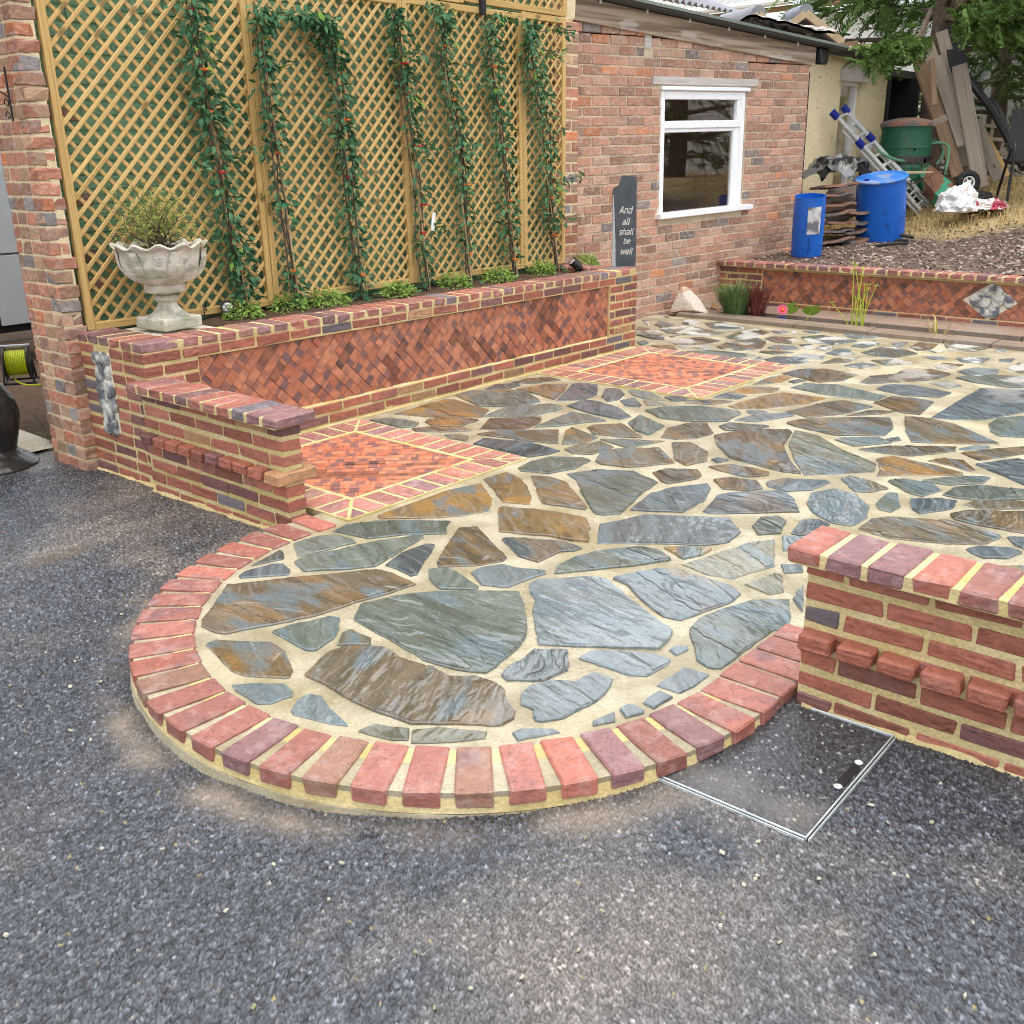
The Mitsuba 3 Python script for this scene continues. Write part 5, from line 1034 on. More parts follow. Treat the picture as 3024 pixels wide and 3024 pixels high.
climber(VINES[5], 'sixth climbing plant, airy, just before the last trellis joint', 36, 108, (.6, .06), [(3.35, 2.2, -.2, .0, 8), (3.34, 2.0, -.12, .0, 8), (3.36, 2.4, .15, .03, 14)], bare=((.0, .08),), ties=('m_orange', 'm_orange', 'm_red'), rad=.062)
climber(VINES[6], 'rightmost climbing plant spreading over the brick pier edge', 37, 118, (.55, .08), [(4.0, 1.25, .33, .10, 20), (4.05, .98, .24, .02, 14), (3.98, 1.6, .12, .1, 8), (3.76, 2.36, .42, .03, 34), (3.80, 2.2, .22, .02, 16), (4.03, 1.0, -.2, .04, 12)], bare=((.02, .1),), ties=('m_orange', 'm_orange', 'm_teal'), rad=.066)
v, f = chbox(.034, .003, .125, .001); put('plant_tag', (tf(v, frame([2.615, .555, 1.075], [.98, 0, -.18], ey, [.18, 0, .98])), f), 'm_white', label='white plant tag hanging on the fourth climber', cat='plant tag')
def bushlet(name, c, rx, rz, n, bs, L, label, cat, group, seed, flat=.5, W=.5):
    rng = np.random.default_rng(seed); mb = MB()
    lv, lf = leaf_mesh(1, W, .2, .25, 3, seed)
    for _ in range(n):
        d = nrm(rng.normal(0, 1, 3) * [1, 1, .8]); d[2] = abs(d[2]); r = rng.uniform(.35, 1) ** .6 * (.8 + .4 * meshkit.noise(np.array([d * 3 + seed]))[0]); q = np.array(c) + d * [rx, rx, rz] * r
        M = orient(d * [1, 1, flat] + rng.normal(0, .45, 3), rng.normal(0, .7), L * rng.uniform(.6, 1.25), q); mb.add(tf(lv, M), lf)
    return put(name, mb.mesh(), bs, smooth=True, label=label, cat=cat, group=group)
HB = [(0.985, 0.56), (1.342, 0.604), (1.657, 0.576), (2.225, 0.533), (2.812, 0.562), (3.289, 0.555), (3.864, 0.59), (4.514, 0.64)]
HL = ['beside the left spotlight', 'second from the left spotlight', 'below the second climber', 'under the third trellis panel, below the third climber', 'between the fourth and fifth climbers', 'below the fifth climber', 'below the rightmost climbers', 'next to the right spotlight']
for k, ((x, y), h) in enumerate(zip(HB, HL)): bushlet('herb_plant', (x, y, .605), .115 + .012 * (k % 3), .105, 480, 'm_herb', .028, 'low bright green herb clump ' + h, 'herb', 'low herb clumps along the planter', 60 + k)
# ------------------------------------------------------------------ stone urn with shrub
U = np.array([.405, .405, ZT]); UR = thing('stone_urn', 'weathered pale stone urn with carved leaves on the planter corner', 'urn')
def urn_mod(R, Z, t):
    z = (Z - .245) / .20; inb = ((z > -.02) & (z < 1.0)); k = 12
    rib = np.abs(np.cos(k * t / 2)) ; rel = np.where(inb, .018 * (rib - .5) * np.sin(np.clip(z, 0, 1) * 3.1) + .006 * np.cos(5 * k * t + 7 * np.abs(z - .5)) * np.sin(np.clip(z, 0, 1) * 3.1), 0)
    lip = np.clip((z - .93) / .07, 0, 1) * (z < 1.4); R = R * (1 + rel * 2.2 + lip * .04 * np.cos(k * t)); Z = Z + lip * .012 * np.cos(k * t + .3)
    ft = ((Z > .06) & (Z < .13)); R = R * np.where(ft, 1 + .02 * np.cos(26 * t), 1)
    return R, Z
UH = 0.438
prof = [(.0, .058), (.122, .058), (.125, .064), (.115, .075), (.09, .09), (.068, .115), (.056, .135), (.056, .142), (.072, .15), (.076, .165), (.07, .178), (.056, .184), (.072, .19), (.122, .196), (.127, .2), (.127, .238), (.12, .243), (.15, .25), (.185, .265), (.215, .29), (.236, .33), (.244, .37), (.246, .40), (.25, .42), (.262, .432), (.283, .44), (.288, .447), (.28, .455), (.262, .452), (.235, .44), (.225, .425), (.0, .425)]
prof = np.array(prof) * [.84, UH / .447]
i0 = np.interp(np.linspace(0, len(prof) - 1, 150), np.arange(len(prof)), prof[:, 0]); i1 = np.interp(np.linspace(0, len(prof) - 1, 150), np.arange(len(prof)), prof[:, 1])
put('bowl', lathe(np.c_[i0, i1 / (UH / .447)], 144, frame(U, ex, ey, ez * (UH / .447)), urn_mod), 'm_stone', UR, smooth=50)
v, f = chbox(.25, .25, .062, .008, .001); put('plinth', (tf(v, trans(U[0], U[1], U[2] + .031, .12)), f), 'm_stone', UR)
v, f = lathe([(0, 0), (.185, -.002)], 40, frame(U + [0, 0, UH - .012], ex, ey, ez)); put('compost', (v, f[:, ::-1]), 'm_soil', UR)
def acanthus(k):
    a = k * 2 * math.pi / 6 + .35; V = []; F = []; n = 9
    for i in range(n + 1):
        t = i / n; z = .26 + .165 * t; R = np.interp(z, prof[14:27, 1] / (UH / .447), prof[14:27, 0]) + .010 + .012 * math.sin(t * 2.8) + (.012 * t ** 4); w = .30 * (1 - .72 * t) * (1 + .12 * (i % 2)) + .02
        for j in range(-3, 4): th_ = a + w * j / 3; rr = R - .009 * abs(j) ** 1.2 / 2 + (.005 if j == 0 else (.003 if j % 2 else -.003)); V.append(U + [rr * math.cos(th_), rr * math.sin(th_), z * UH / .447])
    for i in range(n):
        for j in range(6): q = i * 7 + j; F += [(q, q + 1, q + 7), (q + 1, q + 8, q + 7)]
    put('carved_leaf', (np.array(V), np.array(F)), {'type': 'twosided', 'b': {'type': 'ref', 'id': 'm_stone'}}, UR, smooth=True)
for k in range(6): acanthus(k)
SHB = thing('shrub', 'feathery green and orange tinged shrub growing in the stone urn', 'shrub')
def nandina():
    rng = np.random.default_rng(9); mb, sb = MB(), MB(); lv, lf = leaf_mesh(1, .3, .1, .15, 2, 1); top = U + [0, 0, UH - .01]
    for k in range(70):
        a = rng.uniform(0, 6.28); e = rng.uniform(.15, 1.35); d = np.array([math.cos(a) * math.cos(e), math.sin(a) * math.cos(e), math.sin(e)]); L = rng.uniform(.20, .37) * (1.0 if e > .4 else .9); p = top + rng.normal(0, .02, 3) * [1, 1, 0]
        q = p + d * L * .6 + [0, 0, .03]; r = p + d * L + [0, 0, -.01]; sb.add(*tube([p, q, r], [.0025, .002, .001], 4))
        for _ in range(40):
            u = rng.uniform(.25, 1.08); c = p + (r - p) * u + [0, 0, .05 * math.sin(3 * u)] + rng.normal(0, .028, 3); mb.add(tf(lv, orient(d * .5 + rng.normal(0, .8, 3), rng.normal(0, .6), rng.uniform(.014, .03), c)), lf)
    put('foliage', mb.mesh(), 'm_nandina', SHB); put('stem', sb.mesh(), 'm_bark', SHB)
nandina()
# ------------------------------------------------------------------ garden spotlights
def spot(p, aim, label):
    t = thing('garden_spotlight', label, 'spotlight', 'black spike spotlights in the planter'); d = nrm(aim); x = nrm(np.cross([0, 0, 1], d)); y = np.cross(d, x); M = frame(np.asarray(p) + [0, 0, .062], x, y, d)
    put('head', lathe([(0, -.055), (.022, -.055), (.027, -.04), (.034, -.02), (.036, .03), (.041, .032), (.041, .046), (.035, .046), (.034, .036), (0, .036)], 24, M), 'm_black', t, smooth=40)
    put('lens', lathe([(.034, .037), (.02, .043), (0, .045)], 20, M), 'm_silver', t, smooth=True)
    for k in range(6): a = k * 1.047; put('lamp_cell', lathe([(.0085, 0), (.006, .004), (0, .005)], 8, M @ frame([.02 * math.cos(a), .02 * math.sin(a), .042], ex, ey, ez)), 'm_white', t, smooth=True)
    mb = MB().add(*tube([np.asarray(p) + [0, 0, .05], np.asarray(p) + [0, 0, .0], np.asarray(p) + [0, 0, -.03]], [.008, .007, .002], 6)); mb.add(*beam(np.asarray(p) + [0, 0, .035] + x * .038, np.asarray(p) + [0, 0, .035] - x * .038, .012, .008)); put('bracket', mb.mesh(), 'm_black', t)
spot((0.934, 0.633, 0.6), (-.62, -.72, .25), 'black garden spotlight left, beside the urn, facing the camera'); spot((4.1, 0.42, 0.6), (-.55, .45, .62), 'black garden spotlight at the right end of the planter, tilted up towards the trellis')
put('spot_cable', tube([(.80, .66, .66), (.79, .65, .70), (.775, .645, .69), (.77, .64, .61)], .004, 6), 'm_black', label='black cable loop sticking out of the soil behind the urn', cat='cable')
# ------------------------------------------------------------------ slate sign
SG = thing('slate_sign', 'tall dark slate sign with chalk lettering at the right end of the planter', 'sign'); so = np.array((4.4, 0.159, 0.638)); sx = nrm([.66, -.75, 0]); sn = nrm([-.75, -.66, .05]); sz = np.cross(sn, sx) * -1
if sz[2] < 0: sz = -sz
MS = frame(so, sx, sz, sn) if np.dot(np.cross(sx, sz), sn) > 0 else frame(so, sx, sz, -sn)
sgn = 1 if np.dot(np.cross(sx, sz), sn) > 0 else -1
H = 0.714; outl = sg.Polygon([(-.096, 0), (.098, 0), (.099, .34 * H), (.097, .62 * H), (.096, .9 * H), (.088, .97 * H), (.080, .995 * H), (.072, .968 * H), (.062, .985 * H), (.05, .99 * H), (.03, .985 * H), (-.015, 1.0 * H), (-.028, .985 * H), (-.045, .905 * H), (-.06, .88 * H), (-.09, .865 * H), (-.098, .84 * H), (-.097, .5 * H)])
outl = rough_outline(outl, .03, .0015, 3); v, f = prism(outl, -.03 * (sgn > 0), .0 + .03 * (sgn < 0), MS); put('slab', (v, f), 'm_slab', SG)
strip = sg.Polygon([(-.0965, .002), (-.066, .002), (-.072, .3 * H), (-.088, .75 * H), (-.0975, .80 * H)]); v, f = prism(rough_outline(strip, .04, .001, 5), .0005 * sgn, .0022 * sgn, MS); put('cleft_edge', (v, f if sgn > 0 else f[:, ::-1]), 'm_slatelight', SG)
def script_word(txt, x, y, h):
    w = txt; m = meshkit.text_mesh(w, h, .0012); v = np.array(m.vertices); v[:, 0] = v[:, 0] * .74 + v[:, 1] * .24; v[:, 0] += x - (v[:, 0].max() + v[:, 0].min()) / 2; v[:, 1] += y; v[:, 2] = v[:, 2] * sgn + .0008 * sgn
    put('lettering', (tf(v, MS), m.faces if sgn > 0 else m.faces[:, ::-1]), 'm_chalk', SG)
for w, x, y, h in (('And', .012, .585 * H, .078), ('all', .016, .462 * H, .075), ('shall', .018, .352 * H, .072), ('be', .022, .252 * H, .066), ('well', .024, .135 * H, .072)): script_word(w, x, y, h * .72)
# ------------------------------------------------------------------ pond plants and bits
GT = thing('grass_clump', 'fine green grass clump at the pond end by the back wall', 'grass clump')
def blades(c, n, L, spread, w, bs, parent, name, seed, droop=.6):
    rng = np.random.default_rng(seed); mb = MB(); c = np.asarray(c, float)
    for _ in range(n):
        a = rng.uniform(0, 6.28); e = rng.uniform(0, 1) ** .7 * spread; l = L * rng.uniform(.55, 1.1); d = np.array([math.cos(a), math.sin(a), 0]); p0 = c + d * e * L * .35; p1 = p0 + d * e * l * .35 + [0, 0, l * .6]; p2 = p0 + d * e * l * (.6 + droop * .4) + [0, 0, l * (.95 - droop * .3 * e)]; q = np.array([-d[1], d[0], 0]) * w
        mb.add([p0 - q, p0 + q, p1 - q, p1 + q, p2], [(0, 1, 3), (0, 3, 2), (2, 3, 4)])
    put(name, mb.mesh(), bs, parent)
blades((6.339, 0.154, 0.03), 900, .33, 1.0, .0026, 'm_grassgreen', GT, 'blades', 3, .5); blades((6.339, 0.154, 0.03), 70, .46, .5, .0013, 'm_straw', GT, 'seed_heads', 5, .3)
RP = thing('red_leaf_plant', 'dark red leaved plant beside the grass clump', 'plant'); blades((6.359, -0.062, 0.03), 90, .34, .65, .007, 'm_darkred', RP, 'leaves', 7, .4)
PP = thing('papyrus', 'bright yellow green papyrus standing in the pond', 'pond plant')
def papyrus(c):
    rng = np.random.default_rng(4); mb = MB(); hd = MB(); sx_, sy_ = np.array([0, -1., 0]), np.array([1., 0, 0])
    for (lean, L, head) in [(-.36, .26, 1), (-.20, .60, 1), (-.06, .62, 1), (.03, .58, 1), (.09, .52, 1), (.12, .44, 1), (.17, .44, 1), (-.02, .45, 0), (-.08, .35, 0), (.02, .40, 1), (.06, .3, 1)]:
        p = np.asarray(c) + sx_ * rng.normal(0, .035) + sy_ * rng.normal(0, .02); e = p + sx_ * lean * .62 + [0, 0, L]; m = (p + e) / 2 + sx_ * (-lean * .08); mb.add(*tube([p, m, e], [.0055, .0045, .003], 6))
        if head:
            for k in range(16):
                a = rng.uniform(0, 6.28); d = np.array([math.cos(a), math.sin(a), rng.uniform(-.2, .5)]); l = rng.uniform(.025, .06); q = nrm(np.cross(d, ez)) * .004; hd.add([e - q, e + q, e + d * l], [(0, 1, 2)])
    put('stalk', mb.mesh(), 'm_papyrus', PP, smooth=True); put('flower_head', hd.mesh(), 'm_papyrus', PP)
papyrus((6.37, -1.047, -0.06))
LP = thing('water_lily_leaf', 'round bright green leaf leaning over the pond edge', 'leaf'); c = np.array((6.4, -0.605, 0.116))
a = np.linspace(.25, 6.03, 30); V = np.vstack([[0, 0, -.012], np.c_[np.cos(a) * .095, np.sin(a) * .075, .014 * np.cos(2 * a)]]); put('blade', (tf(V, frame(c, nrm([.1, -.95, .25]), nrm([-.75, -.1, .62]), nrm([-.55, -.25, .75]))), [(0, i, i + 1) for i in range(1, 30)]), 'm_lily', LP, smooth=True); put('stalk', tube([c, c + [-.02, .03, -.09], c + [-.03, .05, -.2]], .004, 6), 'm_papyrus', LP)
LP2 = thing('lily_leaf', 'dark and yellow folded leaf behind the pink flower', 'leaf'); c = np.array((6.45, -0.375, 0.107))
put('blade', (tf(V * [.8, .8, 1], frame(c, nrm([.1, -.8, .5]), nrm([-.6, .3, .7]), nrm([-.7, -.3, .4]))), [(0, i, i + 1) for i in range(1, 30)]), 'm_lily', LP2, smooth=True)
PK = thing('pink_flower', 'pink water lily flower in a small blue pot on the pond edge', 'flower'); c = np.array((6.33, -0.343, 0.098)); lv, lf = leaf_mesh(1, .42, .5, -.25, 4, 2); hub = nrm([-.75, -.45, .4]); u1 = nrm(np.cross(hub, ez)); u2 = np.cross(hub, u1)
for ringk, (n, tilt, L) in enumerate([(12, .15, .062), (11, .5, .055), (9, .9, .042)]):
    for k in range(n): b = 6.283 * (k + .5 * ringk) / n; d = u1 * math.cos(b) + u2 * math.sin(b) + hub * tilt; M = frame(c, nrm(d) * L, nrm(np.cross(hub, d)) * L, nrm(np.cross(d, np.cross(hub, d))) * L); put('petal', (tf(lv, M), lf), 'm_pink', PK, smooth=True)
v, f = trimesh.creation.icosphere(2, .018).vertices, trimesh.creation.icosphere(2, .018).faces; put('eye', (v * [1, 1, 1] + c + hub * .02, f), 'm_orange', PK, smooth=True)
v, f = chbox(.05, .07, .075, .006); put('pot', (tf(v, trans(c[0], c[1], c[2] - .10, .3)), f), 'm_ladblue', PK)
def chunk(name, c, s, seed, bs, label, cat, M=None):
    m = trimesh.creation.icosphere(3, 1.0); v = m.vertices.copy(); rng = np.random.default_rng(seed)
    for _ in range(16): d = nrm(rng.normal(0, 1, 3)); k = v @ d; lim = rng.uniform(.45, .8); v = np.where((k > lim)[:, None], v - (k - lim)[:, None] * d * .95, v)
    v *= s; v += .03 * (meshkit.fbm(v * 9 + seed, 3, 1)[:, None] - .5) * v / np.linalg.norm(v, axis=1, keepdims=True); return put(name, (v + c, m.faces), bs, label=label, cat=cat, smooth=25)
RK = np.array((6.179, 0.59, 0.02))
hv = np.array([(-.10, .16, 0), (.02, -.22, 0), (.12, -.14, 0), (.08, .15, 0), (-.07, .02, .17), (-.03, .08, .245), (.02, .05, .24), (.03, -.12, .12), (-.08, -.12, .04), (.0, .0, .23)]); hm = trimesh.convex.convex_hull(hv).subdivide().subdivide().subdivide(); v = hm.vertices + .02 * (meshkit.fbm(hm.vertices * 18, 3, 2)[:, None] - .5) * [1, 1, .6]
scene['m_rock'] = None; mat('m_rock', lambda p, n, uv: mix((0.62, 0.55, 0.48), (0.52, 0.36, 0.26), smoothstep(.46, .6, fbm(p.x * 8, p.y * 8, p.z * 8))) * (.8 + .35 * noise(p.x * 60, p.y * 60, p.z * 60)), .85)
put('rock', (v + RK, hm.faces), 'm_rock', smooth=35, label='large pale pinkish rock against the shed wall', cat='rock')
lv, lf = leaf_mesh(.11, .09, .6, .05, 5, 4); put('fallen_leaf', (tf(lv, frame([6.442, 0.504, 0.030], [.3, -.9, .3], [.8, .3, .4], [-.4, .1, .9])), lf), 'm_dead', label='curled dry leaf on the paving beside the rock', cat='leaf')
WB = thing('pale_grass_tuft', 'tuft of pale grass blades at the front of the pond', 'grass tuft'); blades((6.28, -1.808, 0.028), 9, .20, 1.5, .006, 'm_straw', WB, 'blades', 2, .8); blades((6.28, -1.808, 0.028), 3, .22, .5, .006, 'm_papyrus', WB, 'green_blade', 8, .5)
# ------------------------------------------------------------------ inspection cover in the tarmac
MC = thing('manhole_cover', 'square tarmac filled inspection cover with silver metal edges', 'manhole cover'); mx0, mx1, my0, my1 = -.575, -.036, -3.822, -3.40
def az(x, y, h=0): return np.array([x, y, float(asph(x, y)) + h])
rng = np.random.default_rng(8); gx = np.arange(mx0 + .006, mx1 - .004, .0048); gy = np.arange(my0 + .006, my1 - .004, .0048)
V, F = grid(gx, gy, lambda x, y: asph(x, y) + .006, lambda x, y: np.hypot(x - CC[0], y - CC[1]) > 1.15)
P = rng.uniform([mx0, my0], [mx1, my1], (7400, 2)); d, idx = cKDTree(P).query(V[:, :2], k=2); e = np.clip((d[:, 1] - d[:, 0]) / .003, 0, 1); hh = rng.uniform(0, .0045, len(P)); lum = np.exp(rng.normal(0, .45, len(P))); li = rng.random(len(P))
V[:, 2] += hh[idx[:, 0]] * e; dd = smooth(.45, .7, meshkit.fbm(np.c_[V[:, :2] * 4, V[:, 0] * 0], 3, 3))[:, None]
col = np.array([.05, .053, .061]) * lum[idx[:, 0]][:, None] * (.5 + .5 * e)[:, None]; col = np.where((li[idx[:, 0]] > .985)[:, None], .3, col); col = col * (1 - .5 * dd) + np.array([.15, .14, .13]) * .5 * dd; put('infill', (V, F), 'm_asphalt', MC, smooth=True, color=np.clip(col, 0, 1))
for a, b in (((mx0, -3.405), (mx0, my0)), ((mx0, my0), (mx1, my0)), ((mx1, my0), (mx1, -3.585))):
    v, f = beam(az(*a, .006), az(*b, .006), .0045, .014); put('edge_strip', (v, f), 'm_galv', MC); c = np.array([np.sign(mx0 + .2 - a[0]) * 0, 0, 0]); o = np.array([-.007, 0, 0]) if a[0] == b[0] == mx0 else (np.array([0, -.007, 0]) if a[1] == b[1] else np.array([.007, 0, 0])); v, f = beam(az(*a, .003) + o, az(*b, .003) + o, .003, .012); put('frame_strip', (v, f), 'm_galv', MC); v, f = beam(az(*a, .0025) + o * .5, az(*b, .0025) + o * .5, .005, .012); put('gap', (v, f), 'm_black', MC)
v, f = chbox(.10, .022, .008, .001); put('lifting_key_plate', (v + az(-.28, my0 + .022, .007), f), 'm_black', MC)
for x in (-.345, -.215): put('bolt', lathe([(.009, 0), (.011, .004), (.006, .0055), (.004, .004), (0, .004)], 16, frame(az(x, my0 + .022, .009), ex, ey, ez)), 'm_galv', MC, smooth=40)
# ------------------------------------------------------------------ left edge: black urn, cable reel, bracket, weed
BU = thing('black_pedestal_urn', 'glossy black painted pedestal at the left edge', 'pedestal'); c = np.array((-0.333, 1.226, -0.141))
prof = [(0.000, 0.000), (0.238, 0.000), (0.236, 0.018), (0.209, 0.042), (0.154, 0.079), (0.132, 0.103), (0.137, 0.121), (0.141, 0.139), (0.159, 0.212), (0.172, 0.291), (0.167, 0.351), (0.150, 0.412), (0.115, 0.472), (0.084, 0.502), (0.079, 0.521), (0.088, 0.545), (0.101, 0.575), (0.110, 0.599), (0.101, 0.605), (0.000, 0.605)]
i0 = np.interp(np.linspace(0, len(prof) - 1, 90), np.arange(len(prof)), [p[0] for p in prof]); i1 = np.interp(np.linspace(0, len(prof) - 1, 90), np.arange(len(prof)), [p[1] for p in prof])
put('body', lathe(np.c_[i0, i1], 64, frame(c, ex, ey, ez), lambda R, Z, t: (R * (1 + np.where((Z > .16) & (Z < .40), .03 * np.abs(np.sin(4 * t + Z * 9)), 0)), Z)), 'm_blackpaint', BU, smooth=45)
RE = thing('cable_reel', 'black reel wound with bright yellow cable on the garage floor', 'cable reel'); c = np.array((0.767, 3.357, -0.118)); ax = nrm([.86, -.5, 0]); v1 = np.cross(ax, ez); MR = frame(c + [0, 0, .16], ez, v1, ax) if np.dot(np.cross(ez, v1), ax) > 0 else frame(c + [0, 0, .16], v1, ez, ax)
for s in (-.095, .075): put('flange', lathe([(0, s), (.125, s), (.128, s + .006), (.125, s + .012), (0, s + .012)], 36, MR), 'm_black', RE, smooth=40)
hel = [(np.array([(.093 + .004 * (k // 130 % 2)) * math.cos(k * .35), (.093 + .004 * (k // 130 % 2)) * math.sin(k * .35), -.078 + .148 * (k % 130) / 130]) if True else 0) for k in range(130)]
hel = [np.array([.092 * math.cos(a_), .092 * math.sin(a_), -.08 + .15 * a_ / (2 * math.pi * 12)]) for a_ in np.linspace(0, 2 * math.pi * 12, 300)]
put('cable', (lambda t: (tf(t[0], MR), t[1]))(tube(hel, .0062, 6)), 'm_cable', RE, smooth=True); put('drum', lathe([(.082, -.085), (.082, .075)], 24, MR), 'm_black', RE)
mb = MB(); [mb.add(*tube([c + ax * s + v1 * -.11 + [0, 0, .012], c + ax * s + v1 * .11 + [0, 0, .012]], .009, 6)) for s in (-.1, .1)]; [mb.add(*tube([c + ax * -.12 + v1 * q + [0, 0, .012], c + ax * .12 + v1 * q + [0, 0, .012]], .009, 6)) for q in (-.1, .1)]; [mb.add(*tube([c + ax * s + v1 * .1 + [0, 0, .012], c + ax * s + [0, 0, .165], c + ax * s - v1 * .1 + [0, 0, .012]], .008, 6)) for s in (-.11, .1)]; put('stand', mb.mesh(), 'm_black', RE)
put('handle_bar', tube([c + ax * -.11 + [0, 0, .29], c + ax * .1 + [0, 0, .29]], .012, 8), 'm_silver', RE)
put('loose_cable', tube(spline([c + ax * -.05 + [0, 0, .05], c + [-.02, -.18, .008], c + [.14, -.22, .008], c + [.32, -.12, .008]], 30), .0065, 6), 'm_cable', RE, smooth=True); put('loose_cable', tube(spline([c + [.05, -.28, .008], c + [.12, -.42, .008], c + [.24, -.50, .008], c + [.40, -.40, .008]], 24), .0065, 6), 'm_cable', RE, smooth=True)
BR = thing('hanging_bracket', 'wrought iron scroll bracket on the left brick pier', 'bracket'); b = [(-0.087, 0.781, 1.944), (-0.087, 0.784, 1.695), (-0.087, 0.772, 1.792), (-0.087, 0.821, 1.819), (-0.087, 0.883, 1.838), (-0.087, 0.819, 1.776), (-0.087, 0.824, 1.717)]
mb = MB(); mb.add(*tube([b[0], b[1]], .005, 6)); mb.add(*tube([b[2], b[3], b[4]], .0035, 6))
def scroll(c, r, s): return [np.asarray(c) + np.array([0, r * (1 - k / 26) * math.cos(k * .27) * s, r * (1 - k / 26) * math.sin(k * .27)]) for k in range(24)]
mb.add(*tube(scroll(b[5], .03, 1), .003, 5)); mb.add(*tube(scroll(b[6], .03, 1), .003, 5)); put('iron', mb.mesh(), 'm_rubber', BR, smooth=True)
WD = thing('weed', 'spindly green weed growing at the foot of the pier', 'weed'); c = np.array((0.074, 1.374, -0.135)); rng = np.random.default_rng(3); mb, lb = MB(), MB(); lv, lf = leaf_mesh(1, .5, .2, .2, 3, 3)
for e, n in (((-.13, -.05, .26), 34), ((-.05, -.03, .12), 22), ((.02, .0, .06), 14), ((-.07, .03, .09), 14)):
    mb.add(*tube([c, c + np.array(e) * [.4, .4, .6], c + np.array(e)], [.002, .0016, .001], 4))
    for _ in range(n): u = rng.uniform(.15, 1); lb.add(tf(lv, orient(rng.normal(0, 1, 3), 0, rng.uniform(.008, .018), c + np.array(e) * [u ** .9 * .98, u * .98, u] + rng.normal(0, .007, 3))), lf)
put('stem', mb.mesh(), 'm_bark', WD); put('leaves', lb.mesh(), 'm_grassgreen', WD)
# ------------------------------------------------------------------ barrels, tiles, ladder and clutter beyond the shed
def barrel(p, r, h, tilt, label, lid, hole=False, bandz=(.33, .66)):
    t = thing('plastic_barrel', label, 'barrel', 'blue plastic barrels by the shed corner'); ax = nrm(tilt); u = nrm(np.cross([0, 1, 0], ax)); M = frame(p, u, np.cross(ax, u), ax)
    pr = [(0, 0), (r * .9, 0), (r * .94, .02)]
    for q in np.linspace(.04, .96, 24):
        k = 1 + .035 * math.sin(math.pi * q) - .03 * max(math.exp(-((q - bandz[0]) / .012) ** 2), math.exp(-((q - bandz[1]) / .012) ** 2)); pr.append((r * k * .97, h * q))
    if lid: pr += [(r * .95, h * .965), (r * .95, h * .985)]
    else: pr += [(r * .99, h), (r * .95, h), (r * .94, h * .6), (0, h * .5)]
    put('body', lathe(pr, 40, M), 'm_blue', t, smooth=40)
    if lid:
        put('lid', lathe([(r * .98, h * .965), (r * 1.06, h * .97), (r * 1.07, h * .99), (r * 1.03, h), (r * .93, h * 1.0), (r * .9, h * .985), (0, h * .985)], 40, M), 'm_bluelid', t, smooth=40)
        put('bung', lathe([(.03, 0), (.03, .012), (0, .012)], 14, M @ frame([-.5 * r, .4 * r, h * .985], ex, ey, ez)), 'm_ladblue', t)
    return t, M
b1, MB1 = barrel((7.972, 0.219, 0.443), .165, .64, (-.13, -.05, 1), 'narrow open topped blue barrel with a silver label at the shed corner', False)
th_ = np.linspace(-.42, .42, 8); A_ = -2.361
V = np.array([(.1735 * math.cos(A_ + t), .1735 * math.sin(A_ + t), z) for t in th_ for z in (.27, .55)]); put('label', (tf(V, MB1), [q for i in range(7) for q in ((2 * i, 2 * i + 2, 2 * i + 1), (2 * i + 2, 2 * i + 3, 2 * i + 1))]), {'type': 'twosided', 'b': {'type': 'ref', 'id': 'm_label'}}, b1, smooth=True)
b2, MB2 = barrel((9.557, 0.034, 0.522), .278, .735, (-.22, .0, 1), 'big lidded blue barrel leaning slightly to the left', True)
q = tf(np.array([[.30 * math.cos(-1.926), .30 * math.sin(-1.926), .10], [.42 * math.cos(-1.926 + .25), .42 * math.sin(-1.926 + .25), .055]]), MB2); put('tap_hose', tube(q, .02, 8), 'm_black', b2)
HP = thing('hose_pipe', 'black water hose lying on the mulch in front of the barrels', 'hose')
for P in [[(8.877, 0.425), (9.155, 0.205), (9.365, -0.024), (9.431, -0.347)], [(8.838, -0.214), (9.083, -0.298), (9.243, -0.417)]]: put('hose', tube(spline([np.array([x, y, float(bank(x, y)) + .02]) for x, y in P], 24), .016, 7), 'm_rubber', HP, smooth=True)
def roof_tile(c, yaw, pitch, roll, k, label):
    nx = 9; V = []
    xs = np.linspace(-.21, .21, nx); prof = [0, 0, .002, 0, 0, .004, .02, .028, .02]
    for z0 in (0, -.026):
        for i, x in enumerate(xs): V += [(x, -.165, prof[i] + z0), (x, .165, prof[i] + z0)]
    F = []; m = 2 * nx
    for i in range(nx - 1): a = 2 * i; F += [(a, a + 2, a + 1), (a + 1, a + 2, a + 3), (m + a, m + a + 1, m + a + 2), (m + a + 1, m + a + 3, m + a + 2), (a, m + a, a + 2), (a + 2, m + a, m + a + 2), (a + 1, a + 3, m + a + 1), (a + 3, m + a + 3, m + a + 1)]
    F += [(0, 1, m), (1, m + 1, m), (m - 2, m + m - 2, m - 1), (m - 1, m + m - 2, 2 * m - 1)]
    cy, syw = math.cos(yaw), math.sin(yaw); R = np.array([[cy, -syw, 0], [syw, cy, 0], [0, 0, 1]]) @ np.array([[1, 0, 0], [0, math.cos(roll), -math.sin(roll)], [0, math.sin(roll), math.cos(roll)]]) @ np.array([[math.cos(pitch), 0, math.sin(pitch)], [0, 1, 0], [-math.sin(pitch), 0, math.cos(pitch)]])
    put('roof_tile', (np.array(V) @ R.T + c, np.array(F)), 'm_rooftile', label=label, cat='roof tile', group='old concrete roof tiles stacked behind the barrels')
rng = np.random.default_rng(14); S1, S2 = np.array((8.866, 0.374, 0.488)), np.array((9.14, 0.241, 0.502))
ORD = ['bottom', 'second', 'third', 'fourth', 'fifth', 'sixth', 'seventh', 'eighth', 'top']
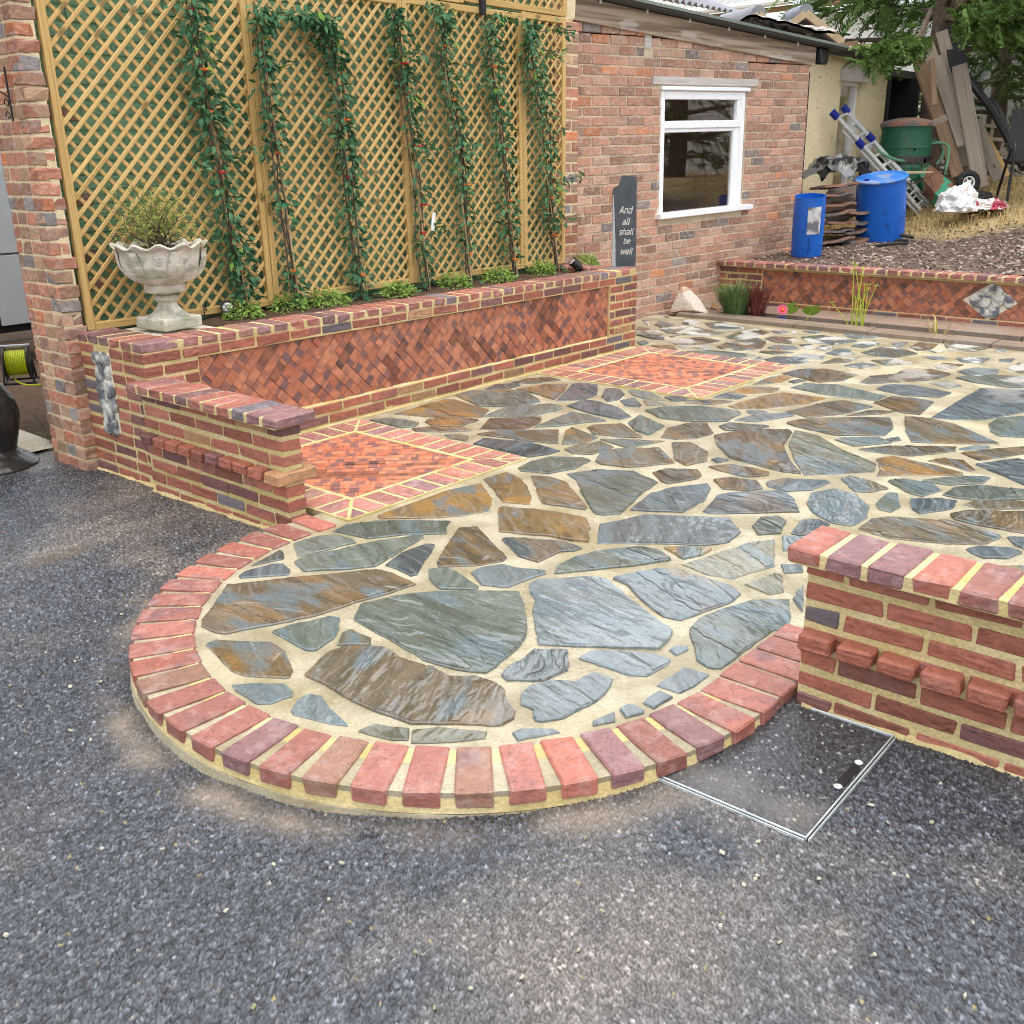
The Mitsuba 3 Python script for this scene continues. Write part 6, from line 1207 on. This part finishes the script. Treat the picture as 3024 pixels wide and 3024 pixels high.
for k in range(7): roof_tile(S1 + [rng.normal(0, .022), rng.normal(0, .03), .06 + k * .10], -0.550 + rng.normal(0, .07), rng.normal(0, .03), rng.normal(-.05, .06), k, f'{ORD[k] if k < 6 else "top"} tile of the left stack of old roof tiles')
for k in range(4): roof_tile(S2 + [rng.normal(0, .02), rng.normal(0, .02), .04 + k * .10], -0.550 + .25 + rng.normal(0, .1), rng.normal(.05, .05), rng.normal(-.03, .06), k, f'{ORD[k] if k < 3 else "top"} tile of the lower right stack of roof tiles')
S3 = np.array((9.503, 0.54, 0.47))
for k in range(9):
    a = np.array(S3) + [.035 * k, .0, .40 + .018 * k]; roof_tile(a, -0.550 + .1, -.35 + .03 * k, .75, k, f'{ORD[k]} tile of the slanting row leaning under the black sheeting')
def crumple(c, s, seed, n=26, amp=.16):
    g = np.linspace(-1, 1, n); X, Y = np.meshgrid(g, g, indexing='ij'); p = np.stack([X * 1.8, Y * 1.8, 0 * X + seed], -1); r = np.abs(meshkit.fbm(p * 1.6, 4, seed) - .5) * 2; Z = (1 - X ** 2) * .55 + .3 * (1 - Y ** 2) + amp * 3 * (r - .3) - .5 * np.clip(X ** 2 + Y ** 2 - .8, 0, 2)
    V = np.stack([X + .25 * (meshkit.fbm(p + 9, 3, seed) - .5), Y + .25 * (meshkit.fbm(p + 19, 3, seed) - .5), Z], -1).reshape(-1, 3) * s + c; i = np.arange(n * n).reshape(n, n); a, b, cc, d = i[:-1, :-1].ravel(), i[1:, :-1].ravel(), i[1:, 1:].ravel(), i[:-1, 1:].ravel(); return V, np.vstack([np.c_[a, b, cc], np.c_[a, cc, d]])
put('black_sheeting', crumple((9.383, 0.565, 1.312), (.27, .33, .20), 3, 44, .2), {'type': 'twosided', 'b': {'type': 'ref', 'id': 'm_sheet'}}, smooth=30, label='crumpled shiny black plastic sheeting heaped on the roof tiles', cat='plastic sheet')
mb = MB(); LB0, LB1, LT0, LT1 = map(np.array, ((10.792, 0.032, 0.744), (11.115, 0.046, 0.833), (10.15, 1.05, 1.946), (10.47, 1.05, 2.011)))
LD = thing('ladder', 'aluminium extension ladder with blue caps leaning on the yellow wall', 'ladder'); dn = nrm(np.cross(LT0 - LB0, LB1 - LB0)); dn = dn if dn[0] < 0 else -dn
for sec, (f0, f1, off) in enumerate(((0, .86, 0), (.02, 1.0, .05))):
    ins = .012 * sec
    A0_, A1_, B0_, B1_ = LB0 + (LT0 - LB0) * f0 + dn * off, LB0 + (LT0 - LB0) * f1 + dn * off, LB1 + (LT1 - LB1) * f0 + dn * off, LB1 + (LT1 - LB1) * f1 + dn * off
    w = nrm(B0_ - A0_)
    for (p, q) in ((A0_ + w * ins, A1_ + w * ins), (B0_ - w * ins, B1_ - w * ins)): v, f = beam(p, q, .026, .062, up=w); put('stile', (v, f), 'm_alu', LD)
    n = 10
    for k in range(n): a = (k + .5) / n; put('rung', tube([A0_ + (A1_ - A0_) * a, B0_ + (B1_ - B0_) * a], .015, 7), 'm_alu', LD)
for f_ in (.985, .70):
    for P0, P1 in ((LB0, LT0), (LB1, LT1)): c = P0 + (P1 - P0) * f_ + dn * .045; v, f = beam(c - nrm(P1 - P0) * .055, c + nrm(P1 - P0) * .055, .05, .10, up=nrm(LB1 - LB0)); put('cap', (v, f), 'm_ladblue', LD)
CB = thing('compost_bin', 'dark green ribbed plastic compost bin with a leaf covered lid', 'compost bin'); c = np.array((11.247, 0.481, 0.956)); r = .31
pr = [(r * 1.12, 0)]; 
for z, k in ((.02, 1.12), (.34, 1.07), (.36, 1.09), (.38, 1.06), (.58, 1.03), (.60, 1.06), (.62, 1.03), (.80, .99), (.83, 1.03), (.86, 1.03)): pr.append((r * k, z))
put('body', lathe(pr, 44, trans(*c)), 'm_bin', CB, smooth=40); put('band', lathe([(r * 1.062, .40), (r * 1.085, .41), (r * 1.06, .49), (r * 1.04, .5)], 44, trans(*c)), 'm_black', CB, smooth=40); put('lid', lathe([(r * 1.05, .855), (r * 1.09, .86), (r * 1.08, .90), (r * .95, .93), (r * .4, .965), (0, .97)], 44, trans(*c)), 'm_rustgreen' if False else 'm_rooftile', CB, smooth=40)
WBW = thing('wheelbarrow', 'tipped over wheelbarrow with flaking green and rusty tray', 'wheelbarrow'); 
tp = np.array([(11.267, 0.428, 1.392), (11.417, 0.304, 1.432), (10.884, -0.309, 1.119), (10.662, -0.271, 0.919)])   # four tray corners
n_ = nrm(np.cross(tp[1] - tp[0], tp[3] - tp[0])); n_ = n_ if np.dot(n_, CAM - tp[0]) > 0 else -n_
V = np.vstack([tp, tp.mean(0) + (tp - tp.mean(0)) * .66 - n_ * .22]); h = trimesh.convex.convex_hull(V).subdivide().subdivide(); put('tray', h, 'm_rustgreen', WBW, smooth=30)
for P in [[(10.573, 0.566, 1.536), (10.707, 0.498, 1.461), (10.978, 0.345, 1.393), (11.213, 0.283, 1.476), (11.338, 0.228, 1.581), (11.378, 0.112, 1.611), (11.415, -0.001, 1.577), (11.329, -0.059, 1.428), (11.229, -0.076, 1.217)], [(11.402, 0.347, 1.454), (11.526, 0.296, 1.605), (11.559, 0.199, 1.635), (11.495, 0.075, 1.536), (11.381, 0.101, 1.344)]]: put('handle', tube(spline(P, 26), .019, 9), 'm_greenpipe', WBW, smooth=True)
w = np.array((11.124, -0.405, 1.13)); ax = nrm([-.72, -.62, .12]); u = nrm(np.cross(ax, ez)); put('tyre', (lambda m: (tf(np.array(m.vertices), frame(w, u, np.cross(ax, u), ax)), m.faces))(trimesh.creation.torus(.108, .045, major_sections=30, minor_sections=14)), 'm_rubber', WBW, smooth=True)
put('wheel_hub', lathe([(0, -.015), (.03, -.02), (.03, .035), (.022, .04), (0, .04)], 18, frame(w, u, np.cross(ax, u), ax)), 'm_white', WBW, smooth=40)
put('wheel_rim', lathe([(.062, -.03), (.078, -.03), (.078, .03), (.066, .03), (.062, .0)], 24, frame(w, u, np.cross(ax, u), ax)), 'm_white', WBW, smooth=40)
for k in range(5): a_ = k * 1.2566; d = u * math.cos(a_) + np.cross(ax, u) * math.sin(a_); v, f = beam(w + d * .02, w + d * .07, .016, .01, up=ax); put('spoke', (v, f), 'm_white', WBW)
for k, (p0, p1, wd, tk, bs, lb) in enumerate([((11.468, -0.166, 1.19), (11.828, 0.639, 2.633), 0.155, 0.090, 'm_brownwood', 'peeling brown post leaning left, nearest the compost bin'),
 ((11.778, -0.151, 1.315), (12.219, 0.736, 2.867), 0.232, 0.050, 'm_greywood', 'wide grey brown board behind the peeling post'),
 ((11.571, -0.158, 1.574), (12.079, 0.531, 2.682), 0.167, 0.045, 'm_greywood', 'pale board crossing in the middle of the leaning timber'),
 ((11.456, -0.469, 1.052), (11.802, 0.104, 2.549), 0.185, 0.050, 'm_greywood', 'thick pale square ended plank standing furthest right'),
 ((12.234, 0.066, 1.866), (12.664, 0.677, 3.055), 0.163, 0.050, 'm_greywood', 'tall grey plank beside the conifer trunk'),
 ((12.379, 0.269, 2.531), (12.878, 0.668, 3.115), 0.213, 0.050, 'm_darkwood', 'blackened plank next to the trunk'),
 ((11.35, 0.194, 2.064), (11.599, 0.389, 2.634), 0.063, 0.030, 'm_brownwood', 'short thin stake tied across the leaning boards'),
 ((11.998, -0.187, 1.202), (12.208, 0.466, 2.188), 0.164, 0.050, 'm_brownwood', 'brown board low behind the pale planks'),
 ((11.897, -0.554, 1.138), (12.265, -0.034, 1.884), 0.168, 0.030, 'm_greywood', 'grey weathered board leaning near the garden chair'),
 ((12.11, -0.574, 1.177), (12.367, -0.025, 1.887), 0.110, 0.030, 'm_trellis', 'yellowish board edge beside the garden chair'),
 ((11.254, 0.166, 1.842), (11.304, 0.017, 1.911), 0.078, 0.030, 'm_greywood', 'short pale offcut lashed to the post')]):
    v, f = beam(p0, p1, wd, tk, up=nrm(np.cross(np.subtract(p1, p0), [.35, -.93, 0])) if True else ez, ch=.006, jit=.004); d = nrm(np.subtract(p1, p0)); c = (np.array(p0) + p1) / 2; pe = nrm(np.cross(d, [.6, .8, 0])); SER[0] += 1
    put('plank' if 'post' not in lb else 'timber_post', (v, f), bs, uv=np.c_[10 * (SER[0] % 700) + 5 + (v - c) @ d, 5 + (v - c) @ pe], label=lb, cat='plank' if 'post' not in lb else 'post', group='old timber leaning against the conifer')
# leaning lattice pieces and pipes at the right
LT = thing('old_lattice', 'broken grey lattice panel leaning in shade behind the planks', 'lattice'); o = np.array((12.37, 0.298, 0.996)); u = nrm([.45, -.85, -.1]); wv = nrm([.25, .05, 1]);
for k in range(8): v, f = beam(o + u * k * .17, o + u * k * .17 + wv * 1.0, .045, .02, up=(1, 0, 0)); put('slat', (v, f), 'm_greywood', LT, uv=brick_uv(v, 0))
for k in range(6): v, f = beam(o + wv * (.06 + k * .17) - [.02, .02, 0], o + wv * (.06 + k * .17) + u * 1.25 - [.02, .02, 0], .045, .02, up=(1, 0, 0)); put('slat', (v, f), 'm_greywood', LT, uv=brick_uv(v, 0))
for P, lb in [([(11.676, -0.885, 1.289), (12.136, -0.3, 1.979), (12.402, 0.199, 2.464)], 'long black pipe leaning from upper left to the chair'), ([(12.201, -0.526, 1.631), (12.346, -0.305, 1.984), (12.502, -0.127, 2.147)], 'second short dark pipe beside the long one')]: put('drain_pipe', tube(P, .05, 12), 'm_black', label=lb, cat='pipe', smooth=40)
CH = thing('garden_chair', 'black metal garden chair with mesh back at the right edge', 'chair'); o = np.array((11.11, -1.142, 0.935)); cr = nrm([.42, -.9, 0]); cf = nrm([-.9, -.42, 0])
def cp(a, b, z): return o + cr * a + cf * b + [0, 0, z]
bk = [cp(-.27, -.12, .44), cp(.27, -.12, .44), cp(.27, -.36, 1.04), cp(-.27, -.36, 1.04)]; n_ = nrm(np.cross(bk[1] - bk[0], bk[3] - bk[0])); V = np.array(bk + [q - n_ * .015 for q in bk]); put('backrest', trimesh.convex.convex_hull(V), 'm_rubber', CH); V = np.array([cp(-.27, -.12, .44), cp(.27, -.12, .44), cp(.27, .36, .46), cp(-.27, .36, .46)]); V = np.vstack([V, V - [0, 0, .02]]); put('seat', trimesh.convex.convex_hull(V), 'm_rubber', CH)
for s in (-1, 1): put('arm', tube(spline([cp(.31 * s, .42, 0), cp(.31 * s, .42, .5), cp(.31 * s, .36, .64), cp(.31 * s, .1, .65), cp(.31 * s, -.25, .62)], 24), .018, 8), 'm_black', CH, smooth=True); put('leg', tube([cp(.3 * s, .15, .6), cp(.31 * s, -.35, 0)], .017, 8), 'm_black', CH)
for a_ in (-.2, .2): put('rivet', lathe([(.012, 0), (.008, .006), (0, .008)], 10, frame(cp(a_, -.355, 1.0), cr, nrm(np.cross(cf, cr)), cf)), 'm_alu', CH)
def lump(name, c, s, seed, bs, label, cat):
    m = trimesh.creation.icosphere(4, 1.0); v = m.vertices.copy(); w = meshkit.fbm(v * 2.2 + seed, 4, 1) - .5; w2 = np.abs(meshkit.fbm(v * 4.5 + 3 * seed, 4, 2) - .5); v = v * (1 + .75 * w + .55 * (.2 - w2))[:, None]; v[:, 2] = np.where(v[:, 2] < -.35, -.35 + (v[:, 2] + .35) * .15, v[:, 2]); v[:, :2] *= (1 + .35 * np.clip(.2 - v[:, 2], 0, .6))[:, None]
    put(name, (v * s + c, m.faces), bs, smooth=35, label=label, cat=cat)
lump('rubble_bag', (10.332, -0.552, 0.905), (.19, .19, .21), 5, 'm_whitebag', 'white plastic rubble bag slumped on the dry grass', 'bag')
lump('black_cloth', (10.876, -0.622, 0.927), (.20, .18, .10), 6, 'm_rubber', 'black cloth heap beside the white bag', 'cloth')
lump('red_white_bag', (10.711, -0.77, 0.873), (.22, .20, .08), 7, 'm_redbag', 'flat red and white plastic bag on the dry grass', 'bag')
DB = thing('dead_weeds', 'brown dead stems tangled under the wheelbarrow', 'weeds'); rng = np.random.default_rng(6); mb = MB(); c = np.array((11.206, 0.301, 0.988))
for _ in range(60): p = c + rng.normal(0, .22, 3) * [1, 1, .5]; d = rng.normal(0, 1, 3) * [.2, .2, .1] + [0, 0, rng.uniform(.05, .45)]; mb.add(*tube([p, p + d * .5 + rng.normal(0, .04, 3), p + d], [.006, .005, .003], 4))
for _ in range(240): p = c + rng.normal(0, .26, 3) * [1, 1, .7] + [0, 0, .1]; mb.add(tf(lv, orient(rng.normal(0, 1, 3), 0, rng.uniform(.03, .07), p)), lf)
put('stems', mb.mesh(), 'm_bark', DB); m_ = MB(); m_.add(*beam(np.array((10.528, 0.406, 1.263)), np.array((10.379, -0.06, 1.264)), .5, .02)); put('board', m_.mesh(), 'm_tin', label='rotting yellowish board lying below the compost bin', cat='board')
# ------------------------------------------------------------------ yellow rendered outbuilding
YB = thing('rendered_outbuilding', 'cream yellow rendered outbuilding with a narrow arched window', 'building'); YY = 1.15
yx0, yx1, yz = 9.0, 12.133, 2.712
wx0, wx1, wz0, wz1 = (10.617, 11.275, 0.950, 2.406)
for a, b, c, d in ((yx0, wx0, -.2, yz), (wx1, yx1, -.2, yz), (wx0, wx1, -.2, wz0), (wx0, wx1, wz1, yz)): slab(YB, 'wall', 'm_render', a, b, YY, YY + .25, c, d)
slab(YB, 'return_wall', 'm_render', yx1 - .2, yx1 - .002, YY + .24, 4, -.2, yz - .01)
W2 = YB + '__window'
for a, b, c, d in ((wx0, wx0 + .06, wz0, wz1), (wx1 - .06, wx1, wz0, wz1), (wx0 + .06, wx1 - .06, wz1 - .07, wz1), (wx0 + .06, wx1 - .06, wz0, wz0 + .07)): slab(W2, 'frame', 'm_upvc', a, b, YY + .06, YY + .14, c, d)
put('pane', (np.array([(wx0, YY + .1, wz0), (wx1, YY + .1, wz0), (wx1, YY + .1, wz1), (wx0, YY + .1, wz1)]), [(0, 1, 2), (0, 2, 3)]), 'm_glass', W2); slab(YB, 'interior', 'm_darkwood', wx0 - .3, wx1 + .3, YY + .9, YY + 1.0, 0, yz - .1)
ar = [(wx0 - .07, wz1 - .03), (wx1 + .10, wz1 - .03), (wx1 + .10, wz1 + .10)] + [(wx1 + .10 - (wx1 - wx0 + .17) * t, wz1 + .10 + .12 * math.sin(math.pi * t)) for t in np.linspace(.08, .92, 9)] + [(wx0 - .07, wz1 + .10)]
v, f = prism(sg.Polygon(ar), 0, .055, frame([0, YY + .005, 0], ex, ez, -ey)); put('arch_head', (v, f), 'm_greypaint', YB)
def corr(parent, name, bs, O, du, dv, L, Wd, amp, pitch, n=5):
    k = int(L / pitch * n); s = np.linspace(0, L, k); up = nrm(np.cross(du, dv)); V = []
    for q in s: h = up * amp * math.sin(2 * math.pi * q / pitch); V += [O + du * q + h, O + du * q + dv * Wd + h]
    V = np.array(V); F = [q for i in range(k - 1) for q in ((2 * i, 2 * i + 2, 2 * i + 1), (2 * i + 2, 2 * i + 3, 2 * i + 1))]; v2 = V - up * .012; m = len(V)
    F2 = [(a + m, c + m, b + m) for a, b, c in F] + [q for i in range(k - 1) for q in ((2 * i, 2 * i + m, 2 * i + 2), (2 * i + 2, 2 * i + m, 2 * i + 2 + m))]; return put(name, (np.vstack([V, v2]), F + F2), bs, parent)
corr(YB, 'tin_roof', 'm_tin', np.array([yx0, YY - .16, yz + .02]), ex, nrm([0, 1, .14]), yx1 - yx0 + .2, 3.0, .018, .16)
v, f = tube([(yx0 - .3, YY - .12, yz - .02), (yx1 + .2, YY - .12, yz - .03)], .06, 10); put('gutter', (v, f), 'm_black', YB)
for k in range(7): rng = np.random.default_rng(50 + k); a = np.array([yx1 - 1.5 + .28 * k, YY + .15 + .2 * rng.random(), yz + .10 + .05 * rng.random()]); v, f = beam(a, a + [rng.uniform(.4, .9), rng.uniform(-.3, .5), rng.uniform(-.05, .10)], .09, .03); put('scrap_timber', (v, f), 'm_brownwood', label=['weathered board on the tin roof, nearest the ladder', 'second board on the tin roof', 'third board lying on the tin roof', 'fourth board on the tin roof under the branches', 'fifth board on the tin roof under the branches', 'sixth board on the tin roof beside the conifer', 'last board on the tin roof edge by the conifer'][k], cat='board', group='scrap boards lying on the tin roof', uv=brick_uv(v, 0))
DS = thing('dark_store', 'black dark timber store between the yellow building and the conifer', 'shed')
slab(DS, 'back_wall', 'm_darkwood', yx1, yx1 + 5, 3.4, 3.5, -.2, 3.0); slab(DS, 'roof', 'm_felt', yx1 + .2, yx1 + 5, 1.4, 3.5, 2.55, 2.65); slab(DS, 'side_wall', 'm_darkwood', yx1 + 1.6, yx1 + 1.7, 1.3, 3.4, -.2, 2.55)
v, f = tube([(yx1 + .25, 1.25, .8), (yx1 + .25, 1.25, 2.5)], .06, 12); put('downpipe', (v, f), 'm_black', DS)
# roofs beyond: slate hips with ridge tiles, mossy stone, white weatherboarded building
RR = thing('hipped_roof', 'low slate roof with grey ridge tiles behind the brick shed', 'roof')
for a, b, q in [((11.881, 3.608, 3.387), (10.44, 2.286, 3.239), 0.55), ((12.317, 2.791, 3.395), (11.249, 2.016, 3.306), 0.50)]:
    a, b = np.array(a), np.array(b); put('ridge_tile', tube([a, b], .10, 12), 'm_ridge', RR, smooth=40); d = nrm(b - a); s = nrm(np.cross(d, ez))
    for sg_ in (-1, 1): V = np.array([a, b, b + s * sg_ * q - [0, 0, q * .75], a + s * sg_ * q - [0, 0, q * .75]]); V = np.vstack([V, V - [0, 0, .05]]); put('slope', trimesh.convex.convex_hull(V), 'm_ridge', RR)
    for sg_ in (-1, 1): v, f = beam(b - [0, 0, .02], b + s * sg_ * q * 1.05 - [0, 0, q * .79], .06, .09); put('verge', (v, f), 'm_tin', RR)
MS_ = np.array((8.993, 1.166, 2.815)); gx = np.linspace(-.46, .46, 40); gy = np.linspace(-.35, .35, 24); V, F = grid(gx, gy, lambda x, y: .09 * np.cos(y * 4.0) + .07 * (meshkit.fbm(np.stack([x * 6, y * 6, 0 * x], -1), 4, 2) - .5) + .05 * np.abs(x)); m = len(V); V2 = V - [0, 0, .03]; tr = trimesh.Trimesh(np.vstack([V, V2]), np.vstack([F, F[:, ::-1] + m]), process=False); put('mossy_stone', (np.vstack([V, V2]) @ np.array([[.86, -.5, -.12], [.5, .86, 0], [.1, 0, .98]]) + MS_, np.vstack([F, F[:, ::-1] + m])), 'm_moss', smooth=40, label='lichen covered curved ridge stone lying on the shed roof', cat='roof stone')
WH = thing('white_house', 'white weatherboarded building with a corrugated roof in the background', 'house'); hx = 19.0; ez0 = 4.537
for k in range(22): z = ez0 - .35 - k * .16; v, f = chbox(.03, 26, .17, .004); put('weatherboard', (v @ np.array([[.99, 0, .1], [0, 1, 0], [-.1, 0, .99]]) + [hx, -7, z], f), 'm_white', WH)
for k in range(5): z = ez0 - .18 + k * .16; v, f = chbox(.03, 14.2, .17, .004); put('weatherboard', (v @ np.array([[.99, 0, .1], [0, 1, 0], [-.1, 0, .99]]) + [hx, -11.9, z], f), 'm_white', WH)
corr(WH, 'corrugated_roof', 'm_corr', np.array([hx - .35, 15.14, ez0 + .06]), -ey, nrm([1, 0, .36]), 9.26, 6, .045, .22); v, f = tube([(hx - .42, 9, ez0 - .0), (hx - .42, 15.14 - 9.26, ez0)], .075, 10); put('gutter', (v, f), 'm_upvc', WH); slab(WH, 'soffit', 'm_brownwood', hx - .35, hx - .02, -3, 9, ez0 - .14, ez0 - .08)
corr(WH, 'upper_roof', 'm_ridge', np.array([12.2, 6.2, 4.188]), ex, nrm([0, 1, .4]), 5.0, 5, .04, .22)
# ------------------------------------------------------------------ conifers
def fronds(rng, q, d, L, mb, n=11):
    d = nrm(d); s = nrm(np.cross(d, ez + rng.normal(0, .25, 3))); up = np.cross(s, d)
    for k in range(n):
        u = (k + .5) / n; c = q + d * L * u - np.array([0, 0, .22 * L * u * u]); l = L * .30 * (1 - u) ** .6 + .03
        for sg_ in (-1, 1):
            e = c + (s * sg_ * .8 + d * .65) * l * rng.uniform(.7, 1.15) + up * rng.normal(0, .02) - [0, 0, .12 * l]; w = d * .010 + up * .006; m_ = (c + e) / 2
            mb.add([c - w * .6, c + w * .6, m_ + w * 1.5, e, m_ - w * 1.5], [(0, 1, 2), (0, 2, 4), (4, 2, 3)])
def conifer(base, top, label, limbs, seed, nfr, clip):
    rng = np.random.default_rng(seed); t = thing('conifer', label, 'tree'); b = np.array(base); tp = np.array(top); pts = spline([b, b + (tp - b) * .35 + [.05, .03, 0], b + (tp - b) * .7 - [.04, .02, 0], tp], 16); put('trunk', tube(pts, np.linspace(.20, .05, 16), 12, jit=.05, rng=rng), 'm_bark', t, smooth=True); mb = MB()
    ends = []
    for (z, a, L, rise) in limbs:
        p = b + (tp - b) * ((z - b[2]) / (tp[2] - b[2])); d = np.array([math.cos(a), math.sin(a), 0]); q = spline([p, p + d * L * .4 + [0, 0, rise * .7], p + d * L * .75 + [0, 0, rise], p + d * L + [0, 0, rise * .8]], 12); mb.add(*tube(q, np.linspace(.05, .012, 12), 6)); ends.append(q)
    put('limb', mb.mesh(), 'm_bark', t, smooth=True); cb, lit = MB(), MB(); n = 0
    while n < nfr:
        q = ends[int(rng.integers(len(ends)))]; u = rng.uniform(.25, 1.0); c = q[int(u * 11.9)] + rng.normal(0, .16, 3) * [1, 1, .7]
        if not clip(c): n += .2; continue
        d = (q[-1] - q[0]) * [1, 1, 0] ; d = nrm(d) + rng.normal(0, .55, 3) + [0, 0, -.35]; fronds(rng, c, d, rng.uniform(.28, .6), lit if rng.random() < .2 else cb, 12); n += 1
    put('crown', cb.mesh(), 'm_conifer', t); put('young_growth', lit.mesh(), 'm_coniferlit', t)
    return t
rng = np.random.default_rng(77)
TB = (13.614, 0.989, 0.965)
LIM = [(2.9 + .11 * k, rng.uniform(0, 6.28), rng.uniform(1.4, 2.9), rng.uniform(-.1, .35)) for k in range(44)] + [(3.3, 3.75, 4.2, .35), (3.5, 3.55, 4.0, .55), (3.1, 4.0, 3.0, .3), (3.7, 3.9, 4.6, .5), (3.3, 4.6, 3.4, .3), (3.1, 5.0, 2.8, .2), (3.4, 4.3, 3.2, .5), (3.0, 4.75, 2.4, .0)]
conifer(TB, (TB[0] + .1, TB[1], 8.2), 'big conifer with bare trunk and drooping green branches behind the planks', LIM, 3, 2300, lambda c: c[2] > 2.55)
rng = np.random.default_rng(19); cb, lit, lm = MB(), MB(), MB()
for Q, n, sp in (([(13.077, 1.008, 3.383), (11.827, 0.642, 2.989), (11.032, 0.485, 2.757), (10.381, 0.508, 2.639), (9.939, 0.533, 2.519)], 120, .12), ([(13.157, 0.781, 3.28), (12.027, 0.058, 3.077), (11.542, -0.405, 3.014), (11.234, -0.783, 3.01)], 190, .24)):
    S_ = spline(Q, 20); lm.add(*tube(S_, np.linspace(.045, .008, 20), 6))
    for k in range(n): u = rng.uniform(.35, 1); c = S_[int(u * 17.5)] + rng.normal(0, sp, 3) * [1, 1, .45]; d = nrm(S_[-1] - S_[0]) + rng.normal(0, .5, 3) + [0, 0, -.15]; fronds(rng, c, d, rng.uniform(.15, .30), lit if rng.random() < .7 else cb, 13)
put('low_branch', lm.mesh(), 'm_bark', 'conifer', smooth=True, kind='stuff'); put('low_spray', cb.mesh(), 'm_conifer', 'conifer', kind='stuff'); put('young_low_spray', lit.mesh(), 'm_coniferlit', 'conifer', kind='stuff')
LIM2 = [(1.25 + .13 * k, rng.uniform(0, 6.28), rng.uniform(1.2, 2.4) * (1 - .01 * k), rng.uniform(-.15, .2)) for k in range(42)]
conifer((15.6, -3.3, .9), (15.6, -3.3, 7.5), 'dense conifer at the right edge behind the garden chair', LIM2, 5, 1800, lambda c: True)
conifer((14.6, -7.2, .8), (14.6, -7.2, 6.8), 'conifer further right beyond the garden chair', LIM2, 6, 700, lambda c: True)
conifer((17.5, 1.2, .9), (17.5, 1.2, 5.4), 'dark conifer deep in the shade behind the leaning timber', LIM2, 8, 1300, lambda c: True)
flush_rest()
